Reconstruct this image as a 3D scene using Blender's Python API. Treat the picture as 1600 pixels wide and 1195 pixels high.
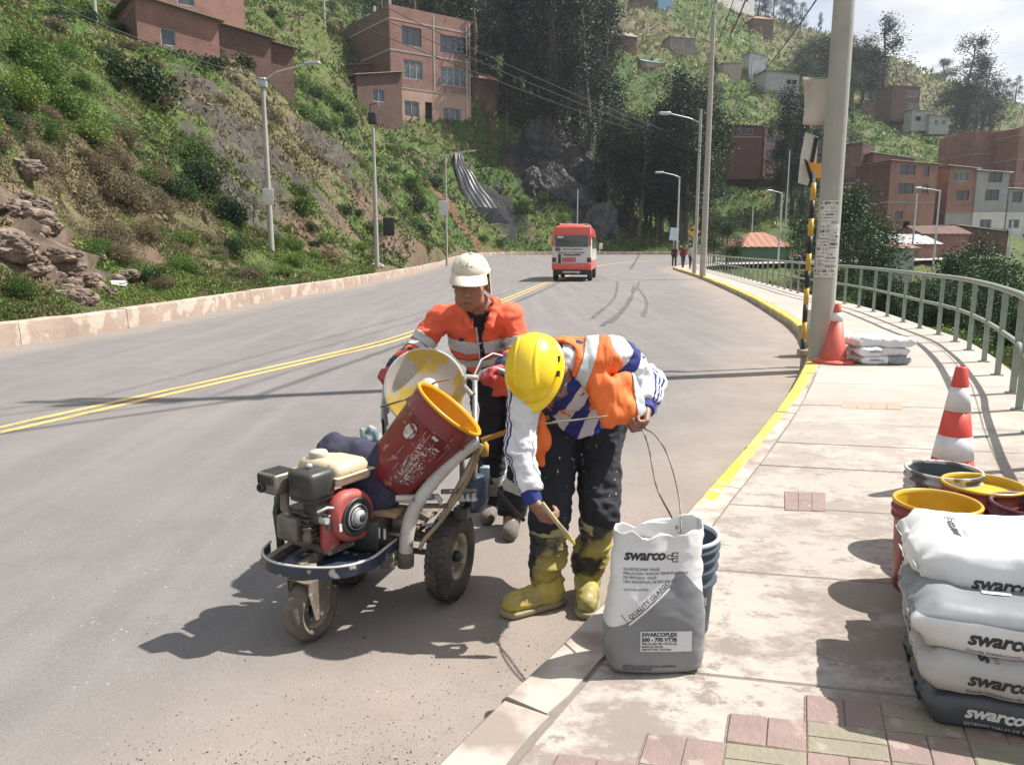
import bpy, bmesh, math, random
import numpy as np
from mathutils import Vector, Matrix, Euler
from mathutils.bvhtree import BVHTree
random.seed(7); RNG = np.random.default_rng(7)
for o in list(bpy.data.objects): bpy.data.objects.remove(o)
SC = bpy.context.scene; COL = SC.collection
R = math.radians
# ------------------------------------------------------------ camera
H = 1.5; FPX = 1200.0; PITCH = math.atan(209.5 / FPX)
cam = bpy.data.cameras.new('camera'); cam.sensor_width = 36; cam.lens = 27; cam.clip_start = .05; cam.clip_end = 3000
camo = bpy.data.objects.new('camera', cam); COL.objects.link(camo)
camo.location = (0, 0, H); camo.rotation_euler = (R(90) - PITCH, 0, 0); SC.camera = camo
# ------------------------------------------------------------ light
SUN_DIR = Vector((.968 * math.cos(R(54)), .25 * math.cos(R(54)), math.sin(R(54)))).normalized()
EXPOSURE = 1.02
SC.view_settings.view_transform = 'Standard'; SC.view_settings.look = 'None'
SC.view_settings.exposure = EXPOSURE; SC.view_settings.gamma = 1; SC.view_settings.use_curve_mapping = False
w = bpy.data.worlds.new("World"); SC.world = w; w.use_nodes = True
nt = w.node_tree; nt.nodes.clear()
out = nt.nodes.new('ShaderNodeOutputWorld'); bg = nt.nodes.new('ShaderNodeBackground'); bg.inputs[1].default_value = .1
sky = nt.nodes.new('ShaderNodeTexSky'); sky.sky_type = 'NISHITA'; sky.sun_disc = False
sky.sun_elevation = R(54); sky.sun_rotation = math.atan2(SUN_DIR.x, SUN_DIR.y); sky.altitude = 3300; sky.dust_density = 2.5
tc = nt.nodes.new('ShaderNodeTexCoord'); mp = nt.nodes.new('ShaderNodeMapping'); mp.inputs['Scale'].default_value = (1, 1, 2.6)
mp.inputs['Location'].default_value = (.35, .1, .2)
nz = nt.nodes.new('ShaderNodeTexNoise'); nz.inputs['Scale'].default_value = 2.3; nz.inputs['Detail'].default_value = 6; nz.inputs['Roughness'].default_value = .52
cr = nt.nodes.new('ShaderNodeValToRGB'); cr.color_ramp.elements[0].position = .26; cr.color_ramp.elements[1].position = .52
nz2 = nt.nodes.new('ShaderNodeTexNoise'); nz2.inputs['Scale'].default_value = 4.5; nz2.inputs['Detail'].default_value = 5
cr2 = nt.nodes.new('ShaderNodeValToRGB'); cr2.color_ramp.elements[0].color = (3.15, 3.4, 3.85, 1); cr2.color_ramp.elements[1].color = (5.0, 5.1, 5.25, 1)
cr2.color_ramp.elements[0].position = .4; cr2.color_ramp.elements[1].position = .6
mx = nt.nodes.new('ShaderNodeMixRGB')
L = nt.links.new
L(tc.outputs['Generated'], mp.inputs[0]); L(mp.outputs[0], nz.inputs[0]); L(mp.outputs[0], nz2.inputs[0])
L(nz.outputs[0], cr.inputs[0]); L(nz2.outputs[0], cr2.inputs[0]); L(cr.outputs[0], mx.inputs[0])
hs = nt.nodes.new('ShaderNodeMixRGB'); hs.inputs[0].default_value = .5; hs.inputs[2].default_value = (2.7, 3.05, 3.7, 1)
L(sky.outputs[0], hs.inputs[1]); L(hs.outputs[0], mx.inputs[1]); L(cr2.outputs[0], mx.inputs[2]); L(mx.outputs[0], bg.inputs[0]); L(bg.outputs[0], out.inputs[0])
sl = bpy.data.lights.new('sun', 'SUN'); sl.energy = 4.5; sl.angle = R(.53); sl.color = (1, .955, .88)
so = bpy.data.objects.new('sun', sl); COL.objects.link(so); so.rotation_euler = SUN_DIR.to_track_quat('Z', 'Y').to_euler(); so.location = (20, 0, 30)

# ------------------------------------------------------------ measuring helpers (photo pixel + distance -> place in the world)
def ray(u, v):
    a = (u - 800) / FPX; b = (597.5 - v) / FPX
    return (a, math.cos(PITCH) + b * math.sin(PITCH), -math.sin(PITCH) + b * math.cos(PITCH))
def G(u, v, z=0.):
    r = ray(u, v); t = (z - H) / r[2]; return Vector((r[0] * t, r[1] * t, z))
def at(u, v, D):
    r = ray(u, v); t = D / r[1]; return Vector((r[0] * t, D, H + r[2] * t))
# ------------------------------------------------------------ numpy noise
def vnoise(P, seed=0):
    P = np.asarray(P, dtype=np.float64); I = np.floor(P).astype(np.int64); F = P - I; F = F * F * (3 - 2 * F)
    def h(a, b, c):
        n = (a * 374761393 + b * 668265263 + c * 2147483647 + seed * 974634777) & 0xffffffff
        n = ((n ^ (n >> 13)) * 1274126177) & 0xffffffff
        n = (n ^ (n >> 16)) & 0xffff
        return n / 32767.5 - 1
    x, y, z = I[..., 0], I[..., 1], I[..., 2]; fx, fy, fz = F[..., 0], F[..., 1], F[..., 2]
    c = [[[h(x + i, y + j, z + k) for k in (0, 1)] for j in (0, 1)] for i in (0, 1)]
    def l(a, b, t): return a + (b - a) * t
    return l(l(l(c[0][0][0], c[1][0][0], fx), l(c[0][1][0], c[1][1][0], fx), fy),
             l(l(c[0][0][1], c[1][0][1], fx), l(c[0][1][1], c[1][1][1], fx), fy), fz)
def fbm(P, oct=4, seed=0, gain=.5):
    s = 0; a = 1; P = np.asarray(P, dtype=np.float64)
    for o in range(oct):
        s = s + a * vnoise(P * 2 ** o + 13.7 * o, seed + o); a *= gain
    return s
def sstep(a, b, x):
    t = np.clip((x - a) / (b - a), 0, 1); return t * t * (3 - 2 * t)
# ------------------------------------------------------------ object helpers
def tag(o, label=None, cat=None, group=None, kind=None):
    if label: o['label'] = label
    if cat: o['category'] = cat
    if group: o['group'] = group
    if kind: o['kind'] = kind
    return o
def empty(name, loc=(0, 0, 0), rz=0, label=None, cat=None, group=None, kind=None, parent=None):
    o = bpy.data.objects.new(name, None); COL.objects.link(o); o.location = loc; o.rotation_euler = (0, 0, rz); o.parent = parent
    o.empty_display_size = .1
    return tag(o, label, cat, group, kind)
def link(name, me, parent=None, mats=()):
    for m in mats: me.materials.append(m)
    o = bpy.data.objects.new(name, me); COL.objects.link(o); o.parent = parent
    return o
def npmesh(name, V, F, mats=(), parent=None, smooth=False, col=None, mi=None, attrs=None, obj=True):
    """V (N,3); F (M,k) equal-size faces or list of lists"""
    me = bpy.data.meshes.new(name)
    V = np.asarray(V, dtype=np.float32)
    if isinstance(F, np.ndarray):
        M, k = F.shape
        me.vertices.add(len(V)); me.vertices.foreach_set('co', V.ravel())
        me.loops.add(M * k); me.loops.foreach_set('vertex_index', F.astype(np.int32).ravel())
        me.polygons.add(M); me.polygons.foreach_set('loop_start', np.arange(0, M * k, k, dtype=np.int32))
        me.polygons.foreach_set('loop_total', np.full(M, k, dtype=np.int32))
        me.update(calc_edges=True)
    else:
        me.from_pydata([tuple(map(float, v)) for v in V], [], F); me.update()
    if smooth: me.polygons.foreach_set('use_smooth', np.ones(len(me.polygons), dtype=bool))
    if mi is not None: me.polygons.foreach_set('material_index', np.asarray(mi, dtype=np.int32))
    if col is not None:
        a = me.color_attributes.new('col', 'FLOAT_COLOR', 'POINT')
        c = np.ones((len(V), 4), dtype=np.float32); c[:, :3] = col; a.data.foreach_set('color', c.ravel())
    for k_, v_ in (attrs or {}).items():
        a = me.attributes.new(k_, 'FLOAT', 'POINT'); a.data.foreach_set('value', np.asarray(v_, dtype=np.float32))
    for m in mats: me.materials.append(m)
    if not obj: return me
    return link(name, me, parent)
def instance(o, parent=None, **kw):
    c = o.copy(); COL.objects.link(c)
    if parent is not None: c.parent = parent
    for ch in o.children:
        instance(ch, c)
    return c
class MB:
    """collects simple solids into ONE mesh"""
    def __init__(s): s.v = []; s.f = []; s.m = []; s.sm = []
    def add(s, V, F, mi=0, smooth=False):
        n = len(s.v); s.v += [tuple(v) for v in V]; s.f += [[i + n for i in f] for f in F]; s.m += [mi] * len(F); s.sm += [smooth] * len(F); return s
    def box(s, c, d, rot=None, mi=0, taper=1.0, bev=0.0):
        hx, hy, hz = d[0] / 2, d[1] / 2, d[2] / 2
        if bev > 0:
            b = min(bev, hx * .9, hy * .9, hz * .9); V = []
            for sz in (-1, 1):
                pass
            bm = bmesh.new(); bmesh.ops.create_cube(bm, size=1)
            for v in bm.verts: v.co = Vector((v.co.x * 2 * hx * (taper if v.co.z > 0 else 1), v.co.y * 2 * hy * (taper if v.co.z > 0 else 1), v.co.z * 2 * hz))
            bmesh.ops.bevel(bm, geom=bm.edges[:], offset=b, segments=2, affect='EDGES', profile=.6)
            bm.verts.ensure_lookup_table(); V = [v.co.copy() for v in bm.verts]; F = [[v.index for v in f.verts] for f in bm.faces]; bm.free()
        else:
            V = [Vector((x * hx * (taper if z > 0 else 1), y * hy * (taper if z > 0 else 1), z * hz)) for x in (-1, 1) for y in (-1, 1) for z in (-1, 1)]
            F = [[0, 1, 3, 2], [4, 6, 7, 5], [0, 4, 5, 1], [2, 3, 7, 6], [0, 2, 6, 4], [1, 5, 7, 3]]
        if rot is not None: V = [rot @ v for v in V]
        return s.add([v + Vector(c) for v in V], F, mi, bev > 0)
    def tube(s, pts, r, n=10, mi=0, cap=True, flat=1.0):
        pts = [Vector(p) for p in pts]; rs = r if hasattr(r, '__len__') else [r] * len(pts)
        V = []; F = []; up = None
        for i, p in enumerate(pts):
            t = (pts[min(i + 1, len(pts) - 1)] - pts[max(i - 1, 0)]).normalized()
            if up is None: up = t.orthogonal().normalized()
            up = (up - t * up.dot(t)).normalized(); sd = t.cross(up)
            for k in range(n):
                a = 2 * math.pi * k / n; V.append(p + (up * math.cos(a) * flat + sd * math.sin(a)) * rs[i])
        for i in range(len(pts) - 1):
            for k in range(n):
                F.append([i * n + k, i * n + (k + 1) % n, (i + 1) * n + (k + 1) % n, (i + 1) * n + k])
        s.add(V, F, mi, True)
        if cap:
            s.add(V[:n], [list(range(n))[::-1]], mi); s.add(V[-n:], [list(range(n))], mi)
        return s
    def lathe(s, prof, o=(0, 0, 0), ax=(0, 0, 1), n=24, mi=0, smooth=True):
        ax = Vector(ax).normalized(); a = ax.orthogonal().normalized(); b = ax.cross(a); o = Vector(o); V = []; F = []
        for r, z in prof:
            for k in range(n):
                t = 2 * math.pi * k / n; V.append(o + ax * z + (a * math.cos(t) + b * math.sin(t)) * r)
        for i in range(len(prof) - 1):
            for k in range(n): F.append([i * n + k, i * n + (k + 1) % n, (i + 1) * n + (k + 1) % n, (i + 1) * n + k])
        return s.add(V, F, mi, smooth)
    def disk(s, c, ax, r, n=24, mi=0):
        ax = Vector(ax).normalized(); a = ax.orthogonal().normalized(); b = ax.cross(a); c = Vector(c)
        return s.add([c + (a * math.cos(2 * math.pi * k / n) + b * math.sin(2 * math.pi * k / n)) * r for k in range(n)], [list(range(n))], mi)
    def prism(s, poly, z0, z1, mi=0):
        n = len(poly); V = [(p[0], p[1], z0) for p in poly] + [(p[0], p[1], z1) for p in poly]
        F = [list(range(n))[::-1], list(range(n, 2 * n))] + [[i, (i + 1) % n, n + (i + 1) % n, n + i] for i in range(n)]
        return s.add(V, F, mi)
    def build(s, name, mats, parent=None, label=None, kind=None, noise=0, nsc=1.0, seed=0):
        V = np.array(s.v, dtype=np.float64)
        if noise: V = V + np.stack([fbm(V * nsc, 2, seed + k) for k in range(3)], 1) * noise
        me = bpy.data.meshes.new(name); me.from_pydata([tuple(v) for v in V], [], s.f)
        if not isinstance(mats, (list, tuple)): mats = [mats]
        for m in mats: me.materials.append(m)
        me.polygons.foreach_set('material_index', s.m); me.polygons.foreach_set('use_smooth', s.sm); me.update()
        bm = bmesh.new(); bm.from_mesh(me); bmesh.ops.recalc_face_normals(bm, faces=bm.faces); bm.to_mesh(me); bm.free()
        o = link(name, me, parent)
        if label: o['label'] = label
        if kind: o['kind'] = kind
        return o
# ------------------------------------------------------------ materials
MATS = {}
def mat(name, col, rough=.7, metal=0., col2=None, nscale=6., detail=4, lo=.35, hi=.65, bump=0., bscale=None, spec=.5, col3=None, n3=40., amt3=.5, coat=0., coords='Object', transl=0.):
    if name in MATS: return MATS[name]
    m = bpy.data.materials.new(name); m.use_nodes = True; MATS[name] = m; t = m.node_tree; N = t.nodes; K = t.links.new
    b = N['Principled BSDF']; b.inputs['Roughness'].default_value = rough; b.inputs['Metallic'].default_value = metal
    b.inputs['Specular IOR Level'].default_value = spec; b.inputs['Coat Weight'].default_value = coat
    b.inputs['Base Color'].default_value = (*col, 1)
    tc = N.new('ShaderNodeTexCoord'); src = tc.outputs[coords]
    if col2 is not None:
        nz = N.new('ShaderNodeTexNoise'); nz.inputs['Scale'].default_value = nscale; nz.inputs['Detail'].default_value = detail; nz.inputs['Roughness'].default_value = .6; K(src, nz.inputs[0])
        mr = N.new('ShaderNodeMapRange'); mr.inputs[1].default_value = lo; mr.inputs[2].default_value = hi; K(nz.outputs[0], mr.inputs[0])
        mx = N.new('ShaderNodeMixRGB'); mx.inputs[1].default_value = (*col, 1); mx.inputs[2].default_value = (*col2, 1); K(mr.outputs[0], mx.inputs[0]); last = mx.outputs[0]
        if col3 is not None:
            n3_ = N.new('ShaderNodeTexNoise'); n3_.inputs['Scale'].default_value = n3; n3_.inputs['Detail'].default_value = 5; K(src, n3_.inputs[0])
            m3 = N.new('ShaderNodeMapRange'); m3.inputs[1].default_value = 1 - amt3; m3.inputs[2].default_value = 1 - amt3 + .06; K(n3_.outputs[0], m3.inputs[0])
            x3 = N.new('ShaderNodeMixRGB'); x3.inputs[2].default_value = (*col3, 1); K(m3.outputs[0], x3.inputs[0]); K(last, x3.inputs[1]); last = x3.outputs[0]
        K(last, b.inputs['Base Color'])
    if bump:
        nb = N.new('ShaderNodeTexNoise'); nb.inputs['Scale'].default_value = bscale or nscale * 6; nb.inputs['Detail'].default_value = 5; K(src, nb.inputs[0])
        bp = N.new('ShaderNodeBump'); bp.inputs['Strength'].default_value = min(1, bump); bp.inputs['Distance'].default_value = .02 * bump; K(nb.outputs[0], bp.inputs['Height']); K(bp.outputs[0], b.inputs['Normal'])
    return m
def mat_attr(name, base='col', rough=.8, nscale=8., var=.25, transl=0., bump=0., bscale=30., spec=.3):
    """colour from the vertex colour attribute, varied by a fine noise and by object"""
    if name in MATS: return MATS[name]
    m = bpy.data.materials.new(name); m.use_nodes = True; MATS[name] = m; t = m.node_tree; N = t.nodes; K = t.links.new
    b = N['Principled BSDF']; b.inputs['Roughness'].default_value = rough; b.inputs['Specular IOR Level'].default_value = spec
    at_ = N.new('ShaderNodeAttribute'); at_.attribute_name = base; tc = N.new('ShaderNodeTexCoord')
    nz = N.new('ShaderNodeTexNoise'); nz.inputs['Scale'].default_value = nscale; nz.inputs['Detail'].default_value = 5; K(tc.outputs['Object'], nz.inputs[0])
    mr = N.new('ShaderNodeMapRange'); mr.inputs[1].default_value = .3; mr.inputs[2].default_value = .7; mr.inputs[3].default_value = 1 - var; mr.inputs[4].default_value = 1 + var; K(nz.outputs[0], mr.inputs[0])
    oi = N.new('ShaderNodeObjectInfo'); m2 = N.new('ShaderNodeMapRange'); m2.inputs[3].default_value = 1 - var * .8; m2.inputs[4].default_value = 1 + var * .8; K(oi.outputs['Random'], m2.inputs[0])
    mu = N.new('ShaderNodeMath'); mu.operation = 'MULTIPLY'; K(mr.outputs[0], mu.inputs[0]); K(m2.outputs[0], mu.inputs[1])
    vm = N.new('ShaderNodeVectorMath'); vm.operation = 'SCALE'; K(at_.outputs['Color'], vm.inputs[0]); K(mu.outputs[0], vm.inputs['Scale'])
    K(vm.outputs[0], b.inputs['Base Color'])
    if bump:
        nb = N.new('ShaderNodeTexNoise'); nb.inputs['Scale'].default_value = bscale; nb.inputs['Detail'].default_value = 6; K(tc.outputs['Object'], nb.inputs[0])
        bp = N.new('ShaderNodeBump'); bp.inputs['Strength'].default_value = min(1, bump); bp.inputs['Distance'].default_value = .05; K(nb.outputs[0], bp.inputs['Height']); K(bp.outputs[0], b.inputs['Normal'])
    if transl:
        o = N['Material Output']; tr = N.new('ShaderNodeBsdfTranslucent'); K(vm.outputs[0], tr.inputs[0]); ms = N.new('ShaderNodeMixShader'); ms.inputs[0].default_value = transl
        K(b.outputs[0], ms.inputs[1]); K(tr.outputs[0], ms.inputs[2]); K(ms.outputs[0], o.inputs[0])
    return m
def mat_split(name, attr, ca, cb, rough=.42, soft=.0006, bump=.25, bscale=16., spec=.5, var=.12):
    if name in MATS: return MATS[name]
    m = bpy.data.materials.new(name); m.use_nodes = True; MATS[name] = m; t = m.node_tree; N = t.nodes; K = t.links.new; b = N['Principled BSDF']; b.inputs['Roughness'].default_value = rough; b.inputs['Specular IOR Level'].default_value = spec
    a = N.new('ShaderNodeAttribute'); a.attribute_name = attr; mr = N.new('ShaderNodeMapRange'); mr.inputs[1].default_value = -soft; mr.inputs[2].default_value = soft; K(a.outputs['Fac'], mr.inputs[0])
    x = N.new('ShaderNodeMixRGB'); x.inputs[1].default_value = (*ca, 1); x.inputs[2].default_value = (*cb, 1); K(mr.outputs[0], x.inputs[0])
    tc = N.new('ShaderNodeTexCoord'); nz = N.new('ShaderNodeTexNoise'); nz.inputs['Scale'].default_value = 6; nz.inputs['Detail'].default_value = 5; K(tc.outputs['Object'], nz.inputs[0]); m2 = N.new('ShaderNodeMapRange'); m2.inputs[1].default_value = .3; m2.inputs[2].default_value = .7; m2.inputs[3].default_value = 1 - var; m2.inputs[4].default_value = 1 + var; K(nz.outputs[0], m2.inputs[0])
    vm = N.new('ShaderNodeVectorMath'); vm.operation = 'SCALE'; K(x.outputs[0], vm.inputs[0]); K(m2.outputs[0], vm.inputs['Scale']); K(vm.outputs[0], b.inputs['Base Color'])
    nb = N.new('ShaderNodeTexNoise'); nb.inputs['Scale'].default_value = bscale; nb.inputs['Detail'].default_value = 5; K(tc.outputs['Object'], nb.inputs[0]); bp = N.new('ShaderNodeBump'); bp.inputs['Strength'].default_value = min(1, bump); bp.inputs['Distance'].default_value = .02 * bump; K(nb.outputs[0], bp.inputs['Height']); K(bp.outputs[0], b.inputs['Normal']); return m
def srgb(r, g, b):
    f = lambda c: ((c / 255 + .055) / 1.055) ** 2.4 if c > 10 else c / 255 / 12.92
    return (f(r), f(g), f(b))
# ------------------------------------------------------------ printed lettering laid on a surface
def text_mesh(txt, size=.05, bold=0., shear=0., align='LEFT', space=1.0, lines=1.0):
    cu = bpy.data.curves.new('t', 'FONT'); cu.body = txt; cu.size = size; cu.offset = bold; cu.shear = shear; cu.align_x = align; cu.resolution_u = 2; cu.space_character = space; cu.space_line = lines
    o = bpy.data.objects.new('t', cu); COL.objects.link(o); dg = bpy.context.evaluated_depsgraph_get(); me = bpy.data.meshes.new_from_object(o.evaluated_get(dg))
    V = np.array([v.co[:] for v in me.vertices]).reshape(-1, 3); F = [list(p.vertices) for p in me.polygons]
    bpy.data.objects.remove(o); bpy.data.curves.remove(cu); bpy.data.meshes.remove(me); return V, F
def bvh_of(o):
    me = o.data; mw = o.matrix_world
    return BVHTree.FromPolygons([v.co.copy() for v in me.vertices], [list(p.vertices) for p in me.polygons])
def lay(name, V, F, origin, ex, ey, mt, parent, bvh=None, lift=.0015, sub=0):
    """put flat shapes (V in metres) on the plane origin, ex, ey and press them on the surface below"""
    ex = Vector(ex).normalized(); ey = Vector(ey); ey = (ey - ex * ey.dot(ex)).normalized(); n = ex.cross(ey); O = Vector(origin)
    bm = bmesh.new(); vs = [bm.verts.new(v) for v in V]
    for f in F:
        try: bm.faces.new([vs[i] for i in f])
        except Exception: pass
    if sub: 
        bmesh.ops.triangulate(bm, faces=bm.faces[:]); bmesh.ops.subdivide_edges(bm, edges=bm.edges[:], cuts=sub, use_grid_fill=True)
    for v in bm.verts:
        p = O + ex * v.co.x + ey * v.co.y
        if bvh:
            h = bvh.ray_cast(p + n * .15, -n, .9)
            if h[0] is not None: p = h[0] + n * lift
        v.co = p
    me = bpy.data.meshes.new(name); bm.to_mesh(me); bm.free(); me.materials.append(mt)
    return link(name, me, parent)
def rect(w_, h_, x=0, y=0): return [(x, y, 0), (x + w_, y, 0), (x + w_, y + h_, 0), (x, y + h_, 0)], [[0, 1, 2, 3]]
# ------------------------------------------------------------ implicit bodies
class SDF:
    def __init__(s, lo, hi, h):
        s.lo = np.array(lo, float); s.h = h; s.n = (np.ceil((np.array(hi) - s.lo) / h)).astype(int) + 1
        s.f = np.full(s.n, 1.0, dtype=np.float32)
    def _op(s, fn, lo, hi, k, sub=False):
        a = np.maximum(np.floor((np.array(lo) - s.lo) / s.h).astype(int), 0); b = np.minimum(np.ceil((np.array(hi) - s.lo) / s.h).astype(int) + 1, s.n)
        if (b <= a).any(): return
        ax = [s.lo[i] + s.h * np.arange(a[i], b[i]) for i in range(3)]
        X, Y, Z = np.meshgrid(*ax, indexing='ij'); d = fn(np.stack([X, Y, Z], -1)).astype(np.float32)
        sl = tuple(slice(a[i], b[i]) for i in range(3)); f = s.f[sl]
        if sub:
            f2 = -f; hh = np.maximum(k - np.abs(f2 - d), 0) / k if k else 0; s.f[sl] = -(np.minimum(f2, d) - hh * hh * k / 4)
        else:
            hh = np.maximum(k - np.abs(f - d), 0) / k if k else 0; s.f[sl] = np.minimum(f, d) - hh * hh * k / 4
    def cap(s, a, b, ra, rb=None, k=.02, flat=None, sub=False):
        a = np.array(a, float); b = np.array(b, float); rb = ra if rb is None else rb
        if flat is not None: nrm = np.array(flat[0], float); nrm /= np.linalg.norm(nrm); fk = flat[1]
        ab = b - a
        def fn(P):
            d = P - a; t = np.clip((d @ ab) / max(ab @ ab, 1e-9), 0, 1); q = d - t[..., None] * ab
            if flat is not None:
                c = q @ nrm; q = q + (c * (fk - 1))[..., None] * nrm
            l = np.sqrt((q * q).sum(-1)) - (ra + (rb - ra) * t)
            return l if flat is None else l / max(1, fk) * 1.0 if fk > 1 else l
        m = max(ra, rb) * (1 / min(1, fk) if flat is not None else 1) + k + 2 * s.h
        s._op(fn, np.minimum(a, b) - m, np.maximum(a, b) + m, k, sub); return s
    def ell(s, c, r, rot=None, k=.02, sub=False):
        c = np.array(c, float); r = np.array(r, float); Rm = np.array(rot) if rot is not None else np.eye(3)
        def fn(P):
            q = (P - c) @ Rm; g = np.sqrt(((q / r) ** 2).sum(-1)); g2 = np.sqrt(((q / r ** 2) ** 2).sum(-1)) + 1e-9
            return g * (g - 1) / g2
        m = r.max() + k + 2 * s.h; s._op(fn, c - m, c + m, k, sub); return s
    def half(s, p, n):   # remove everything on the +n side
        p = np.array(p, float); n = np.array(n, float); n /= np.linalg.norm(n)
        ax = [s.lo[i] + s.h * np.arange(s.n[i]) for i in range(3)]
        X, Y, Z = np.meshgrid(*ax, indexing='ij', sparse=True); d = (X - p[0]) * n[0] + (Y - p[1]) * n[1] + (Z - p[2]) * n[2]
        s.f = np.maximum(s.f, d.astype(np.float32)); return s
    def shell(s, t): s.f = np.maximum(s.f, -(s.f + t)); return s
    def mesh(s):
        f = s.f; f[0] = f[-1] = 1; f[:, 0] = f[:, -1] = 1; f[:, :, 0] = f[:, :, -1] = 1
        i = f < 0; c = [(x, y, z) for x in (0, 1) for y in (0, 1) for z in (0, 1)]
        def sh(A, o): return A[o[0]:A.shape[0] - 1 + o[0], o[1]:A.shape[1] - 1 + o[1], o[2]:A.shape[2] - 1 + o[2]]
        cnt = sum(sh(i, o).astype(np.int8) for o in c); act = (cnt > 0) & (cnt < 8); idx = np.argwhere(act)
        val = np.stack([f[idx[:, 0] + o[0], idx[:, 1] + o[1], idx[:, 2] + o[2]] for o in c], 1); C = np.array(c, float)
        pos = np.zeros((len(idx), 3)); n = np.zeros(len(idx))
        for a in range(8):
            for b in range(a + 1, 8):
                if abs(C[a] - C[b]).sum() != 1: continue
                m = (val[:, a] < 0) != (val[:, b] < 0); t = np.where(m, val[:, a] / np.where(m, val[:, a] - val[:, b], 1), 0)
                pos += m[:, None] * (C[a] + t[:, None] * (C[b] - C[a])); n += m
        V = s.lo + (idx + pos / n[:, None]) * s.h
        im = np.full(act.shape, -1, dtype=np.int32); im[tuple(idx.T)] = np.arange(len(idx)); Fs = []
        for ax in range(3):
            o = [0, 0, 0]; o[ax] = 1
            s0 = i[tuple(slice(0, i.shape[d] - (1 if d == ax else 0)) for d in range(3))]; s1 = i[tuple(slice((1 if d == ax else 0), i.shape[d]) for d in range(3))]
            e = np.argwhere(s0 != s1); sg = s0[tuple(e.T)]; u_, v_ = [(1, 2), (2, 0), (0, 1)][ax]
            U = np.zeros(3, int); U[u_] = 1; W = np.zeros(3, int); W[v_] = 1
            q = np.stack([im[tuple((e - U - W).T)], im[tuple((e - W).T)], im[tuple(e.T)], im[tuple((e - U).T)]], 1)
            q[~sg] = q[~sg][:, ::-1]; Fs.append(q)
        return V, np.concatenate(Fs)
def relax(V, F, it=1, lam=.5):
    e = np.concatenate([F[:, [0, 1]], F[:, [1, 2]], F[:, [2, 3]], F[:, [3, 0]]]); 
    for _ in range(it):
        s_ = np.zeros_like(V); c = np.zeros(len(V))
        np.add.at(s_, e[:, 0], V[e[:, 1]]); np.add.at(c, e[:, 0], 1)
        V = V + lam * (s_ / np.maximum(c, 1)[:, None] - V)
    return V
def normals(V, F):
    n = np.cross(V[F[:, 2]] - V[F[:, 0]], V[F[:, 3]] - V[F[:, 1]]); N_ = np.zeros_like(V)
    for k in range(4): np.add.at(N_, F[:, k], n)
    return N_ / (np.linalg.norm(N_, axis=1)[:, None] + 1e-12)
def frame(fwd, up):
    """3x3 columns: local x, y, z with -y = fwd, z ~ up"""
    y = -Vector(fwd).normalized(); z = Vector(up); z = (z - y * z.dot(y)).normalized(); x = y.cross(z)
    return Matrix((x, y, z)).transposed()
# ============================================================ THE GROUND
def crom(pts, n=12):
    P = [np.array(p, float) for p in pts]; P = [2 * P[0] - P[1]] + P + [2 * P[-1] - P[-2]]; o = []
    for i in range(1, len(P) - 2):
        for k in range(n):
            t = k / n; a, b, c, d = P[i - 1:i + 3]
            o.append(.5 * (2 * b + (c - a) * t + (2 * a - 5 * b + 4 * c - d) * t * t + (3 * b - 3 * c + d - a) * t ** 3))
    o.append(P[-2]); return np.array(o)
LK = crom([(-9.4, -20), (-8.6, 0), (-7.8, 11.5), (-7.35, 14), (-7.05, 20.6), (-6.35, 30), (-6.0, 44), (-6.1, 60), (-6, 75), (-5, 85), (-2.5, 92), (2, 96), (9, 98), (20, 99), (50, 99)])
RK = crom([(-6.2, -12), (-2.0, -2), (-.98, .4), (-.19, 1.9), (.08, 2.34), (.45, 2.99), (.90, 3.85), (1.98, 5.9), (3.06, 8.15), (3.98, 10.3), (4.95, 13.2), (5.86, 17.2), (7.4, 25.5), (9.6, 40), (11.42, 54.3), (12.4, 59), (15, 65), (21, 71.5), (50, 84)])
EW = crom([(1.4, -12), (2.0, -2), (2.3, .5), (2.6, 2.6), (2.9, 3.6), (3.3, 4.5), (3.75, 5.4), (4.25, 6.3), (4.74, 7.15), (5.25, 8.2), (5.71, 9.2), (6.15, 10.26), (6.5, 11.2), (6.76, 12.13), (6.97, 13.1), (7.24, 14.2), (7.52, 15.4), (7.8, 16.6), (8.02, 17.8), (8.2, 19), (8.62, 23), (9.28, 27.1), (10.9, 38), (12.4, 48.9), (13.4, 55), (16, 61.5), (22, 68), (50, 80)])
def fx(C, y): return np.interp(y, C[:, 1], C[:, 0])
def rz(y): return .7 * sstep(64, 98, np.asarray(y, float))
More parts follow.
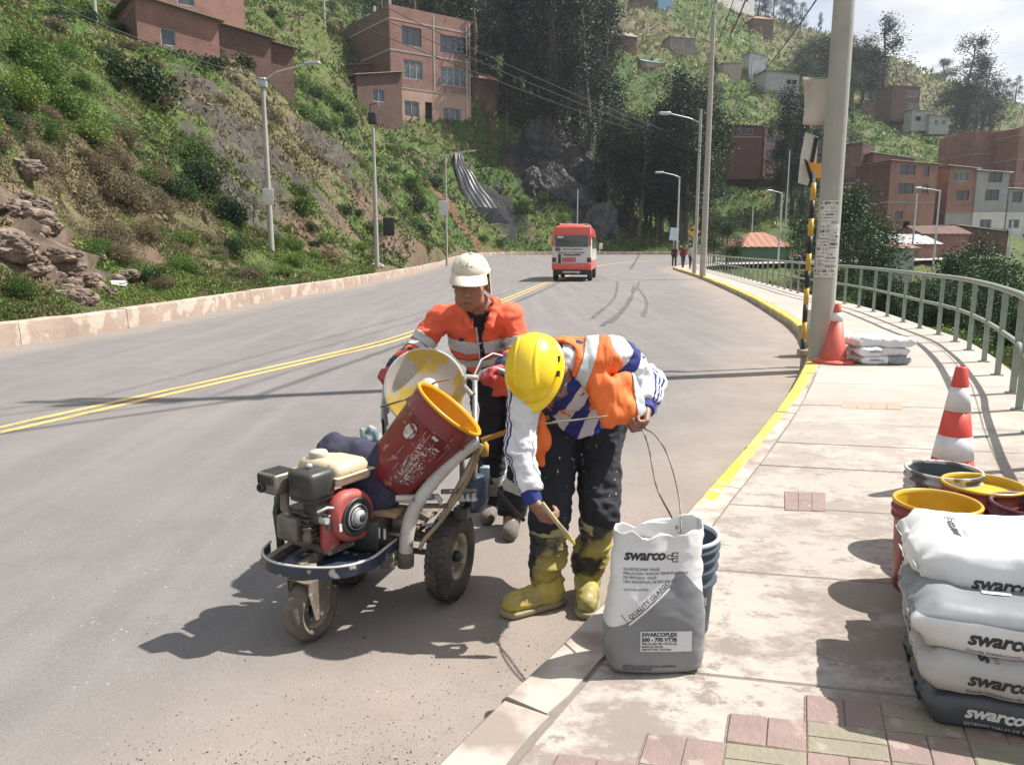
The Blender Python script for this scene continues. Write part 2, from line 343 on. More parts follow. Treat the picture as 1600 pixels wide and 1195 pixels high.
# control points: photo pixel + distance
CP = [(0, 440, 13.5), (0, 380, 14.5), (0, 300, 16), (0, 200, 19), (0, 100, 25), (0, 40, 31), (100, 400, 18), (100, 300, 21), (100, 200, 25), (100, 100, 32), (100, 62, 38),
      (200, 430, 19.5), (200, 350, 22.5), (200, 250, 28), (200, 150, 35), (200, 94, 43), (300, 400, 25), (300, 300, 31), (300, 200, 38), (290, 100, 46), (400, 415, 28), (400, 300, 36), (400, 200, 44), (400, 118, 53),
      (500, 405, 35), (500, 300, 45), (500, 195, 60), (600, 390, 47), (600, 300, 60), (600, 238, 90), (700, 382, 82), (680, 300, 90), (613, 192, 108), (738, 164, 117), (560, 190, 102), (655, 225, 104), (700, 252, 106),
      (800, 386, 99), (790, 310, 105), (770, 235, 116), (860, 215, 120), (830, 265, 115), (900, 290, 113), (950, 340, 110), (990, 388, 106), (900, 200, 152), (960, 250, 136), (1000, 330, 128), (1050, 380, 122),
      (850, 100, 170), (760, 130, 128), (700, 20, 150), (500, 30, 100), (400, 70, 80), (250, 0, 80), (30, 0, 50), (0, -50, 60), (1000, 100, 200), (1000, 20, 250), (950, -60, 300), (1100, 60, 240), (1120, 5, 290), (1120, 120, 200),
      (1100, 200, 170), (1150, 262, 150), (1180, 300, 140), (1100, 350, 125), (1250, 50, 330), (1290, 60, 340), (1350, 80, 342), (1400, 97, 345), (1500, 135, 350), (1600, 172, 350), (1700, 212, 350), (1900, 260, 350),
      (1300, 150, 270), (1400, 150, 290), (1400, 200, 240), (1500, 200, 280), (1600, 230, 280), (1400, 240, 190), (1300, 230, 180), (1500, 240, 220), (1370, 266, 150), (1550, 275, 140), (1450, 380, 96), (1560, 372, 96), (1350, 385, 92), (1700, 372, 100),
      (1190, 402, 78), (1280, 425, 62), (1300, 110, 440), (1500, 200, 440), (1650, 240, 440), (600, -80, 250), (300, -100, 200), (0, -150, 120), (-300, -150, 120)]
WP = [(-25, 5, 9), (-14, 5, 3.5), (-11, 0, 1.6), (-40, 20, 18), (-60, 60, 35), (-30, -20, 12), (-13, -15, 3), (-9.3, 3, .38), (-9.3, -10, .38), (3.2, 4, -.2), (5.6, 7.2, -.25), (6.5, 5, -1.6), (9, 6, -4), (14, 6, -6.5), (6.9, 9.3, -.3), (7.7, 11.5, -.35), (8.2, 13.5, -.4), (10.5, 13, -2.5), (16, 14, -6),
      (9.2, 19, -.3), (10.5, 25, -.3), (14, 25, -3.5), (20, 25, -6.5), (12.5, 38, -.4), (17, 40, -3), (28, 42, -6.5), (3.2, 0, -1), (9, -5, -5), (40, 20, -9), (30, -20, -9), (60, 40, -9), (60, 65, -5), (30, 60, -5), (16.5, 56, -.8), (22, 62, -1.5), (45, 75, -1), (30, 90, .7), (50, 92, .8), (60, 110, 4), (30, 112, 3.5), (80, 105, 1), (-8.5, 12, .42), (-8.1, 15, .42), (-7.9, 21, .45), (-7.2, 30, .5), (-7, 44, .6), (-7.2, 60, .8), (-7.2, 75, 1.0), (-5, 89, 1.1), (1, 98.5, 1.1), (10, 100.5, 1.1), (20, 101.5, 1.2),
      (200, 0, 0), (250, 150, 25), (200, 450, 20), (-200, 300, 130), (-200, 0, 60), (100, -60, -5)]
cp = np.array([list(at(*c)) for c in CP] + [list(map(float, q)) for q in WP])
def _feat(A): return np.concatenate([np.ones((len(A), 1)), A], 1)
_D = np.sqrt(((cp[:, None, :2] - cp[None, :, :2]) ** 2).sum(-1) + .04)
_n = len(cp); _A = np.zeros((_n + 3, _n + 3)); _A[:_n, :_n] = _D + np.eye(_n) * 0.0; _A[:_n, _n:] = _feat(cp[:, :2]); _A[_n:, :_n] = _feat(cp[:, :2]).T
_w = np.linalg.solve(_A, np.concatenate([cp[:, 2], [0, 0, 0]]))
def rbf(x, y):
    P = np.stack([np.ravel(x), np.ravel(y)], 1); o = np.empty(len(P))
    for i in range(0, len(P), 20000):
        Q = P[i:i + 20000]; D = np.sqrt(((Q[:, None] - cp[None, :, :2]) ** 2).sum(-1) + .04); o[i:i + 20000] = D @ _w[:_n] + _feat(Q) @ _w[_n:]
    return o.reshape(np.shape(x))
POLY = np.concatenate([LK[::3], LK[-1:], (EW[::3] + np.array([.22, 0]))[::-1]])
def sdist(x, y):
    P = np.stack([np.ravel(x), np.ravel(y)], 1); A = POLY; B = np.roll(POLY, -1, 0); dmin = np.full(len(P), 1e9); ins = np.zeros(len(P), bool)
    for a, b in zip(A, B):
        ab = b - a; l = ab @ ab
        if l < 1e-12: continue
        t = np.clip(((P - a) @ ab) / l, 0, 1); q = P - a - t[:, None] * ab; dmin = np.minimum(dmin, (q * q).sum(1))
        c = (a[1] > P[:, 1]) != (b[1] > P[:, 1]); xi = a[0] + (P[:, 1] - a[1]) / (b[1] - a[1] + 1e-12) * ab[0]; ins ^= c & (P[:, 0] < xi)
    d = np.sqrt(dmin); return np.where(ins, -d, d).reshape(np.shape(x))
def W3(u, v, D): return np.array(at(u, v, D))
# regions with their own ground: (centre u, v, D, radius, kind)
REG = [(20, 360, 15, 1.6, 'rock'), (10, 300, 16, 1.5, 'rock'), (70, 400, 16, 1.3, 'rock'), (90, 425, 17, 1.0, 'rock'), (30, 260, 17.5, 1.5, 'soil'), (60, 290, 18, 1.4, 'soil'), (0, 230, 18, 1.3, 'dry'), (60, 330, 18, 1.3, 'soil'), (130, 440, 17, .9, 'soil'), (300, 405, 25, 1.0, 'soil'), (230, 430, 21, .8, 'soil'),
       (325, 185, 40, 2.2, 'rock'), (370, 240, 38, 2.2, 'rock'), (392, 300, 35, 1.8, 'rock'), (415, 350, 33, 1.3, 'rock'), (300, 150, 44, 1.5, 'rock'), (350, 215, 42, 4, 'dry'), (420, 230, 44, 4, 'dry'), (460, 330, 42, 2, 'rock'), (540, 220, 58, 2.5, 'rock'), (520, 260, 53, 2.0, 'rock'), (550, 370, 42, 2.4, 'soil'), (480, 390, 37, 2, 'soil'),
       (860, 260, 116, 6.5, 'dark'), (890, 300, 114, 6.5, 'dark'), (920, 335, 111, 5.5, 'dark'), (850, 240, 118, 5, 'dark'), (880, 235, 119, 4, 'dark'), (830, 320, 111, 2.4, 'dark'), (820, 250, 115, 3, 'dark'), (765, 320, 103, 3.2, 'dark'), (750, 290, 104, 2.5, 'dark'), (700, 320, 92, 2.6, 'red'), (715, 350, 92, 2.2, 'red'), (695, 295, 93, 2, 'red'),
       (620, 350, 50, 3, 'soil'), (650, 380, 55, 3, 'soil'), (200, 290, 27, 2.6, 'dry'), (170, 350, 21, 1.6, 'dry'), (60, 210, 20, 2.0, 'dry'), (100, 240, 22, 1.6, 'dry'), (440, 160, 50, 5, 'dry'), (480, 240, 50, 4, 'dry'), (960, 330, 112, 4, 'dry'), (1350, 100, 320, 60, 'dry'), (1000, 60, 230, 25, 'dry')]
KND = ['rock', 'soil', 'dark', 'red', 'dry']
_reg = [(W3(u, v, D)[:2], r, k) for u, v, D, r, k in REG]
def region(x, y, z=None):
    x = np.asarray(x, float); y = np.asarray(y, float); P3 = np.stack([x, y, x * 0], -1)
    wob = fbm(P3 * .55, 4, 5) * .5; o = {k: np.zeros(x.shape) for k in KND}
    for c, r, k in _reg:
        d = np.hypot(x - c[0], y - c[1]) / r; o[k] = np.maximum(o[k], sstep(1.25, .75, d + wob))
    return o
def hz(x, y, detail=True):
    x = np.asarray(x, float); y = np.asarray(y, float); z = rbf(x, y); sd = sdist(x, y)
    if detail:
        P3 = np.stack([x, y, z], -1); far = sstep(60, 200, y); reg = region(x, y); amp = sstep(.3, 3.5, sd)
        z = z + amp * (fbm(P3 * .28, 4, 3) * (.55 + 1.6 * far) + fbm(P3 * 1.3, 3, 9) * .16)
        rk = np.maximum(np.maximum(reg['rock'], reg['dark']), reg['soil'] * .4)
        ridg = 1 - np.abs(fbm(P3 * np.array([.9, .9, 2.6]), 4, 21)); z = z + rk * amp * ((ridg - .6) * .75 + np.round(fbm(P3 * .9, 2, 40) * 3) / 3 * .3)
    e = sstep(0.0, .22, sd); return (rz(y) - .25) * (1 - e) + z * e
yy = np.concatenate([np.arange(-25, 9, 1.0), np.arange(9, 27, .17), np.arange(27, 62, .42), np.arange(62, 112, .7), np.arange(112, 230, 2.2), np.arange(230, 600, 5)])
dl = np.concatenate([-np.geomspace(30, 260, 40)[::-1], -np.arange(9, 30, .4)[::-1], -np.arange(.22, 9, .17)[::-1], [-.1, 0]])
dr = np.concatenate([[0.2, .42], np.arange(.6, 10, .4), np.arange(10, 60, 1.0), np.geomspace(61, 420, 70)])
yl = np.minimum(yy, 84); ye = np.minimum(yy, 60)
XL = fx(LK, yl)[:, None] + dl[None]; XM = fx(LK, yl)[:, None] * (1 - np.array([.25, .5, .75])) + fx(EW, ye)[:, None] * np.array([.25, .5, .75]); XR = fx(EW, ye)[:, None] + dr[None]
X = np.concatenate([XL, XM, XR], 1)
bl = sstep(84, 130, yy)[:, None]; Xs = np.sort(X, 1); Xlin = np.interp(np.arange(X.shape[1]), np.arange(X.shape[1]), X[0]); X = Xs
midn = np.arange(len(dl), len(dl) + 3)
# beyond the bend the road zone needs more columns: densify by inserting columns in the middle
def insert_cols(X, k0, k1, n):
    a = X[:, k0:k0 + 1]; b = X[:, k1:k1 + 1]; return np.concatenate([X[:, :k0 + 1], a + (b - a) * (np.arange(1, n) / n)[None], X[:, k1:]], 1)
X = insert_cols(X, len(dl) - 1, len(dl) + 3, 44); Yg = np.repeat(yy[:, None], X.shape[1], 1); Z = hz(X, Yg)
ny, nx = X.shape; V = np.stack([X, Yg, Z], -1).reshape(-1, 3); ii = (np.arange(ny - 1)[:, None] * nx + np.arange(nx - 1)[None]).ravel()
F = np.stack([ii, ii + 1, ii + nx + 1, ii + nx], 1)
# relief of the ground pushes sideways too, so that rock faces get ledges
reg = region(V[:, 0], V[:, 1]); sdv = sdist(V[:, 0], V[:, 1]); rk = np.maximum(reg['rock'], reg['dark']) * sstep(.5, 2, sdv)
_k = sstep(30, 15, V[:, 1]); V[:, 0] += rk * (fbm(V * np.array([.8, .8, 2.2]), 3, 77) * .5 + np.abs(fbm(V * np.array([2.2, 2.2, 4.5]), 3, 78)) * .38) * _k; V[:, 2] += rk * _k * fbm(V * 3.5, 3, 79) * .13
P3 = V.copy(); n1 = fbm(P3 * .12, 4, 50); n2 = fbm(P3 * .7, 4, 60); n3 = fbm(P3 * 3.1, 3, 70)
def mixc(a, b, t): return np.asarray(a) * (1 - t[:, None]) + np.asarray(b) * t[:, None]
C_GREEN = (.055, .105, .020); C_OLIVE = (.10, .125, .035); C_DRY = (.155, .125, .07); C_SOIL = (.15, .10, .068); C_ROCK = (.15, .108, .082); C_DARK = (.030, .029, .032); C_RED = (.17, .085, .055)
col = mixc(C_GREEN, C_OLIVE, sstep(-.35, .45, n1 + n2 * .5)); col = mixc(C_SOIL, col, sstep(-.75, -.2, n2 + n3 * .3 + .15))
col = mixc(col, C_DRY, reg['dry'] * .85 * sstep(-.6, .3, n2 + .3)); col = mixc(col, C_SOIL, reg['soil'] * sstep(-.5, .2, n3 + .3))
grey = mixc((.075, .066, .054), C_ROCK, sstep(24, 14, V[:, 1])); 
col = np.where(reg['rock'][:, None] > 0, col * (1 - reg['rock'][:, None]) + grey * (1 + .35 * n3[:, None]) * reg['rock'][:, None], col)
col = mixc(col, C_DARK, reg['dark']); col = mixc(col, C_RED, reg['red'])
edge = sstep(1.0, .2, sdv) * (V[:, 0] < 5); col = mixc(col, C_SOIL, edge * .7)
ter = npmesh('hillside', V, F, [mat_attr('ground_cover', rough=.95, nscale=2.4, var=.38, bump=.9, bscale=9.)], smooth=True, col=np.clip(col, .01, .6)); ter['kind'] = 'structure'
_bv = None
def ground(x, y):
    return float(hz(np.array([x]), np.array([y]))[0])
def hit(u, v, d0=10., d1=420.):
    Ds = np.geomspace(d0, d1, 260); P = np.array([list(at(u, v, D)) for D in Ds]); g = hz(P[:, 0], P[:, 1]) - P[:, 2]; k = np.argmax(g > 0)
    if k == 0: return at(u, v, d0)
    t = g[k - 1] / (g[k - 1] - g[k]); return Vector(P[k - 1] * (1 - t) + P[k] * t)
# ------------------------------------------------------------ road sheet
def resample(C, n):
    d = np.concatenate([[0], np.cumsum(np.hypot(*np.diff(C, axis=0).T))]); t = np.linspace(0, d[-1], n); return np.stack([np.interp(t, d, C[:, 0]), np.interp(t, d, C[:, 1])], 1)
ys = np.concatenate([np.arange(-12, 0, 1.), np.arange(0, 12, .2), np.arange(12, 58, .7)])
def tail(C, y0):
    k = np.argmax(C[:, 1] > y0); return np.concatenate([[[fx(C, y0), y0]], C[k:]])
tl = resample(tail(LK, 58), 60); tr = resample(tail(RK, 58), 60)
A = np.concatenate([np.stack([fx(LK, ys), ys], 1), tl]); B = np.concatenate([np.stack([fx(RK, ys), ys], 1), tr])
nc = 41; t = np.linspace(0, 1, nc); Pxy = A[:, None] * (1 - t[None, :, None]) + B[:, None] * t[None, :, None]
V = np.concatenate([Pxy, (rz(Pxy[..., 1]))[..., None]], -1); dK = np.hypot(*(Pxy - B[:, None]).transpose(2, 0, 1)); dL_ = np.hypot(*(Pxy - A[:, None]).transpose(2, 0, 1))
V = V.reshape(-1, 3); n = len(A); ii = (np.arange(n - 1)[:, None] * nc + np.arange(nc - 1)[None]).ravel(); F = np.stack([ii, ii + 1, ii + nc + 1, ii + nc], 1)
dK = dK.ravel(); dL_ = dL_.ravel()
dust = np.clip(sstep(1.8, .2, dK + .35 * fbm(V * .9, 3, 8)) + .75 * sstep(1.2, .1, dL_), 0, 1)
road_m = bpy.data.materials.new('asphalt'); road_m.use_nodes = True
def road_nodes(m):
    t = m.node_tree; N = t.nodes; K = t.links.new; b = N['Principled BSDF']; b.inputs['Roughness'].default_value = .88; b.inputs['Specular IOR Level'].default_value = .25
    tc = N.new('ShaderNodeTexCoord')
    def noise(s, d=5, r=.6, vec=None):
        q = N.new('ShaderNodeTexNoise'); q.inputs['Scale'].default_value = s; q.inputs['Detail'].default_value = d; q.inputs['Roughness'].default_value = r; K(vec or tc.outputs['Object'], q.inputs[0]); return q.outputs[0]
    def mr(v, a, b_, c=0., d=1.):
        q = N.new('ShaderNodeMapRange'); K(v, q.inputs[0]); q.inputs[1].default_value = a; q.inputs[2].default_value = b_; q.inputs[3].default_value = c; q.inputs[4].default_value = d; return q.outputs[0]
    def mix(f, a, c, mode='MIX'):
        q = N.new('ShaderNodeMixRGB'); q.blend_type = mode
        for i, x in ((0, f), (1, a), (2, c)):
            if isinstance(x, tuple): q.inputs[i].default_value = (*x, 1)
            elif isinstance(x, float): q.inputs[i].default_value = x
            else: K(x, q.inputs[i])
        return q.outputs[0]
    def math_(op, a, c):
        q = N.new('ShaderNodeMath'); q.operation = op
        for i, x in ((0, a), (1, c)):
            if isinstance(x, float): q.inputs[i].default_value = x
            else: K(x, q.inputs[i])
        return q.outputs[0]
    at_ = N.new('ShaderNodeAttribute'); at_.attribute_name = 'dust'
    c = mix(mr(noise(.35, 4), .35, .65), (.160, .150, .147), (.190, .176, .170))
    c = mix(mr(noise(2.2, 6, .7), .3, .72), c, (.140, .132, .131), 'MIX')
    # streaks along the traffic
    mp = N.new('ShaderNodeMapping'); mp.inputs['Scale'].default_value = (3.2, .13, 1); mp.inputs['Rotation'].default_value = (0, 0, .25); K(tc.outputs['Object'], mp.inputs[0])
    c = mix(mr(noise(1., 5, .6, mp.outputs[0]), .42, .75, 0., .6), c, (.225, .208, .196)); c = mix(mr(noise(.9, 7, .72), .56, .68, 0., .38), c, (.115, .108, .106)); c = mix(mr(noise(.55, 3), .55, .7, 0., .4), c, (.22, .195, .178))
    # aggregate: pale and dark grains
    c = mix(mr(noise(230., 2, .5), .62, .7, 0., .5), c, (.30, .28, .26)); c = mix(mr(noise(150., 2, .5), .28, .36, .55, 0.), c, (.075, .068, .066))
    c = mix(mr(noise(62., 4, .7), .28, .46, .55, 0.), c, (.085, .079, .077)); c = mix(mr(noise(85., 4, .7), .56, .72, 0., .5), c, (.27, .25, .24))
    v = N.new('ShaderNodeTexVoronoi'); v.inputs['Scale'].default_value = 26; K(tc.outputs['Object'], v.inputs[0]); sel = mr(noise(5.), .5, .6)
    c = mix(math_('MULTIPLY', mr(v.outputs['Distance'], .1, .16, 1., 0.), sel), c, (.33, .30, .27))
    # dust drifted to the kerbs
    d = math_('MULTIPLY', at_.outputs['Fac'], mr(noise(3.5, 6, .65), .15, .62, .55, 1.))
    dc = mix(mr(noise(1.6, 5), .35, .65), (.235, .195, .167), (.285, .24, .207)); dc = mix(mr(noise(60., 3), .3, .4, .6, 0.), dc, (.14, .105, .085))
    c = mix(d, c, dc)
    K(c, b.inputs['Base Color'])
    bp = N.new('ShaderNodeBump'); bp.inputs['Strength'].default_value = .55; bp.inputs['Distance'].default_value = .006
    K(math_('ADD', noise(120., 3), math_('MULTIPLY', noise(14., 3), .6)), bp.inputs['Height']); K(bp.outputs[0], b.inputs['Normal'])
road_nodes(road_m)
road = npmesh('road', V, F, [road_m], smooth=True, attrs={'dust': dust}); road['kind'] = 'structure'
def ribbon_on(C, off, wd, z, name, m, kind='structure', t0=0, t1=1e9, jit=0.):
    d = np.concatenate([[0], np.cumsum(np.hypot(*np.diff(C, axis=0).T))]); n_ = int((min(t1, d[-1]) - t0) / .35) + 2; s = np.linspace(t0, min(t1, d[-1]), n_); P = np.stack([np.interp(s, d, C[:, 0]), np.interp(s, d, C[:, 1])], 1)
    T = np.gradient(P, axis=0); T /= np.linalg.norm(T, axis=1)[:, None]; Nn = np.stack([T[:, 1], -T[:, 0]], 1)
    w_ = wd / 2 * (1 + jit * vnoise(np.stack([s * 5, s * 0, s * 0], 1), 4)); a = P + Nn * (off - w_)[:, None]; b = P + Nn * (off + w_)[:, None]
    V = np.concatenate([np.c_[a, rz(a[:, 1]) + z], np.c_[b, rz(b[:, 1]) + z]]); k = np.arange(n_ - 1); F = np.stack([k, k + 1, n_ + k + 1, n_ + k], 1)[:, ::-1]
    o = npmesh(name, V, F, [m]); o['kind'] = kind; return o
CL = crom([(-10.5, -8), (-7.2, 0), (-5.0, 4.4)] + [G(u, v)[:2] for u, v in ((0, 672), (300, 604.5), (560, 545), (632, 525), (715, 495.5), (804, 463), (858, 440.5))] + [ (4.0, 49), (6.2, 62), (9.5, 72), (17, 81), (32, 87), (50, 89)])
m_yel = mat('road_paint_yellow', (.62, .40, .11), .7, col2=(.40, .30, .17), nscale=9, lo=.42, hi=.75, col3=(.20, .18, .165), n3=34, amt3=.425)
ribbon_on(CL, -.095, .095, .004, 'center_line', m_yel, jit=.08); ribbon_on(CL, .095, .095, .004, 'center_line', m_yel, jit=.08)
m_skid = mat('tyre_rubber_marks', (.062, .058, .058), .8, col2=(.13, .122, .118), nscale=3, lo=.4, hi=.7)
for k, pl in enumerate([[(955, 505), (985, 470), (990, 445)], [(925, 498), (960, 465), (965, 440)], [(1005, 495), (1010, 470), (995, 448)], [(940, 510), (975, 480), (1000, 440)]]):
    ribbon_on(crom([G(u, v)[:2] for u, v in pl]), 0, .09, .003 + .0004 * k, 'skid_mark', m_skid, jit=.5)
# ------------------------------------------------------------ kerbs (stone by stone)
def kerb_run(C, name, side, wd, ht, lens, t0, t1, mfun, parent, base=-.3, rnd=.02):
    d = np.concatenate([[0], np.cumsum(np.hypot(*np.diff(C, axis=0).T))]); s = t0; k = 0
    while s < min(t1, d[-1]):
        ln = lens(s); e = s + ln - .014; n_ = 12; q = np.linspace(s, e, n_); P = np.stack([np.interp(q, d, C[:, 0]), np.interp(q, d, C[:, 1])], 1)
        T = np.gradient(P, axis=0); T /= np.linalg.norm(T, axis=1)[:, None]; Nn = np.stack([T[:, 1], -T[:, 0]], 1) * side
        dz = random.uniform(-.006, .006); o_ = random.uniform(-.005, .005)
        prof = [(0, base), (-.0, ht * .5), (.012, ht - rnd), (.012 + rnd, ht), (wd, ht), (wd, base)]; V = []
        for i in range(n_):
            for a, b in prof: js = .0035 * random.uniform(-1, 1) * (b > ht * .6); p = P[i] + Nn[i] * (a + o_ + js); V.append((p[0], p[1], b + float(rz(p[1])) + dz + js * .6))
        m_ = len(prof); F = [[i * m_ + j, i * m_ + (j + 1) % m_, (i + 1) * m_ + (j + 1) % m_, (i + 1) * m_ + j] for i in range(n_ - 1) for j in range(m_)] + [list(range(m_)), list(range((n_ - 1) * m_, n_ * m_))[::-1]]
        ko = MB().add(V, F).build(name, mfun(P[n_ // 2]), parent); aa = ko.data.attributes.new('across', 'FLOAT', 'POINT'); aa.data.foreach_set('value', [q_[0] for q_ in prof] * n_); s += ln; k += 1
lk = empty('roadside_kerb', kind='structure'); rk_ = empty('painted_kerb', kind='structure')
m_kl = mat('kerb_concrete_left', (.36, .285, .235), .9, col2=(.27, .19, .15), nscale=1.1, detail=9, lo=.3, hi=.7, bump=.6, bscale=16, col3=(.43, .36, .30), n3=2.2, amt3=.48)
dL = np.concatenate([[0], np.cumsum(np.hypot(*np.diff(LK, axis=0).T))])
kerb_run(LK, 'kerb_stone', -1, .24, .37, lambda s: random.choice([1.8, 2.2, 2.6, 2.9]), 24, dL[-1], lambda p: m_kl, lk)
m_ky = bpy.data.materials.new('kerb_yellow_paint'); m_ky.use_nodes = True
def kerb_y(m):
    t = m.node_tree; N = t.nodes; K = t.links.new; b = N['Principled BSDF']; b.inputs['Roughness'].default_value = .8
    tc = N.new('ShaderNodeTexCoord'); g = N.new('ShaderNodeSeparateXYZ'); K(tc.outputs['Object'], g.inputs[0])
    nz = N.new('ShaderNodeTexNoise'); nz.inputs['Scale'].default_value = 7; nz.inputs['Detail'].default_value = 8; nz.inputs['Roughness'].default_value = .65; K(tc.outputs['Object'], nz.inputs[0])
    m1 = N.new('ShaderNodeMapRange'); m1.inputs[1].default_value = 3.3; m1.inputs[2].default_value = 4.6; m1.inputs[3].default_value = .18; m1.inputs[4].default_value = .72; K(g.outputs['Y'], m1.inputs[0])
    sb = N.new('ShaderNodeMath'); sb.operation = 'SUBTRACT'; K(m1.outputs[0], sb.inputs[0]); K(nz.outputs[0], sb.inputs[1])
    f = N.new('ShaderNodeMapRange'); f.inputs[1].default_value = -.02; f.inputs[2].default_value = .05; K(sb.outputs[0], f.inputs[0])
    # the paint covers the top and the upper edge of the stone only
    z = N.new('ShaderNodeMapRange'); z.inputs[1].default_value = .085; z.inputs[2].default_value = .105; K(g.outputs['Z'], z.inputs[0])
    ac = N.new('ShaderNodeAttribute'); ac.attribute_name = 'across'; wv = N.new('ShaderNodeMath'); wv.operation = 'MULTIPLY_ADD'; wv.inputs[1].default_value = .05; K(nz.outputs[0], wv.inputs[0]); K(ac.outputs['Fac'], wv.inputs[2])
    lim = N.new('ShaderNodeMapRange'); lim.inputs[1].default_value = 6; lim.inputs[2].default_value = 9.5; lim.inputs[3].default_value = .125; lim.inputs[4].default_value = .2; K(g.outputs['Y'], lim.inputs[0]); lt = N.new('ShaderNodeMath'); lt.operation = 'LESS_THAN'; K(wv.outputs[0], lt.inputs[0]); K(lim.outputs[0], lt.inputs[1])
    mz = N.new('ShaderNodeMath'); mz.operation = 'MULTIPLY'; K(z.outputs[0], mz.inputs[0]); K(lt.outputs[0], mz.inputs[1])
    mu = N.new('ShaderNodeMath'); mu.operation = 'MULTIPLY'; K(f.outputs[0], mu.inputs[0]); K(mz.outputs[0], mu.inputs[1])
    cc = N.new('ShaderNodeMixRGB'); cc.inputs[1].default_value = (.40, .35, .305, 1); cc.inputs[2].default_value = (.24, .195, .165, 1); n2 = N.new('ShaderNodeTexNoise'); n2.inputs['Scale'].default_value = 5; n2.inputs['Detail'].default_value = 9; K(tc.outputs['Object'], n2.inputs[0])
    m2 = N.new('ShaderNodeMapRange'); m2.inputs[1].default_value = .45; m2.inputs[2].default_value = .6; K(n2.outputs[0], m2.inputs[0]); K(m2.outputs[0], cc.inputs[0])
    yc = N.new('ShaderNodeMixRGB'); yc.inputs[1].default_value = (.58, .42, .05, 1); yc.inputs[2].default_value = (.44, .34, .13, 1); K(m2.outputs[0], yc.inputs[0])
    x = N.new('ShaderNodeMixRGB'); K(mu.outputs[0], x.inputs[0]); K(cc.outputs[0], x.inputs[1]); K(yc.outputs[0], x.inputs[2]); K(x.outputs[0], b.inputs['Base Color'])
    bp = N.new('ShaderNodeBump'); bp.inputs['Strength'].default_value = .5; bp.inputs['Distance'].default_value = .01; K(n2.outputs[0], bp.inputs['Height']); K(bp.outputs[0], b.inputs['Normal'])
kerb_y(m_ky)
kerb_run(RK, 'kerb_stone', 1, .18, .15, lambda s: random.choice([1.0, 1.15, 1.3]) if s < 45 else 2.4, 8, 90, lambda p: m_ky, rk_, rnd=.018)
# ------------------------------------------------------------ walkway: base sheet, slabs, brick pavers
wk = empty('walkway', kind='structure')
m_cb = mat('walkway_bed', (.17, .145, .125), .95, col2=(.2, .17, .15), nscale=20)
def kin(y): return fx(RK, y) + .187 / np.cos(np.arctan(np.gradient(RK[:, 0], RK[:, 1])[np.minimum(np.searchsorted(RK[:, 1], y), len(RK) - 1)]))
yb = np.concatenate([np.arange(-12, 58, .5)]); V = []; 
for y in yb: V += [(float(kin(y)) - .02, y, .146), (float(fx(EW, y)) + .2, y, .146), (float(fx(EW, y)) + .2, y, -.6), (float(kin(y)) - .02, y, -.2)]
F = []
for i in range(len(yb) - 1):
    a = 4 * i; F += [[a, a + 1, a + 5, a + 4], [a + 1, a + 2, a + 6, a + 5]]
tt = resample(tail(RK, 57.5) + np.array([0, -.2]), 30); ee = resample(tail(EW, 57.5), 30); n0 = len(V)
MB().add(V, F).build('paving_bed', m_cb, wk)
V = []; F = []
for a, b in zip(tt, ee): V += [(a[0], a[1], .15 + float(rz(a[1]))), (b[0], b[1], .15 + float(rz(b[1])))]
for i in range(29): F.append([2 * i, 2 * i + 1, 2 * i + 3, 2 * i + 2])
m_slab = bpy.data.materials.new('slab_concrete'); m_slab.use_nodes = True
def slab_nodes(m):
    t = m.node_tree; N = t.nodes; K = t.links.new; b = N['Principled BSDF']; b.inputs['Roughness'].default_value = .85; b.inputs['Specular IOR Level'].default_value = .3
    tc = N.new('ShaderNodeTexCoord'); g = N.new('ShaderNodeSeparateXYZ'); K(tc.outputs['Object'], g.inputs[0])
    def noise(s, d=5, r=.6, sc=None):
        q = N.new('ShaderNodeTexNoise'); q.inputs['Scale'].default_value = s; q.inputs['Detail'].default_value = d; q.inputs['Roughness'].default_value = r
        if sc: mp = N.new('ShaderNodeMapping'); mp.inputs['Scale'].default_value = sc; K(tc.outputs['Object'], mp.inputs[0]); K(mp.outputs[0], q.inputs[0])
        else: K(tc.outputs['Object'], q.inputs[0])
        return q.outputs[0]
    def mr(v, a, b_, c=0., d=1.):
        q = N.new('ShaderNodeMapRange'); K(v, q.inputs[0]); q.inputs[1].default_value = a; q.inputs[2].default_value = b_; q.inputs[3].default_value = c; q.inputs[4].default_value = d; return q.outputs[0]
    def mix(f, a, c):
        q = N.new('ShaderNodeMixRGB')
        for i, x in ((0, f), (1, a), (2, c)):
            if isinstance(x, tuple): q.inputs[i].default_value = (*x, 1)
            elif isinstance(x, float): q.inputs[i].default_value = x
            else: K(x, q.inputs[i])
        return q.outputs[0]
    def mul(a, c):
        q = N.new('ShaderNodeMath'); q.operation = 'MULTIPLY'; K(a, q.inputs[0]); K(c, q.inputs[1]); return q.outputs[0]
    oi = N.new('ShaderNodeObjectInfo')
    c = mix(mr(noise(1.1, 6), .35, .65), (.415, .375, .335), (.345, .31, .275))
    c = mix(mr(oi.outputs['Random'], 0, 1, 0., .4), c, (.30, .268, .24))
    near = mr(g.outputs['Y'], 2.6, 7.5, 1., .12)
    c = mix(mul(mr(noise(2.2, 11, .72, (1, 1.25, 1)), .47, .56), near), c, (.225, .19, .165))
    c = mix(mul(mr(noise(9., 10, .72, (1, 1.4, 1)), .54, .62), near), c, (.215, .18, .155))
    c = mix(mr(noise(14., 8, .7, (1, 2.5, 1)), .60, .68, 0., .6), c, (.29, .245, .21)); c = mix(mr(noise(60., 4), .3, .42, .35, 0.), c, (.22, .18, .155))
    K(c, b.inputs['Base Color']); bp = N.new('ShaderNodeBump'); bp.inputs['Strength'].default_value = .5; bp.inputs['Distance'].default_value = .005; K(noise(35., 6), bp.inputs['Height']); K(bp.outputs[0], b.inputs['Normal'])
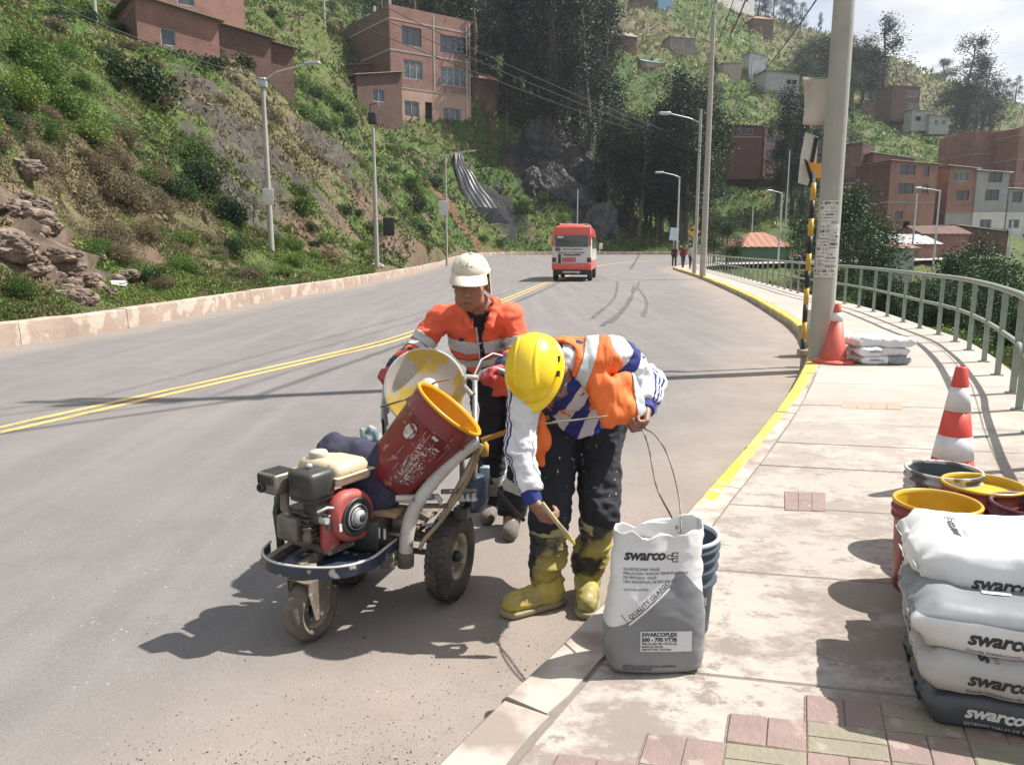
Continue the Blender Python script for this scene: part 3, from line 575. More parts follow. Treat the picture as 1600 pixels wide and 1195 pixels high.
slab_nodes(m_slab)
MB().add(V, F).build('far_slab', m_slab, wk)
def slab(poly, z=.15, name='slab', m=None, th=.06, ch=.005, parent=None):
    P = [Vector((p[0], p[1], 0)) for p in poly]; n_ = len(P); c = sum(P, Vector()) / n_; z += random.uniform(-.0015, .0015); V = []
    ins = [p + (c - p).normalized() * ch * 1.4 for p in P]
    tl_ = [random.uniform(-.001, .001) for _ in P]
    V = [(p.x, p.y, z + t_) for p, t_ in zip(ins, tl_)] + [(p.x, p.y, z - ch) for p in P] + [(p.x, p.y, z - th) for p in P]
    F = [list(range(n_))] + [[i + n_, (i + 1) % n_ + n_, (i + 1) % n_, i] for i in range(n_)] + [[i + 2 * n_, (i + 1) % n_ + 2 * n_, (i + 1) % n_ + n_, i + n_] for i in range(n_)]
    return MB().add(V, F).build(name, m or m_slab, parent or wk)
J = [-3, -1.6, -.3, .95, 2.34, 3.12, 3.95, 4.7, 5.28, 5.95, 6.6, 7.7, 8.9]
while J[-1] < 56: J.append(J[-1] + random.choice([.95, 1.1, 1.25]))
def jl(y):  # a cross joint: kerb end and railing end
    sl_ = .20 if y < 6 else .12; a = (float(kin(y)), y); xe = float(fx(EW, y)) + .2; ye = y - sl_ * (xe - a[0]); 
    for _ in range(4): xe = float(fx(EW, ye)) + .2; ye = y - sl_ * (xe - a[0])
    return a, (xe, ye)
for a, b in zip(J[:-1], J[1:]):
    (p0, p1), (q0, q1) = jl(a + .006), jl(b - .006)
    f = .74 if a > 2 else .8; l = lambda s, e, t: (s[0] + (e[0] - s[0]) * t, s[1] + (e[1] - s[1]) * t)
    mid = lambda s, e, t, y: l(s, e, t)
    if a > 2.2 and b < 30:
        slab([p0, l(p0, p1, f), l(q0, q1, f), q0]); slab([l(p0, p1, f + .006), p1, q1, l(q0, q1, f + .006)])
    else: slab([p0, p1, q1, q0])
# brick pavers in basket weave set in the near slab
e0 = G(1259, 1088, .15); e1 = (G(1424, 1106, .15) - e0).normalized(); e2 = Vector((-.05, -.135, 0)) / .212; S = .212
m_pk = mat('paver_rose', (.25, .175, .155), .9, col2=(.20, .15, .135), nscale=9, bump=.5, bscale=60, col3=(.30, .24, .21), n3=14, amt3=.40)
m_gn = mat('paver_ochre', (.225, .20, .148), .9, col2=(.19, .17, .13), nscale=9, bump=.5, bscale=60, col3=(.28, .25, .2), n3=14, amt3=.40)
m_snd = mat('joint_sand', (.17, .14, .115), .95, col2=(.25, .21, .18), nscale=60)
def cell(i, j): return e0 + e1 * (S * i) + e2 * (S * j)
sand = []; 
for j in range(0, 9):
    i0 = -j if j < 6 else -6; P = [cell(i0 - .02, j), cell(9, j), cell(9, j + 1), cell(i0 - .02, j + 1)]; sand.append([(p.x, p.y, .1535) for p in P])
    for i in range(i0, 9):
        c = cell(i, j)
        pink = (i + 0 * j) % 2 == 0 if j % 2 == 0 else (i % 2 == 1)
        for h in (0, 1):
            if pink: a, b, cc, d = (h * .5, 0), (h * .5 + .5, 0), (h * .5 + .5, 1), (h * .5, 1)
            else: a, b, cc, d = (0, h * .5), (1, h * .5), (1, h * .5 + .5), (0, h * .5 + .5)
            g_ = .012
            def pt(q, ctr): 
                q = (q[0] + (ctr[0] - q[0]) * (g_ if abs(ctr[0] - q[0]) > .3 else g_ * 2), q[1] + (ctr[1] - q[1]) * (g_ if abs(ctr[1] - q[1]) > .3 else g_ * 2)); w_ = c + e1 * (S * q[0]) + e2 * (S * q[1]); return (w_.x, w_.y)
            ctr = ((a[0] + cc[0]) / 2, (a[1] + cc[1]) / 2)
            slab([pt(q, ctr) for q in (a, b, cc, d)], z=.1585 + random.uniform(-.001, .0012), name='paver', m=m_pk if pink else m_gn, th=.03, ch=.003)
mb = MB()
for s in sand: mb.add(s, [[0, 1, 2, 3]])
mb.build('joint_sand', m_snd, wk)
m_ins = mat('paver_inset', (.36, .27, .2), .9, col2=(.3, .24, .19), nscale=12, bump=.4)
for (u0, u1, v0, v1, nn, mm) in ((1315, 1409, 627, 638, 4, m_ins), (1226, 1290, 768, 797, 3, m_pk)):
    a, b, c, d = G(u0, v1, .15), G(u1, v1 + 2, .15), G(u1, v0 + 2, .15), G(u0, v0, .15)
    for k in range(nn):
        l = lambda p, q, t: p + (q - p) * t; g_ = .01
        slab([l(a, b, (k + g_) / nn)[:2], l(a, b, (k + 1 - g_) / nn)[:2], l(d, c, (k + 1 - g_) / nn)[:2], l(d, c, (k + g_) / nn)[:2]], z=.1535, name='paver', m=mm, th=.02, ch=.003)
# ------------------------------------------------------------ railing
m_rail = mat('railing_paint', (.25, .285, .245), .5, .0, col2=(.20, .225, .19), nscale=5, bump=.2, spec=.5, col3=(.2, .13, .09), n3=14, amt3=.33)
rl = empty('railing', (4.74, 7.15, .15), label='long grey-green tubular metal railing curving along the outer edge of the walkway', cat='railing')
posts = [(1.9, -2.5), (2.05, -1.4), (2.2, -.3), (2.32, .8), (2.48, 1.85), (2.68, 2.85), (2.98, 3.75), (3.38, 4.65), (3.85, 5.55), (4.3, 6.38), (4.74, 7.15), (5.25, 8.2), (5.71, 9.2), (6.15, 10.26), (6.5, 11.2), (6.76, 12.13), (6.97, 13.1), (7.24, 14.2), (7.52, 15.4), (7.8, 16.6), (8.02, 17.8), (8.2, 19)]
y = 20.1
while y < 60: posts.append((float(fx(EW, y)), y)); y += 1.12
def rel(o, p): return Vector(p) - o.location
for i, (x, y) in enumerate(posts):
    j = min(i + 1, len(posts) - 1); k = max(i - 1, 0); an = math.atan2(posts[j][0] - posts[k][0], posts[j][1] - posts[k][1])
    b = MB(); b.box((0, 0, .44), (.055, .04, .9), mi=0); b.box((0, 0, .006), (.11, .11, .012)); o = b.build('post', m_rail, rl); o.location = rel(rl, (x, y, .15 + float(rz(y)))); o.rotation_euler = (0, 0, -an)
pp = [Vector((x, y, 0)) for x, y in posts]; C = crom([(p.x, p.y) for p in pp], 4)
for z_, r_, nm in ((1.065, .034, 'top_rail'), (.62, .026, 'middle_rail')):
    MB().tube([rel(rl, (c[0], c[1], z_ + float(rz(c[1])))) for c in C], r_, 10).build(nm, m_rail, rl)

rg_ = np.random.default_rng(12); n_ = 5200; uu = rg_.uniform(150, 1010, n_); vv = 1195 - 420 * rg_.random(n_) ** 1.6; pb_ = np.array([G(u, v)[:2] for u, v in zip(uu, vv)]); dk_ = fx(RK, pb_[:, 1]) - pb_[:, 0]
ok = (dk_ > .02) & (rg_.random(n_) < np.clip(1.15 - dk_ / 1.3, .04, 1) * (vnoise(np.c_[pb_ * 2.3, pb_[:, 0] * 0], 5) > -.35)); pb_ = pb_[ok]; n_ = len(pb_); sz = rg_.lognormal(-6.1, .45, n_); oct_ = np.array([(1, 0, 0), (-1, 0, 0), (0, 1, 0), (0, -1, 0), (0, 0, .7), (0, 0, -.3)]); of_ = np.array([(0, 2, 4), (2, 1, 4), (1, 3, 4), (3, 0, 4)])
V = (np.c_[pb_, np.zeros(n_)][:, None] + (oct_[None] * rg_.uniform(.5, 1.3, (n_, 6, 3))) * sz[:, None, None]).reshape(-1, 3); F = (np.arange(n_)[:, None, None] * 6 + of_[None]).reshape(-1, 3)
tone = rg_.choice([.05, .10, .22, .36], n_, p=[.45, .25, .2, .1]); gv = npmesh('gravel', V, F, [mat_attr('grit', rough=.95, nscale=20, var=.1)], col=np.repeat(tone[:, None] * np.array([1, .86, .76]), 6, 0)); tag(gv, 'loose dark grit scattered on the dusty road edge', 'gravel', kind='stuff')
# ============================================================ HOUSES
def brick(name, c1, c2, mortar, scale=1.0, bump=.5):
    if name in MATS: return MATS[name]
    m = bpy.data.materials.new(name); m.use_nodes = True; MATS[name] = m; t = m.node_tree; N = t.nodes; K = t.links.new; b = N['Principled BSDF']; b.inputs['Roughness'].default_value = .9
    tc = N.new('ShaderNodeTexCoord'); sp = N.new('ShaderNodeSeparateXYZ'); K(tc.outputs['Object'], sp.inputs[0]); ad = N.new('ShaderNodeMath'); K(sp.outputs[0], ad.inputs[0]); K(sp.outputs[1], ad.inputs[1])
    cb = N.new('ShaderNodeCombineXYZ'); K(ad.outputs[0], cb.inputs[0]); K(sp.outputs[2], cb.inputs[1])
    br = N.new('ShaderNodeTexBrick'); K(cb.outputs[0], br.inputs[0]); br.inputs['Color1'].default_value = (*c1, 1); br.inputs['Color2'].default_value = (*c2, 1); br.inputs['Mortar'].default_value = (*mortar, 1)
    br.inputs['Scale'].default_value = 1; br.inputs['Brick Width'].default_value = .34 * scale; br.inputs['Row Height'].default_value = .2 * scale; br.inputs['Mortar Size'].default_value = .018 * scale
    nz = N.new('ShaderNodeTexNoise'); nz.inputs['Scale'].default_value = .8; nz.inputs['Detail'].default_value = 7; K(tc.outputs['Object'], nz.inputs[0]); mr = N.new('ShaderNodeMapRange'); mr.inputs[1].default_value = .3; mr.inputs[2].default_value = .7; mr.inputs[3].default_value = .78; mr.inputs[4].default_value = 1.15; K(nz.outputs[0], mr.inputs[0])
    vm = N.new('ShaderNodeVectorMath'); vm.operation = 'SCALE'; K(br.outputs[0], vm.inputs[0]); K(mr.outputs[0], vm.inputs['Scale']); K(vm.outputs[0], b.inputs['Base Color'])
    bp = N.new('ShaderNodeBump'); bp.inputs['Strength'].default_value = bump; bp.inputs['Distance'].default_value = .03; bp.invert = True; K(br.outputs['Fac'], bp.inputs['Height']); K(bp.outputs[0], b.inputs['Normal']); return m
m_br = brick('red_brick', (.25, .125, .10), (.215, .105, .085), (.22, .15, .125)); m_brd = brick('adobe_and_shaded_brick', (.145, .082, .065), (.125, .07, .056), (.10, .065, .052)); m_bro = brick('orange_brick', (.30, .165, .125), (.27, .145, .11), (.26, .175, .14))  # the dark adobe brick also paints shade onto some side walls
m_conc = mat('house_concrete', (.34, .29, .25), .9, col2=(.26, .22, .19), nscale=.9, detail=8, bump=.3)
m_plw = mat('white_plaster', (.62, .60, .56), .85, col2=(.48, .45, .41), nscale=.7, detail=8); m_plg = mat('grey_plaster', (.34, .335, .32), .9, col2=(.27, .265, .25), nscale=.8, detail=8); m_plp = mat('pink_plaster', (.42, .27, .21), .9, col2=(.34, .22, .17), nscale=.8, detail=8)
m_tin = mat('corrugated_sheet', (.40, .42, .44), .45, .35, col2=(.30, .27, .25), nscale=.7, detail=6, lo=.45, hi=.65); m_tinb = mat('corrugated_blue', (.16, .38, .55), .45, .2, col2=(.22, .36, .46), nscale=.9)
m_tinr = mat('rusty_sheet', (.20, .15, .12), .8, .1, col2=(.27, .23, .2), nscale=.9); m_tile = mat('clay_tile', (.34, .15, .10), .85, col2=(.25, .12, .085), nscale=2.5, bump=.5, bscale=12)
m_glass = mat('window_glass', (.03, .035, .042), .12, 0, spec=.8); m_glassb = mat('pale_window_glass', (.045, .055, .06), .15, 0, col2=(.14, .15, .15), nscale=.8); m_wfr = mat('window_frame', (.11, .075, .06), .6); m_hole = mat('unlit_inside', (.025, .02, .018), .95); m_wfl = mat('light_frame', (.5, .5, .5), .5)
def house(name, label, corner, yaw, w_, d_, h_, wall, roof=('flat', None), bands=(), wins=(), swins=(), extra=None, base=2.0, sc=1., group=None, cat='house', wall_s=None, parapet=.0, lower=None):
    """corner = front-left foot, yaw = direction the front runs in (degrees from +x), front faces right-hand side of that run... local x along the front, y into the house"""
    if corner[1] > 130: corner = (corner[0], corner[1], max(corner[2], ground(corner[0], corner[1]) + .2))
    r = empty(name, corner, R(yaw), label, cat, group)
    b = MB(); t = .22
    # walls as real panels with openings: front (y=0) and left side (x=0), right side, back
    def panel(b, x0, x1, z0, z1, holes, place, mi=0):
        xs = sorted({x0, x1, *[q for hh in holes for q in (hh[0], hh[1]) if x0 < q < x1]}); zs = sorted({z0, z1, *[q for hh in holes for q in (hh[2], hh[3]) if z0 < q < z1]})
        for i in range(len(xs) - 1):
            for j in range(len(zs) - 1):
                cx_, cz_ = (xs[i] + xs[i + 1]) / 2, (zs[j] + zs[j + 1]) / 2
                if any(hh[0] < cx_ < hh[1] and hh[2] < cz_ < hh[3] for hh in holes): continue
                c, s = place(cx_, cz_, xs[i + 1] - xs[i], zs[j + 1] - zs[j]); b.box(c, s, mi=mi)
    H_ = h_ + parapet; F_ = [(x, x + a, z, z + c) for (x, z, a, c, *_) in wins]; S_ = [(x, x + a, z, z + c) for (x, z, a, c, *_) in swins]
    fp = lambda x, z, a, c: ((x, t / 2, z), (a, t, c)); sp = lambda x, z, a, c: ((t / 2, x, z), (t, a, c))
    if lower: panel(b, 0, w_, -base, lower[0], F_, fp, 1); panel(b, 0, w_, lower[0], H_, F_, fp)
    else: panel(b, 0, w_, -base, H_, F_, fp)
    b.build('front_wall', [wall, lower[1] if lower else wall], r)
    b = MB(); panel(b, t + .002, d_, -base, H_, S_, sp); b.build('side_wall', wall_s or wall, r)
    b = MB(); b.box((w_ - t / 2, d_ / 2 + t / 2, (H_ - base) / 2), (t, d_ - t - .004, H_ + base)); b.box((w_ / 2, d_ - t / 2, (H_ - base) / 2), (w_ - 2 * t - .01, t, H_ + base)); b.build('rear_wall', wall, r)
    MB().box((w_ / 2, d_ / 2, h_ - .1 if roof[0] == 'flat' else h_ - .3), (w_ - 2 * t - .01, d_ - 2 * t - .01, .16)).build('floor_slab' if roof[0] != 'flat' else 'roof_slab', m_conc, r)
    for z in bands: 
        o = MB().box((w_ / 2, -.012, z), (w_ + .05, .05, .16)).box((-.012, d_ / 2, z), (.05, d_ - .1, .16)).build('concrete_band', m_conc, r)
    for lst, fr in ((wins, 0), (swins, 1)):
        for q in lst:
            x, z, a, c = q[:4]; kind = q[4] if len(q) > 4 else 'w'; f = MB(); g = MB(); e = .05
            def put(B, cx_, cz_, sx, sz, dep, th): B.box((cx_, dep, cz_) if not fr else (dep, cx_, cz_), (sx, th, sz) if not fr else (th, sx, sz))
            if kind == 'o': put(g, x + a / 2, z + c / 2, a, c, t + .25, .02); g.build('opening', m_hole, r); continue  # a dark sheet behind the hole stands for the unlit inside
            for sgn in (0, 1): put(f, x + a / 2, z + (e / 2 if not sgn else c - e / 2), a, e, .10, .06); put(f, x + (e / 2 if not sgn else a - e / 2), z + c / 2, e, c - 2 * e, .10, .06)
            nmul = max(1, int(a / .7))
            for k in range(1, nmul): put(f, x + a * k / nmul, z + c / 2, .035, c - 2 * e, .105, .05)
            fo = f.build('window' if kind != 'd' else 'door', m_wfl if kind in 'pl' else m_wfr, r)
            put(g, x + a / 2, z + c / 2, a - 2 * e, c - 2 * e, .135, .012); g.build('pane', {'w': m_glass, 'p': m_glassb, 'l': m_glass, 'd': m_wfr}[kind], fo)
    k = roof[0]; rm = roof[1]; ov = .35
    if k == 'mono':   # falls along x: roof[2] = height at left, roof[3] at right (above h_)
        zl, zr = roof[2], roof[3]; b = MB(); P = [(-ov, -ov, h_ + zl), (w_ + ov, -ov, h_ + zr), (w_ + ov, d_ + ov, h_ + zr), (-ov, d_ + ov, h_ + zl)]
        nseg = max(6, int((w_) / .5)); V = []; F = []; n2 = 24
        m2 = int(d_ / .35) * 2
        for j in range(m2 + 1):
            v = j / m2; zz = .05 * (j % 2)
            for u_ in (0, 1): V.append((-ov + (w_ + 2 * ov) * u_, -ov + (d_ + 2 * ov) * v, h_ + zl + (zr - zl) * u_ + zz + .05))
        for j in range(m2): F.append([2 * j, 2 * j + 1, 2 * j + 3, 2 * j + 2])
        n_ = len(V); V += [(a, c, e_ - .04) for a, c, e_ in V]; F += [[q + n_ for q in f][::-1] for f in F[:]]; F += [[0, 1, 1 + n_, n_], [n_ - 2, n_ - 1, 2 * n_ - 1, 2 * n_ - 2]]
        b.add(V, F); b.build('roof', rm, r)
        if max(zl, zr) > .1:
            for yy_ in (t / 2, d_ - t / 2): MB().add([(0, yy_ - t / 2 - .0, h_), (w_, yy_ - t / 2, h_), (w_, yy_ - t / 2, h_ + zr), (0, yy_ - t / 2, h_ + zl), (0, yy_ + t / 2, h_), (w_, yy_ + t / 2, h_), (w_, yy_ + t / 2, h_ + zr), (0, yy_ + t / 2, h_ + zl)], [[0, 1, 2, 3], [7, 6, 5, 4], [3, 2, 6, 7]]).build('gable', wall, r)
            for xx_, zt in ((t / 2, zl), (w_ - t / 2, zr)):
                if zt > .05: MB().box((xx_, d_ / 2, h_ + zt / 2), (t, d_ - 2 * t - .01, zt)).build('gable', wall, r)
    elif k in ('gable', 'hip'):  # ridge along x
        rh = roof[2]; b = MB(); n_ = max(6, int(w_ / .3)); ins = (w_ / 3 if k == 'hip' else 0); V = []; F = []
        for s_ in (0, 1):
            for i in range(n_ + 1):
                x = -ov + (w_ + 2 * ov) * i / n_; zz = .06 * (i % 2); tt_ = min(1, min(x + ov, w_ + ov - x) / max(ins + ov, .01)) if ins else 1
                V.append((x, -ov if not s_ else d_ + ov, h_ - .05 + zz)); V.append((x, (-ov + (d_ / 2 + ov) * tt_) if not s_ else (d_ + ov - (d_ / 2 + ov) * tt_), h_ - .05 + (rh + .05) * tt_ + zz))
            o_ = s_ * 2 * (n_ + 1)
            for i in range(n_): F.append([o_ + 2 * i, o_ + 2 * i + 2, o_ + 2 * i + 3, o_ + 2 * i + 1])
        b.add(V, F)
        if ins:
            for sx in (0, 1):
                V = []; F = []; m_ = 12
                for i in range(m_ + 1):
                    y = -ov + (d_ + 2 * ov) * i / m_; tt_ = min(y + ov, d_ + ov - y) / (d_ / 2 + ov); x0 = -ov if not sx else w_ + ov; x1 = x0 + (ins + ov) * tt_ * (1 if not sx else -1)
                    V += [(x0, y, h_ - .05 + .05 * (i % 2)), (x1, y, h_ - .05 + (rh + .05) * tt_ + .05 * (i % 2))]
                for i in range(m_): F.append([2 * i, 2 * i + 2, 2 * i + 3, 2 * i + 1])
                b.add(V, F)
        else:
            for xx_ in (0, w_ - t): MB().add([(xx_, 0, h_), (xx_, d_, h_), (xx_, d_ / 2, h_ + rh), (xx_ + t, 0, h_), (xx_ + t, d_, h_), (xx_ + t, d_ / 2, h_ + rh)], [[0, 1, 2], [5, 4, 3], [0, 2, 5, 3], [1, 4, 5, 2]]).build('gable', wall, r)
        b.build('roof', rm, r)
    else:
        pass
    if extra: extra(r)
    r.scale = (sc, sc, sc)
    return r
def foot(u, v, D): p = at(u, v, D); return (p.x, p.y, p.z)
# three-storey brick building on the slope
c = foot(613, 203, 108)
def ex3(r):
    [MB().box((x_, -.02, 8.1), (.18, .06, 7.6)).build('concrete_column', m_conc, r) for x_ in (5.2, 9.7)]
    MB().tube([(9.3, -.1, .2), (9.3, -.1, 11.5)], .05).build('drain_pipe', m_wfl, r)
    b = MB(); b.lathe([(0, 0), (.6, 0), (.6, .8), (.2, 1.0), (0, 1.0)], (1.8, 7.5, 12.2)); b.build('water_tank', m_plw, r)
    for x, y in ((0.15, .15), (0.15, 3.5), (.15, 7)): MB().box((x, y, 12.5), (.25, .25, .6)).build('column_stub', m_conc, r)
house('brick_building', 'tall three storey red brick building with an overhanging upper part and grey ground floor', c, 37, 9.9, 10, 12.2, m_br, bands=(4.3, 7.9, 10.9), lower=(4.2, m_plp), wall_s=m_brd,  # darker side brick puts the shade of that face into its colour
      wins=[(1.5, 1.5, 1.8, 1.6, 'p'), (4.0, .3, .9, 2.9, 'o'), (6.3, 1.1, 2.3, 1.8, 'p'), (1.5, 5.3, 2.3, 1.9, 'p'), (6.0, 5.2, 3.3, 1.9, 'p'), (1.4, 8.6, 2.3, 1.8, 'w'), (6.0, 8.5, 3.3, 1.8, 'w')], extra=ex3, sc=1.3)
c = foot(560, 208, 103); house('adobe_house', 'brown mud brick house with slanting sheet roof against the tall brick building', c, 37, 5.0, 6, 5.4, m_brd, ('mono', m_tinr, 0, 1.0), wins=[(1.7, 3.2, 1.4, 1.2, 'l')], sc=1.3)
c = foot(508, 163, 108); house('adobe_house', 'low dark mud brick shed behind the slanting roofed house', c, 36, 6, 5, 4.0, m_brd, ('mono', m_tinr, -.2, .9), wins=[(2.9, .8, .8, .7, 'o')], sc=1.25)
c = foot(738, 158, 119); house('adobe_house', 'small house with rust-red roof right behind the tall brick building', c, 30, 3.4, 5, 2.6, m_brd, ('gable', m_tile, 1.2), sc=1.25)
c = foot(462, 104, 112); house('metal_shed', 'grey corrugated metal shed above the mud brick houses', c, 34, 6.5, 4, 3.4, m_tin, ('mono', m_tin, .1, -.4), cat='shed')
# top left houses
c = foot(218, 92, 47)
def exw(r): pass
house('brick_house', 'red brick house with one barred window above the leafy bank at top left', c, 37, 4.6, 6, 2.9, m_br, ('mono', m_tinr, .55, -.15), wins=[(1.25, .95, .85, .95, 'l')], wall_s=m_brd)  # left side turned from the sun is shaded by its darker brick
c = foot(240, 45, 57); house('brick_house', 'taller orange brick house with a blue framed window at the top left edge', c, 36, 6.4, 6, 6.2, m_bro, ('mono', m_tin, .3, -.4), wins=[(1.7, 1.9, 1.2, 2.0, 'p')], bands=(3.4,))
c = foot(100, 20, 62); house('brick_house', 'dark red brick house at the top left beside the orange house', c, 36, 6.0, 6, 6.5, m_brd, ('mono', m_tin, .3, 0))
c = foot(318, 100, 54); house('adobe_house', 'long low mud brick shed right of the barred-window house', c, 36, 4.6, 5, 2.3, m_brd, ('mono', m_tinr, .55, -.1), wins=[(.15, .0, .7, 1.7, 'o')])
c = foot(392, 122, 58); house('adobe_house', 'small mud brick house with sagging rusty roof above the first lamp post', c, 36, 3.2, 5, 2.5, m_brd, ('mono', m_tinr, .35, -.1), wins=[(.35, 1.0, .8, 1.1, 'o')])
# right hand side: estate beyond the valley
def lamp_dummy(): pass
c = foot(1384, 372, 96)
house('brick_house', 'orange brick house with two rows of dark windows and a dark side wall', c, 6, 6.0, 8, 8.9, m_bro, ('mono', m_tinr, .3, -.15), bands=(4.3,), wall_s=m_brd, wins=[(.9, 2.2, 1.0, 1.0, 'w'), (2.1, .0, .9, 2.0, 'o'), (1.1, 5.3, 2.0, 1.25, 'w'), (4.2, 5.4, .8, 1.0, 'w'), (1.1, 7.55, 2.0, 1.15, 'w'), (4.2, 7.4, .7, 1.2, 'w')])  # the side wall's shade is put into its dark brick colour
c = foot(1474, 372, 98)
house('brick_house', 'orange brick house with blue-grey roof edge joined to the grey plastered house', c, 4, 3.6, 8, 8.3, m_bro, ('mono', m_tin, .5, .1), bands=(3.1,), lower=(3.0, m_plg), wins=[(.5, .4, 3, .9, 'o'), (1.2, 4.6, 1.6, 1.2, 'w'), (.6, 6.9, 2.1, 1.2, 'p')])
c = foot(1517, 372, 98)
house('plastered_house', 'grey plastered house with a white ground floor and dark windows at the right edge', c, 4, 4.2, 8, 8.1, m_plg, ('mono', m_tin, .1, -.15), bands=(3.3,), lower=(3.2, m_plw), wins=[(1.0, 1.2, 1.5, 1.1, 'l'), (1.3, 4.6, 1.8, 1.3, 'w'), (1.5, 6.8, 1.8, 1.15, 'w')])
c = foot(1569, 372, 99); house('plastered_house', 'narrow grey and white house next to the grey plastered house', c, 4, 2.4, 7, 6.0, m_plg, ('mono', m_tin, .1, 0), lower=(3.2, m_plw), wins=[(.4, 1.2, 1.4, 1.1, 'l'), (.5, 4.4, 1.3, 1.3, 'w')])
c = foot(1597, 376, 101); house('plastered_house', 'cream balcony house cut by the right edge of the view', c, 4, 6, 7, 5.6, m_plw, ('mono', m_tin, .3, 0), bands=(2.8,), wins=[(.6, .6, 1.0, 1.2, 'w'), (.8, 3.4, .9, 1.8, 'd')])
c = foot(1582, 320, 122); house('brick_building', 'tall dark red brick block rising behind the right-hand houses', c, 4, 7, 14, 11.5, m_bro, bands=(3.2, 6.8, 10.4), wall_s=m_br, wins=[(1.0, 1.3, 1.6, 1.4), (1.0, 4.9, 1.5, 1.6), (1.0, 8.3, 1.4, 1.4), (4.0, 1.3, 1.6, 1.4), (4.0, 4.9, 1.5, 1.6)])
c = foot(1512, 330, 128); house('brick_building', 'windowless dark red brick block seen behind the grey plastered house', c, 2, 9.5, 10, 12.6, m_br, bands=(5, 9), wall_s=m_br)
c = foot(1345, 262, 138); house('brick_house', 'brick house with a long grey corrugated roof below the terraced hillside', c, 30, 3.5, 10, 3.4, m_bro, ('mono', m_tin, .7, -.3), wins=[(1.2, .9, .9, 1.2, 'w')])
c = foot(1362, 280, 135); house('brick_house', 'brick wing under the long grey corrugated roof', c, -8, 6.6, 6, 3.0, m_br, ('mono', m_tin, 1.4, .2))
c = foot(1320, 345, 112); house('brick_house', 'shaded brick house with flat roof left of the orange house on the right', c, 4, 6.5, 8, 6.0, m_brd, bands=(5.2,), wins=[(.6, 2.5, 1.0, 1.3, 'o'), (4.0, 3.0, 1.2, 1.2, 'o')])
c = foot(1375, 418, 80); house('brick_house', 'long brick hall with shining pale sheet roof in the valley', c, 10, 6.5, 6, 2.4, m_br, ('gable', m_tin, 1.0), wall_s=m_plg)
c = foot(1440, 405, 84); house('brick_house', 'red brick hall with arched gable in the valley', c, 2, 5, 6, 2.7, m_br, ('gable', m_brd, .9))
c = foot(1492, 400, 90); house('adobe_house', 'dark mud brick house in the valley below the white plastered houses', c, 4, 6.2, 6, 3.0, m_brd, ('mono', m_tinr, .5, -.3), wins=[(2.6, .5, 1.0, 1.0, 'o')])
c = foot(1385, 430, 66); house('garden_hut', 'small grey hut with a flat tiled roof behind the railing', c, 6, 2.4, 3, 2.3, m_plg, ('hip', m_tile, .5), cat='hut')
# tiled kiosk
c = foot(1160, 412, 74); house('tiled_kiosk', 'low green kiosk with red hipped clay tile roof behind the railing', c, 4, 4.6, 5, 1.6, mat('green_plaster', (.06, .14, .07), .8, col2=(.05, .11, .06), nscale=2), ('hip', m_tile, 1.35), cat='kiosk')
# mid hillside
c = foot(1140, 262, 140); house('brick_building', 'dark maroon brick building under the trees in the middle of the hillside', c, 2, 5.6, 8, 7.0, mat('maroon_brick', (.15, .055, .05), .9, col2=(.12, .05, .045), nscale=1), ('mono', m_tinr, .3, 0), bands=(5.2,), wins=[(.5, 5.6, 1.3, 1.0, 'p'), (2.5, 5.6, 1.3, 1.0, 'p')])
c = foot(1192, 262, 141); house('plastered_house', 'narrow pink and white house front joined to the maroon brick building', c, 8, 3.2, 6, 7.2, m_plp, wins=[(.4, 1.6, 2.2, 1.5, 'p'), (.4, 4.2, 2.2, 1.3, 'p')], bands=(3.5,))
c = foot(960, 138, 200); house('adobe_house', 'reddish gabled mud brick house at mid hillside left', c, 20, 6, 6, 4.2, m_brd, ('gable', m_tinr, 1.6))
c = foot(1008, 152, 196); house('plastered_house', 'pink house with pale blue gabled roof at mid hillside', c, 24, 6, 8, 2.8, m_plp, ('gable', m_tinb, 1.5), wins=[(1.0, .8, 1.4, .8, 'w')])
c = foot(1045, 112, 215); house('adobe_house', 'small shack with a white door among the trees at mid hillside', c, 8, 7, 5, 2.6, m_tinr, ('mono', m_tin, .3, 0), wins=[(4.0, .3, 2.0, 2.0, 'p')])
c = foot(1130, 128, 205); house('plastered_house', 'small cream house with a flat pale roof beside the tall far pole', c, 14, 5, 4, 2.4, m_conc, ('mono', m_tin, .2, .6))
c = foot(1170, 115, 210); house('metal_shed', 'tall blue-grey corrugated shed on the hillside', c, 8, 4.5, 4, 4.5, m_tin, ('mono', m_tinb, .6, -.2), cat='shed')
c = foot(1196, 150, 200); house('plastered_house', 'white walled house with an open attic under a brown roof on the hillside', c, 12, 9, 6, 4.2, m_plg, ('mono', m_tinr, .9, .3), wins=[(5.6, 2.2, 1.2, 1.0, 'o'), (7.2, 2.2, 1.2, 1.0, 'o')])
c = foot(1120, 38, 290); house('white_school', 'long white house with small dark windows high on the hill', c, 30, 18, 6, 5, m_plw, ('mono', m_tinr, .3, .1), wins=[(1.5 + 3.1 * k, 2.2, 1.0, 1.3, 'w') for k in range(5)], cat='house')
c = foot(1176, 48, 285); house('brick_house', 'brown house with orange tiled roof beside the long white house', c, 14, 8, 6, 4.0, m_brd, ('hip', m_tile, 1.6))
c = foot(1028, 18, 260); house('plastered_house', 'bright blue house at the top of the hillside', c, 10, 5, 5, 6, m_tinb, ('flat', None))
c = foot(990, 22, 255); house('metal_shed', 'dark roofed shed at the top of the hillside left of the blue house', c, 10, 6, 5, 3, m_brd, ('mono', m_tinr, .2, .6), cat='shed')
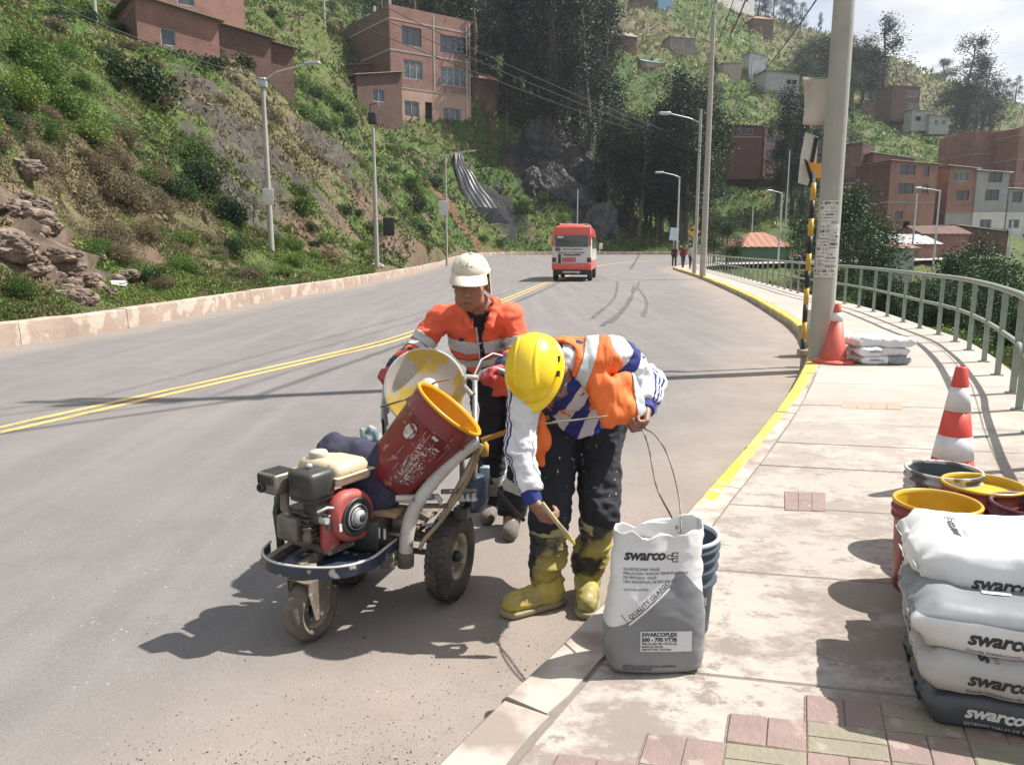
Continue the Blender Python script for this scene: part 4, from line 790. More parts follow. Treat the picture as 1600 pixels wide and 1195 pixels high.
c = foot(1392, 178, 225); house('brick_house', 'dark brick house stepped up the hillside with rows of pale windows', c, 4, 8, 8, 7, m_brd, ('mono', m_tinr, .5, .2), wall_s=m_brd, wins=[(4.0, 4.4, 3.4, 1.8, 'p'), (4.8, 1.2, 3, 1.6, 'p')])
c = foot(1424, 193, 218); house('adobe_house', 'low house with orange sheet roof below the stepped hillside house', c, -4, 5.5, 5, 2.6, m_plg, ('mono', m_bro, 1.0, .3), wins=[(1.0, .6, 1.4, 1.2, 'o')])
c = foot(1452, 198, 216); house('adobe_house', 'shack with torn white sheets right of the orange sheet roof', c, -6, 5.0, 5, 2.3, m_plg, ('mono', m_tinr, .8, .0), wins=[(1.2, .3, 1.0, 1.3, 'p'), (3, .3, 1.2, 1.3, 'p')])
c = foot(1358, 178, 235); house('adobe_house', 'small orange house half hidden by eucalyptus trees', c, 6, 5, 5, 3.2, m_bro, ('mono', m_tinr, .2, 0))
# ============================================================ VEGETATION
def leaves(C, s, up=.0, asp=.42, rng=RNG):
    n_ = len(C); a = rng.normal(size=(n_, 3)); a[:, 2] += up * 3; a /= np.linalg.norm(a, axis=1)[:, None]; q = rng.normal(size=(n_, 3)); b = np.cross(a, q); b /= np.linalg.norm(b, axis=1)[:, None]
    s = np.broadcast_to(np.asarray(s), (n_,))[:, None] * rng.uniform(.7, 1.3, (n_, 1)); V = np.stack([C - a * s * .5, C + b * s * asp * .5, C + a * s * .5, C - b * s * asp * .5], 1).reshape(-1, 3)
    return V, np.arange(4 * n_).reshape(-1, 4)
m_leaf = mat_attr('foliage', rough=.6, nscale=1.2, var=.3, transl=.28, spec=.35)
m_bark = mat('bark', (.075, .06, .048), .95, col2=(.12, .10, .08), nscale=8, bump=.6)
def lobes(rng, n_, flat=.8):
    c = rng.normal(size=(n_, 3)); c /= np.linalg.norm(c, axis=1)[:, None]; c *= rng.uniform(.25, .62, (n_, 1)); c[:, 2] = np.abs(c[:, 2]) * flat + .3; r = rng.uniform(.28, .5, n_); return c, r
def bushmesh(seed, nl, s, c1, c2, name='foliage'):
    rng = np.random.default_rng(seed); c, r = lobes(rng, 9); k = rng.integers(0, 9, nl); d = rng.normal(size=(nl, 3)); d /= np.linalg.norm(d, axis=1)[:, None]; rad = r[k] * rng.uniform(.55, 1.08, nl) ** .5
    P = c[k] + d * rad[:, None]; P[:, 2] = np.maximum(P[:, 2], -.15); V, F = leaves(P, s, .15, .55, rng); t = np.clip(rng.uniform(0, 1, nl) * .7 + vnoise(P * 3, seed) * .4 + .1, 0, 1); col = np.asarray(c1) * (1 - t[:, None]) + np.asarray(c2) * t[:, None]
    return npmesh(name, V, F, [m_leaf], col=np.repeat(col, 4, 0), obj=False)
PAL = {'dark': ((.010, .028, .008), (.032, .072, .017)), 'mid': ((.035, .08, .014), (.11, .185, .033)), 'light': ((.075, .14, .022), (.20, .27, .055)), 'dry': ((.10, .085, .045), (.21, .165, .10)), 'blue': ((.009, .018, .012), (.027, .044, .030))}
BM_ = {}
for k in PAL:
    for v in range(3): BM_[k, v, 0] = bushmesh(100 + v * 7 + len(k), 4200, .066, *PAL[k]); BM_[k, v, 1] = bushmesh(300 + v * 7 + len(k), 1400, .11, *PAL[k])
twig = MB(); 
for k in range(5): a = k * 1.25; twig.tube([(0, 0, -.3), (.15 * math.cos(a), .15 * math.sin(a), .25), (.38 * math.cos(a), .38 * math.sin(a), .62)], [.03, .02, .008], 5)
_tw = twig.build('stem', m_bark); TWIG = _tw.data; bpy.data.objects.remove(_tw)
NB = [0]
def bush(x, y, r_, pal, label, group=None, z=None, far=None, sq=1.0, cat='bush'):
    z = ground(x, y) if z is None else z; far = (y > 34) if far is None else far; o = bpy.data.objects.new('bush', None); COL.objects.link(o); o.location = (x, y, z - r_ * .15); o.rotation_euler = (0, 0, random.uniform(0, 6.28)); 
    tag(o, label, cat, group); NB[0] += 1
    f = bpy.data.objects.new('foliage', BM_[pal, NB[0] % 3, 1 if far else 0]); COL.objects.link(f); f.parent = o; f.scale = (r_, r_, r_ * sq)
    s_ = bpy.data.objects.new('stem', TWIG); COL.objects.link(s_); s_.parent = o; s_.scale = (r_, r_, r_ * sq); return o
# trees
def treemesh(kind, seed):
    rng = np.random.default_rng(seed); T = MB(); P = []; S = []
    if kind == 'euc':
        pts = [(0, 0, -.06)]; x = y = 0
        for i in range(1, 9): x += rng.uniform(-.012, .012); y += rng.uniform(-.012, .012); pts.append((x, y, i / 8 * .97))
        T.tube(pts, list(np.linspace(.016, .003, 9)), 6)
        for i in range(36):
            h = rng.uniform(.16, .99); p0 = Vector((np.interp(h, [p[2] for p in pts], [p[0] for p in pts]), np.interp(h, [p[2] for p in pts], [p[1] for p in pts]), h)); a = rng.uniform(0, 6.28); w_ = .135 * (1.05 - h) ** .5 * rng.uniform(.35, 1.15) + .015
            p1 = p0 + Vector((math.cos(a) * w_, math.sin(a) * w_, rng.uniform(.02, .08))); 
            if i % 2: T.tube([p0 - Vector((0, 0, .03)), p1], [.004, .0015], 4, cap=False)
            n_ = int(rng.uniform(110, 210)); q = rng.normal(size=(n_, 3)) * np.array([.027, .027, .046]) * rng.uniform(.6, 1.3); P.append(np.array(p1) + q)
        lf, sz = 'blue', .0155
    elif kind == 'pine':
        T.tube([(0, 0, -.05), (0, 0, 1)], [.018, .003], 6)
        for i in range(46):
            h = .28 + .7 * i / 46; a = i * 2.4; w_ = .24 * (1.03 - h) * rng.uniform(.6, 1.1)
            p1 = np.array([math.cos(a) * w_, math.sin(a) * w_, h - .02]); T.tube([(0, 0, h), tuple(p1)], [.004, .0015], 4, cap=False); t_ = rng.uniform(.2, 1, 50)[:, None]; P.append(np.array([0, 0, h]) * (1 - t_) + p1 * t_ + rng.normal(size=(50, 3)) * .014)
        lf, sz = 'blue', .026
    else:
        T.tube([(0, 0, -.06), (.01, 0, .3), (-.01, .01, .55)], [.018, .013, .008], 7)
        for i in range(44):
            a = rng.uniform(0, 6.28); e = rng.uniform(-.9, 1.5); d = np.array([math.cos(a) * math.cos(e), math.sin(a) * math.cos(e), math.sin(e)]) * rng.uniform(.6, 1.12); c = np.array([0, 0, .54]) + d * np.array([.27, .27, .36])
            if i % 3 == 0: T.tube([(0, 0, .35), tuple(c)], [.007, .002], 5, cap=False)
            n_ = 170; q = rng.normal(size=(n_, 3)) * rng.uniform(.035, .065); P.append(c + q)
        lf, sz = 'dark', .0215
    P = np.concatenate(P); V, F = leaves(P, sz, .1, .5, rng); c1, c2 = PAL[lf]; t = np.clip(rng.uniform(0, 1, len(P)) * .8 + vnoise(P * 14, seed) * .3, 0, 1); col = np.asarray(c1) * (1 - t[:, None]) + np.asarray(c2) * t[:, None]
    cm = npmesh('crown', V, F, [m_leaf], col=np.repeat(col, 4, 0), obj=False); to = T.build('trunk', m_bark); tm = to.data; bpy.data.objects.remove(to); return tm, cm
TM = {k: [treemesh(k, s + 11 * i) for i in range(n_)] for k, s, n_ in (('euc', 1, 5), ('pine', 50, 1), ('broad', 80, 3))}
NT = [0]
def tree(u, vtop, D, kind, label, group=None, x=None, wide=1.0):
    p = at(u, vtop, D); x = p.x if x is None else x; z = ground(x, D); h = max(p.z - z, 1.0); o = bpy.data.objects.new({'euc': 'eucalyptus_tree', 'pine': 'pine_tree', 'broad': 'leafy_tree'}[kind], None); COL.objects.link(o)
    o.location = (x, D, z); o.rotation_euler = (0, 0, random.uniform(0, 6.28)); tag(o, label, 'tree', group); NT[0] += 1; tm, cm = TM[kind][NT[0] % len(TM[kind])]
    for n_, m in (('trunk', tm), ('crown', cm)): q = bpy.data.objects.new(n_, m); COL.objects.link(q); q.parent = o; q.scale = (h * wide, h * wide, h)
    return o
g1 = 'dark trees of the wood behind the houses on the left hill'
for i, u in enumerate(range(424, 770, 15)): tree(u + random.uniform(-6, 6), random.uniform(-130, -40), random.uniform(118, 160), 'euc', 'one of the tall dark eucalyptus trees in the wood behind the brick houses', g1, wide=1.3)
g2 = 'tall dark eucalyptus stand in the middle of the hill'
for i, u in enumerate(range(755, 945, 9)): tree(u + random.uniform(-5, 5), random.uniform(-90, 0) if u < 900 else random.uniform(-20, 40), random.uniform(118, 158), 'euc', 'tall dark eucalyptus of the stand rising above the black rock face', g2, wide=1.25)
g3 = 'dark trees at the foot of the hill beyond the bend'
for i, u in enumerate(range(948, 1102, 8)): tree(u + random.uniform(-6, 6), random.uniform(168, 235) if u < 1058 else (random.uniform(130, 210) if u < 1104 else random.uniform(268, 320)), random.uniform(106, 124), 'euc' if i % 3 else 'broad', 'one of the dark trees massed beyond the bend of the road', g3, wide=1.4 if i % 3 else .85)
tree(792, 72, 118, 'pine', 'lone dark conifer standing above the black plastic drain, right of the tall brick building', wide=1.0)
g4 = 'eucalyptus trees against the sky on the ridge'
for u, v, D in ((1186, -30, 318), (1198, -10, 322), (1212, -25, 316), (1228, -12, 325), (1240, -2, 330), (1252, 8, 328)): tree(u, v, D, 'euc', 'one of the eucalyptus trees on the ridge left of the big concrete pole', g4, wide=1.5)
tree(1283, 22, 335, 'euc', 'thin eucalyptus on the skyline just left of the big concrete pole'); 
g5 = 'dark trees on the hillside behind the big pole'
for u, v, D in ((1272, 62, 250), (1290, 55, 255), (1305, 70, 245), (1325, 58, 250), (1338, 75, 250), (1262, 90, 230), (1318, 100, 225)): tree(u, v, D, 'euc' if u % 2 else 'broad', 'one of the dark trees on the hillside behind the big concrete pole', g5, wide=1.7)
for u, v, D, l in ((1389, 38, 250, 'tallest eucalyptus right of the big pole, crown against the sky'), (1352, 66, 255, 'bushy dark eucalyptus directly left of the tallest one'), (1368, 78, 252, 'lower dark eucalyptus between its two taller neighbours'), (1478, 92, 340, 'small spreading tree alone on the skyline'),
                   (1517, 68, 262, 'tall slim eucalyptus near the right edge, crown against the sky'), (1545, 96, 260, 'second eucalyptus of the right-hand group, a little lower'), (1530, 118, 255, 'broad dark eucalyptus low in the right-hand group'), (1556, 130, 262, 'rightmost tree of the group on the right ridge'), (1501, 130, 258, 'dark low tree at the left of the right-hand group'),
                   (1575, 126, 345, 'small tree on the skyline at the right edge'), (1590, 122, 345, 'last small tree on the skyline at the right edge')): tree(u, v, D, 'euc' if 'spreading' not in l and 'low tree' not in l else 'broad', l, wide=1.75)
g6 = 'trees in the middle distance around the maroon building'
for u, v, D in ((1222, 150, 128), (1236, 165, 125), (1250, 150, 130), (1262, 175, 126), (1112, 100, 170), (1068, 120, 160), (1244, 300, 108), (1258, 300, 104), (1310, 140, 150), (1325, 150, 148), (1300, 160, 140)): tree(u, v, D, 'euc', 'one of the dark trees around the maroon brick building', g6, wide=1.25)
for u, v, D, l in ((1335, 292, 52, 'big olive-green tree behind the railing right of the concrete pole'), (1362, 330, 56, 'olive tree beside the grey hut behind the railing'), (1138, 345, 66, 'light green tree left of the tiled kiosk'), (1118, 340, 70, 'bushy tree right behind the far concrete pole'), (1530, 372, 48, 'dark leafy tree in front of the mud brick house in the valley'), (1498, 395, 45, 'dark tree behind the railing near the right edge'),
                   (1575, 408, 40, 'green tree behind the railing at the right edge'), (1265, 335, 60, 'dim tree behind the striped sign post'), (1295, 360, 50, 'round tree behind the railing beside the pole')): tree(u, v, D, 'broad', l, wide=1.2)
g7 = 'trees growing up from the valley behind the railing'
for i in range(46):
    D = random.uniform(13, 46); u = random.uniform(1130, 1660) if D > 24 else random.uniform(1400, 1680); x = at(u, 450, D).x
    if x < fx(EW, D) + 2.2: continue
    tree(u, random.uniform(425, 470) + max(0, 24 - D) * 3, D, 'broad', 'one of the leafy trees growing up from the valley behind the railing', g7, wide=1.1)
# bushes picked out one by one on the near bank
for u, v, D, r_, pal, l in ((228, 140, 36, 2.6, 'dark', 'large dark green bush high on the left bank'), (190, 120, 38, 2.2, 'dark', 'dark bush touching the left side of the largest bush'), (330, 290, 32, 2.3, 'dark', 'dense dark bush in the middle of the bank'), (355, 335, 30, 1.9, 'dark', 'dark bush just above the first lamp post foot'), (300, 245, 35, 2.1, 'mid', 'green bush above the dense dark bush'), (285, 300, 30, 1.4, 'dark', 'small dark bush at the left of the dense one'),
                            (70, 130, 26, 2.0, 'mid', 'leafy bush at the upper left of the bank'), (30, 150, 23, 1.6, 'light', 'pale green bush at the left edge'), (110, 170, 26, 1.7, 'mid', 'green bush above the dry grass'), (140, 215, 24, 1.5, 'light', 'yellow-green bush in the middle of the left bank'), (75, 205, 22, 1.1, 'mid', 'bush on the brow over the bare rock'), (50, 90, 30, 2.0, 'mid', 'bush under the roof corner at far left'),
                            (160, 270, 22, 1.2, 'dry', 'dry brown bush over the bare earth'), (200, 310, 22, 1.4, 'dry', 'large tangle of dry brown twigs'), (185, 370, 20.5, 1.0, 'dry', 'dry brown bush beside the rock'), (230, 365, 23, 1.0, 'dry', 'dry straggly bush left of the grassy strip'), (140, 395, 18.5, .7, 'mid', 'low green bush at the foot of the rock'), (30, 455, 13.6, .7, 'mid', 'low green bush by the kerb at the left edge'), (400, 425, 28, .9, 'mid', 'bush at the foot of the first lamp post'),
                            (290, 375, 26, 1.1, 'light', 'bright green bush on the grassy strip'), (650, 320, 72, 2.6, 'dark', 'dark bush left of the red earth patch'), (640, 285, 76, 2.4, 'mid', 'bush above the dark one left of the red earth'), (660, 355, 68, 1.8, 'dark', 'dark bush low beside the third lamp post'), (525, 182, 98, 1.7, 'light', 'broad-leaved plant on the ridge below the mud brick sheds'), (470, 320, 40, 1.6, 'mid', 'bush in the gully between the lamp posts'), (850, 300, 114, 2.4, 'mid', 'bush growing on the black rock face'), (880, 330, 112, 2.0, 'light', 'pale bush low on the black rock face')):
    p = hit(u, v + 12); bush(p.x, p.y, r_ * .66 * p.y / D, pal, l)
g8 = 'scrub bushes scattered over the left bank'; n_ = 0; rr = random.Random(5)
while n_ < 190:
    D = 14 * (105 / 14) ** rr.random(); u = rr.uniform(-20, 960); x = at(u, 300, D).x
    sd = float(sdist(np.array([x]), np.array([D]))[0])
    if sd < 1.5 or x > 6: continue
    rg = region(np.array([x]), np.array([D])); 
    if rg['dark'][0] > .3 or rg['rock'][0] > .5 and rr.random() < .75: continue
    z = ground(x, D); v = 388 - (z - 1.5) * 1200 / D
    if v < -20: continue
    pal = 'dry' if (rg['dry'][0] > .4 and rr.random() < .6) or rr.random() < .12 else rr.choice(['mid', 'light', 'dark', 'mid']); bush(x, D, (.28 + .018 * D) * rr.uniform(.5, 1.1), pal, {'dry': 'one of the brown dry scrub bushes on the left bank', 'mid': 'one of the green scrub bushes on the left bank', 'light': 'one of the pale green scrub bushes on the left bank', 'dark': 'one of the dark green scrub bushes on the left bank'}[pal], g8 + {'dry': ', dry', 'mid': '', 'light': ', pale', 'dark': ', dark'}[pal], z=z, sq=rr.uniform(.7, 1)); n_ += 1
g9 = 'scrub behind the railing'; n_ = 0
while n_ < 75:
    D = 5.5 * (50 / 5.5) ** rr.random(); x = float(fx(EW, D)) + rr.uniform(.9, 3.5 + D * .12); 
    if x > .68 * D + 3: continue
    bush(x, D, rr.uniform(.3, .6) if x < fx(EW, D) + 1.6 else rr.uniform(.6, 1.2), rr.choice(['mid', 'light', 'dark', 'mid', 'dry']), 'one of the green bushes growing just behind the railing', g9, sq=.8); n_ += 1
# ground cover: grasses and herbs (nobody could count them)
def cover(name, n_, d0, d1, u0, u1, size, xmin=None, right=False, seed=3, keep=None, label='low grass and herbs covering the bank'):
    rng = np.random.default_rng(seed); D = d0 * (d1 / d0) ** rng.random(n_); u = rng.uniform(u0, u1, n_); x = (u - 800) / 1200 * D * 1.0 + 0; sd = sdist(x, D); ok = sd > .28
    ok &= (x > fx(EW, np.minimum(D, 60))) if right else True
    x = x[ok]; D = D[ok]; sd = sd[ok]; z = hz(x, D); v = 388 - (z - 1.5) * 1200 / D; ok = (v > -60) & (v < 640); x, D, z, sd = x[ok], D[ok], z[ok], sd[ok]; rg = region(x, D)
    P3 = np.stack([x, D, z], -1); dn = fbm(P3 * .5, 3, 90); pr = np.clip(.8 + dn * .7, .1, 1) * (1 - (.93 if d0 < 30 else .62) * rg['rock']) * (1 - .85 * rg['dark']) * (1 - .75 * rg['red']) * (1 - .6 * rg['soil']); pr *= np.where(sd < .8, .7, 1)
    ok = rng.random(len(x)) < pr; x, D, z = x[ok], D[ok], z[ok]; P3 = P3[ok]; dn = dn[ok]; dry = rg['dry'][ok]
    s = size(D); n1 = fbm(P3 * .16, 3, 33); n2 = fbm(P3 * .9, 2, 44); s = s * np.clip(1 + n2 * .8, .4, 2)
    P = P3 + np.stack([rng.normal(size=len(x)) * s * .2, rng.normal(size=len(x)) * s * .2, s * rng.uniform(.1, .6, len(x))], -1); V, F = leaves(P, s, .35, .36, rng)
    t = np.clip(.5 + n1 * .6 + rng.normal(size=len(x)) * .22, 0, 1); g = np.asarray((.035, .07, .015)) * (1 - t[:, None]) + np.asarray((.17, .235, .045)) * t[:, None]; q = np.clip(dry * 1.0 + (rng.random(len(x)) < .14) * .8 + np.clip(n2 - .25, 0, 1), 0, 1)[:, None]; q = q * (.45 if d0 > 100 else 1.0); g = g * (1 - q) + np.asarray((.19, .15, .085)) * rng.uniform(.6, 1.2, (len(x), 1)) * q
    o = npmesh(name, V, F, [m_leaf], col=np.repeat(g, 4, 0)); tag(o, label, 'ground cover', kind='stuff'); return o
cover('grass_cover', 300000, 11, 34, -40, 560, lambda D: .034 + .0032 * D)
cover('grass_cover', 190000, 34, 118, -30, 1080, lambda D: .04 + .0046 * D, seed=4)
cover('scrub_cover', 190000, 115, 345, 180, 1640, lambda D: .12 + .0042 * D, seed=5, label='low scrub over the far hillsides')
cover('grass_cover', 60000, 4, 60, 1080, 1640, lambda D: .06 + .006 * D, right=True, seed=6, label='weeds and grass on the slope behind the railing')
# ============================================================ POLES, LAMPS, WIRES, SIGNS
m_pole = mat('pole_concrete', (.36, .34, .305), .85, col2=(.29, .27, .245), nscale=1.6, detail=8, bump=.25, bscale=30); m_galv = mat('galvanised_steel', (.50, .52, .53), .45, .4, col2=(.4, .42, .43), nscale=6); m_blk = mat('black_plastic', (.018, .018, .02), .5)
m_wht = mat('white_sign_back', (.62, .60, .56), .6, col2=(.52, .49, .45), nscale=3); m_lens = mat('lamp_lens', (.6, .6, .58), .2); m_wire = mat('wire_black', (.02, .02, .022), .6); m_porc = mat('insulator_porcelain', (.35, .2, .13), .3)
def pole(name, label, cat, base, h, r0, r1, arms=(), mt=None, group=None, lean=(0, 0)):
    r = empty(name, base, 0, label, cat, group); MB().tube([(lean[0] * t, lean[1] * t, h * t - .3 * (t == 0)) for t in (0, .33, .66, 1)], [r0 + (r1 - r0) * t for t in (0, .33, .66, 1)], 14).build('shaft', mt or m_pole, r)
    for (dx, dy, z0, z1) in arms:
        L_ = math.hypot(dx, dy); P = [(lean[0], lean[1], z0), (dx * .35 + lean[0], dy * .35, z0 + (z1 - z0) * .5), (dx + lean[0], dy, z1)]; MB().tube(P, [.035, .03, .026], 8).build('lamp_arm', m_galv, r)
        an = math.atan2(dy, dx); M = Matrix.Rotation(an, 3, 'Z'); b = MB(); b.box((0, 0, 0), (.62, .24, .12), rot=M, bev=.04); hd = b.build('lamp_head', m_galv, r); hd.location = (dx + lean[0] + .2 * math.cos(an), dy + .2 * math.sin(an), z1)
        MB().box((0, 0, -.065), (.42, .17, .03), rot=M).build('lens', m_lens, hd)
    return r
def gz(x, y): return ground(x, y)
B = G(1281, 562, .15); bp = pole('concrete_pole', 'big near concrete utility pole with paper notices, standing on the walkway', 'utility pole', (3.80, 9.40, .15), 11.5, .142, .078)
# crossarms, insulators and a transformer above the view (they throw the shadow on the road)
for z_, l_ in ((10.2, 1.9), (11.0, 1.5)):
    c_ = MB().box((0, .1, z_), (l_, .1, .12)).build('crossarm', m_pole, bp)
    for k in (-1, -.45, .45, 1): MB().lathe([(.0, 0), (.05, 0), (.05, .05), (.03, .07), (.045, .11), (.0, .14)], (k * l_ * .46, .1, z_ + .06), n=8).build('insulator', m_porc, c_)
m_pap = mat('old_paper', (.58, .56, .53), .9, col2=(.44, .42, .39), nscale=7, detail=7, lo=.4, hi=.6); m_ink = mat('faded_ink', (.06, .055, .055), .9, col2=(.35, .34, .33), nscale=12, lo=.45, hi=.55)
rp = random.Random(3)
def paper(z0, z1, a0, a1, lift=.002):
    n_ = 8; V = []; F = []
    for z in (z0, z1):
        rr_ = .142 - (.142 - .078) * z / 11.5 + lift
        for i in range(n_ + 1): a = a0 + (a1 - a0) * i / n_; V.append((rr_ * math.cos(a), rr_ * math.sin(a), z))
    for i in range(n_): F.append([i, i + 1, n_ + 2 + i, n_ + 1 + i])
    return MB().add(V, F)
A0 = math.atan2(-9.4, -3.8)
zc = lambda v: at(1285, v, 9.25).z - .15
for k, (v0, v1, a0, a1) in enumerate([(313, 345, -.9, .75), (346, 372, -.8, .2), (350, 392, .1, 1.0), (374, 400, -1.0, .05), (392, 414, -.2, .9), (402, 420, -.9, -.1), (418, 434, -1.1, .9)]):
    p_ = paper(zc(v1), zc(v0), A0 + a0, A0 + a1, .002 + .001 * k).build('paper_notice', m_pap, bp)
    ink = MB(); z = zc(v1) + .03
    while z < zc(v0) - .03:
        h_ = rp.choice([.012, .02, .035]); a = a0 + .08
        while a < a1 - .12:
            w_ = rp.uniform(.05, .16)
            if rp.random() < .72:
                q = paper(z, z + h_, A0 + a, A0 + min(a + w_, a1 - .04), .0028 + .001 * k); ink.add(q.v, q.f)
            a += w_ + .04
        z += h_ + .02
    ink.build('print', m_ink, p_, kind='stuff')
# striped sign post with the torn panels, seen from behind
m_sy = mat('sign_yellow', (.62, .36, .03), .5, col2=(.5, .3, .05), nscale=4); m_or = mat('sign_orange', (.72, .30, .02), .5)
sp = empty('striped_sign_post', (3.72, 9.75, .15), 0, 'striped yellow and black sign post with torn white panel and orange arrow', 'road sign')
zz = 0; k = 0; ztop = at(1268, 286, 9.75).z - .15
seg = ztop / 10
for k in range(10): MB().lathe([(0, k * seg), (.031, k * seg), (.031, (k + 1) * seg - .001), (0, (k + 1) * seg - .001)], (0, 0, 0), n=12).build('stripe', m_sy if k % 2 else m_blk, sp)
MB().box((0, 0, .03), (.12, .12, .1), bev=.02).build('concrete_foot', m_conc, sp)
MB().box((0, 0, ztop + .07), (.03, .03, .16)).build('top_pin', m_galv, sp)
def poly3(pts, D, th, name, m, parent, curl=0.):
    P = [at(u, v, D) - parent.location for u, v in pts]; c = sum(P, Vector()) / len(P); n_ = len(P); V = [p + Vector((0, curl * math.sin(i * 1.7), 0)) for i, p in enumerate(P)] + [p + Vector((0, th + curl * math.sin(i * 1.7), 0)) for i, p in enumerate(P)]
    F = [list(range(n_)), list(range(n_, 2 * n_))[::-1]] + [[i, (i + 1) % n_, n_ + (i + 1) % n_, n_ + i] for i in range(n_)]
    return MB().add(V, F).build(name, m, parent)
poly3([(1259, 207), (1279, 214), (1277, 240), (1272, 292), (1247, 286), (1252, 240)], 9.85, .012, 'white_panel', m_wht, sp)
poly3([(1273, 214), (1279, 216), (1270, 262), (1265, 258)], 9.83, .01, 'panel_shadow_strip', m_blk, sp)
poly3([(1258, 253), (1290, 257), (1296, 280), (1268, 277)], 9.80, .02, 'orange_arrow', m_or, sp)
poly3([(1257, 248), (1262, 252), (1271, 279), (1276, 293), (1263, 293), (1266, 281)], 9.77, .02, 'black_bracket', m_blk, sp)
# bent pale panel hung on the big pole
pn = empty('bent_panel', (3.83, 9.62, .15), 0, 'pale bent metal panel fixed high behind the big pole', 'sign panel')
V = []; F = []; n1, n2 = 14, 8
for j in range(n2 + 1):
    for i in range(n1 + 1):
        s, t = i / n1, j / n2; u = 1253 + (1324 - 1253) * s + 4 * math.sin(t * 3) * (1 - s) ; v = (121 + 5 * s) + (195 - 121) * t; p = at(u, v, 9.66 + .05 * math.sin(s * 7 + t * 1.5) * (1 - s) + .03 * math.sin(t * 4)) - pn.location; V.append(p)
for j in range(n2):
    for i in range(n1): a = j * (n1 + 1) + i; F.append([a, a + 1, a + n1 + 2, a + n1 + 1])
pl_ = MB().add(V, F); pl_.sm = [True] * len(pl_.f); o = pl_.build('panel_sheet', mat('panel_cream', (.50, .44, .38), .6, col2=(.42, .36, .30), nscale=3), pn); md = o.modifiers.new('t', 'SOLIDIFY'); md.thickness = .006
fr = MB()
for s0, s1, nm in ((0, n1, 't'),): fr.tube([V[i] for i in range(n1 + 1)], .008, 5); 
fr.build('top_rim', mat('dark_rim', (.12, .09, .07), .7), pn)
MB().tube([V[n1 + (n1 + 1) * j] for j in range(n2 + 1)], .009, 5).build('side_rim', MATS['dark_rim'], pn); MB().tube([V[(n1 + 1) * n2 + i] for i in range(n1 + 1)], .007, 5).build('bottom_rim', MATS['dark_rim'], pn)
# far poles on the right
P2 = (9.35, 38.0, .15); pole('concrete_pole', 'tall far concrete utility pole at the kerb, with white base paint', 'utility pole', P2, 12.0, .16, .10)
pole('lamp_post', 'slim street lamp just left of the tall far concrete pole', 'street lamp', (10.0, 42.5, .15), 8.6, .10, .07, arms=[(-1.75, -.2, 7.9, 8.35)])
pole('lamp_post', 'steel street lamp beyond the pedestrians on the right', 'street lamp', (12.8, 60.5, .2), at(1061, 276, 60.5).z - .2, .09, .06, arms=[(-1.4, -.2, at(1061, 276, 60.5).z - .25, at(1061, 272, 60.5).z - .1)], mt=m_galv)
def far_lamp(u, vt, D, arm_u, label, w=.07):
    p = at(u, vt, D); z = gz(p.x, D); return pole('lamp_post', label, 'street lamp', (p.x, D, z), p.z - z, w * 1.25, w, arms=[((arm_u - u) / 1200 * D, -.3, p.z - z - .15, p.z - z + .1)] if arm_u else (), mt=m_galv)
far_lamp(1222, 300, 72, 1204, 'grey street lamp standing right beside the tiled kiosk'); far_lamp(1177, 320, 78, None, 'thin bare pole rising behind the tiled kiosk roof', .05); far_lamp(1234, 236, 100, None, 'slim pole in front of the trees between kiosk and sign post', .07)
far_lamp(1433, 302, 70, None, 'left of two thin poles in front of the orange house', .07); far_lamp(1469, 296, 70, 1436, 'right of two thin poles in front of the orange house, carrying an arm', .07); far_lamp(1582, 345, 66, None, 'thin pole before the white plastered house near the right edge', .07)
# left lamps
def left_lamp(u0, v0, D, vt, label, arms_px=(), r=.11, panel=None):
    p = at(u0, v0, D); x = p.x; z = ground(x, D); zt = at(u0, vt, D).z; o = pole('lamp_post', label, 'street lamp', (x, D, z), zt - z, r, r * .62, mt=m_pole)
    for (u, v) in arms_px:
        q = at(u, v, D - .6) - o.location; MB().tube([(0, 0, zt - z - .1), (q.x * .3, q.y * .3, (zt - z) + (q.z - (zt - z)) * .5), tuple(q)], [.035, .03, .025], 7).build('lamp_arm', m_galv, o); an = math.atan2(q.y, q.x); hd = MB().box((0, 0, 0), (.6, .2, .1), rot=Matrix.Rotation(an, 3, 'Z'), bev=.03).build('lamp_head', m_galv, o); hd.location = q
        MB().box((0, 0, -.055), (.4, .15, .02), rot=Matrix.Rotation(an, 3, 'Z')).build('lens', m_lens, hd)
    if panel:
        (u, v, w_, h_) = panel; q = at(u, v, D - .2) - o.location; MB().box(q, (w_, .02, h_), bev=.01).build('small_panel', m_wht, o)
    return o
l1 = left_lamp(426, 425, 30.5, 124, 'nearest street lamp on the left bank with a long arm over the road', [(488, 99)], .12, (419, 308, .42, .62))
MB().box((0, 0, at(409, 130, 30.5).z - l1.location.z), (.3, .3, .35), bev=.04).build('clamp_box', m_galv, l1)
l2 = left_lamp(589, 412, 37.5, 200, 'second lamp post on the left with a black fitting at its head', [], .12); z = at(587, 185, 37.5).z - l2.location.z
MB().box((0, 0, z), (.38, .3, .55), bev=.06).build('black_fitting', m_blk, l2); MB().tube([(-.1, 0, z + .25), (-.1, 0, z + .6), (.25, 0, z + .7), (.3, 0, z + .5)], .04, 7).build('bent_bracket', MATS['dark_rim'], l2)
left_lamp(698, 400, 66, 243, 'third street lamp on the left, its arm reaching right', [(737, 236)], .11, (693, 325, .8, 1.2))
pq = at(902, 350, 101); o = pole('lamp_post', 'small distant post standing behind the roof of the bus', 'street lamp', (pq.x, 101, gz(pq.x, 101)), at(902, 296, 101).z - gz(pq.x, 101), .09, .07, mt=m_galv)
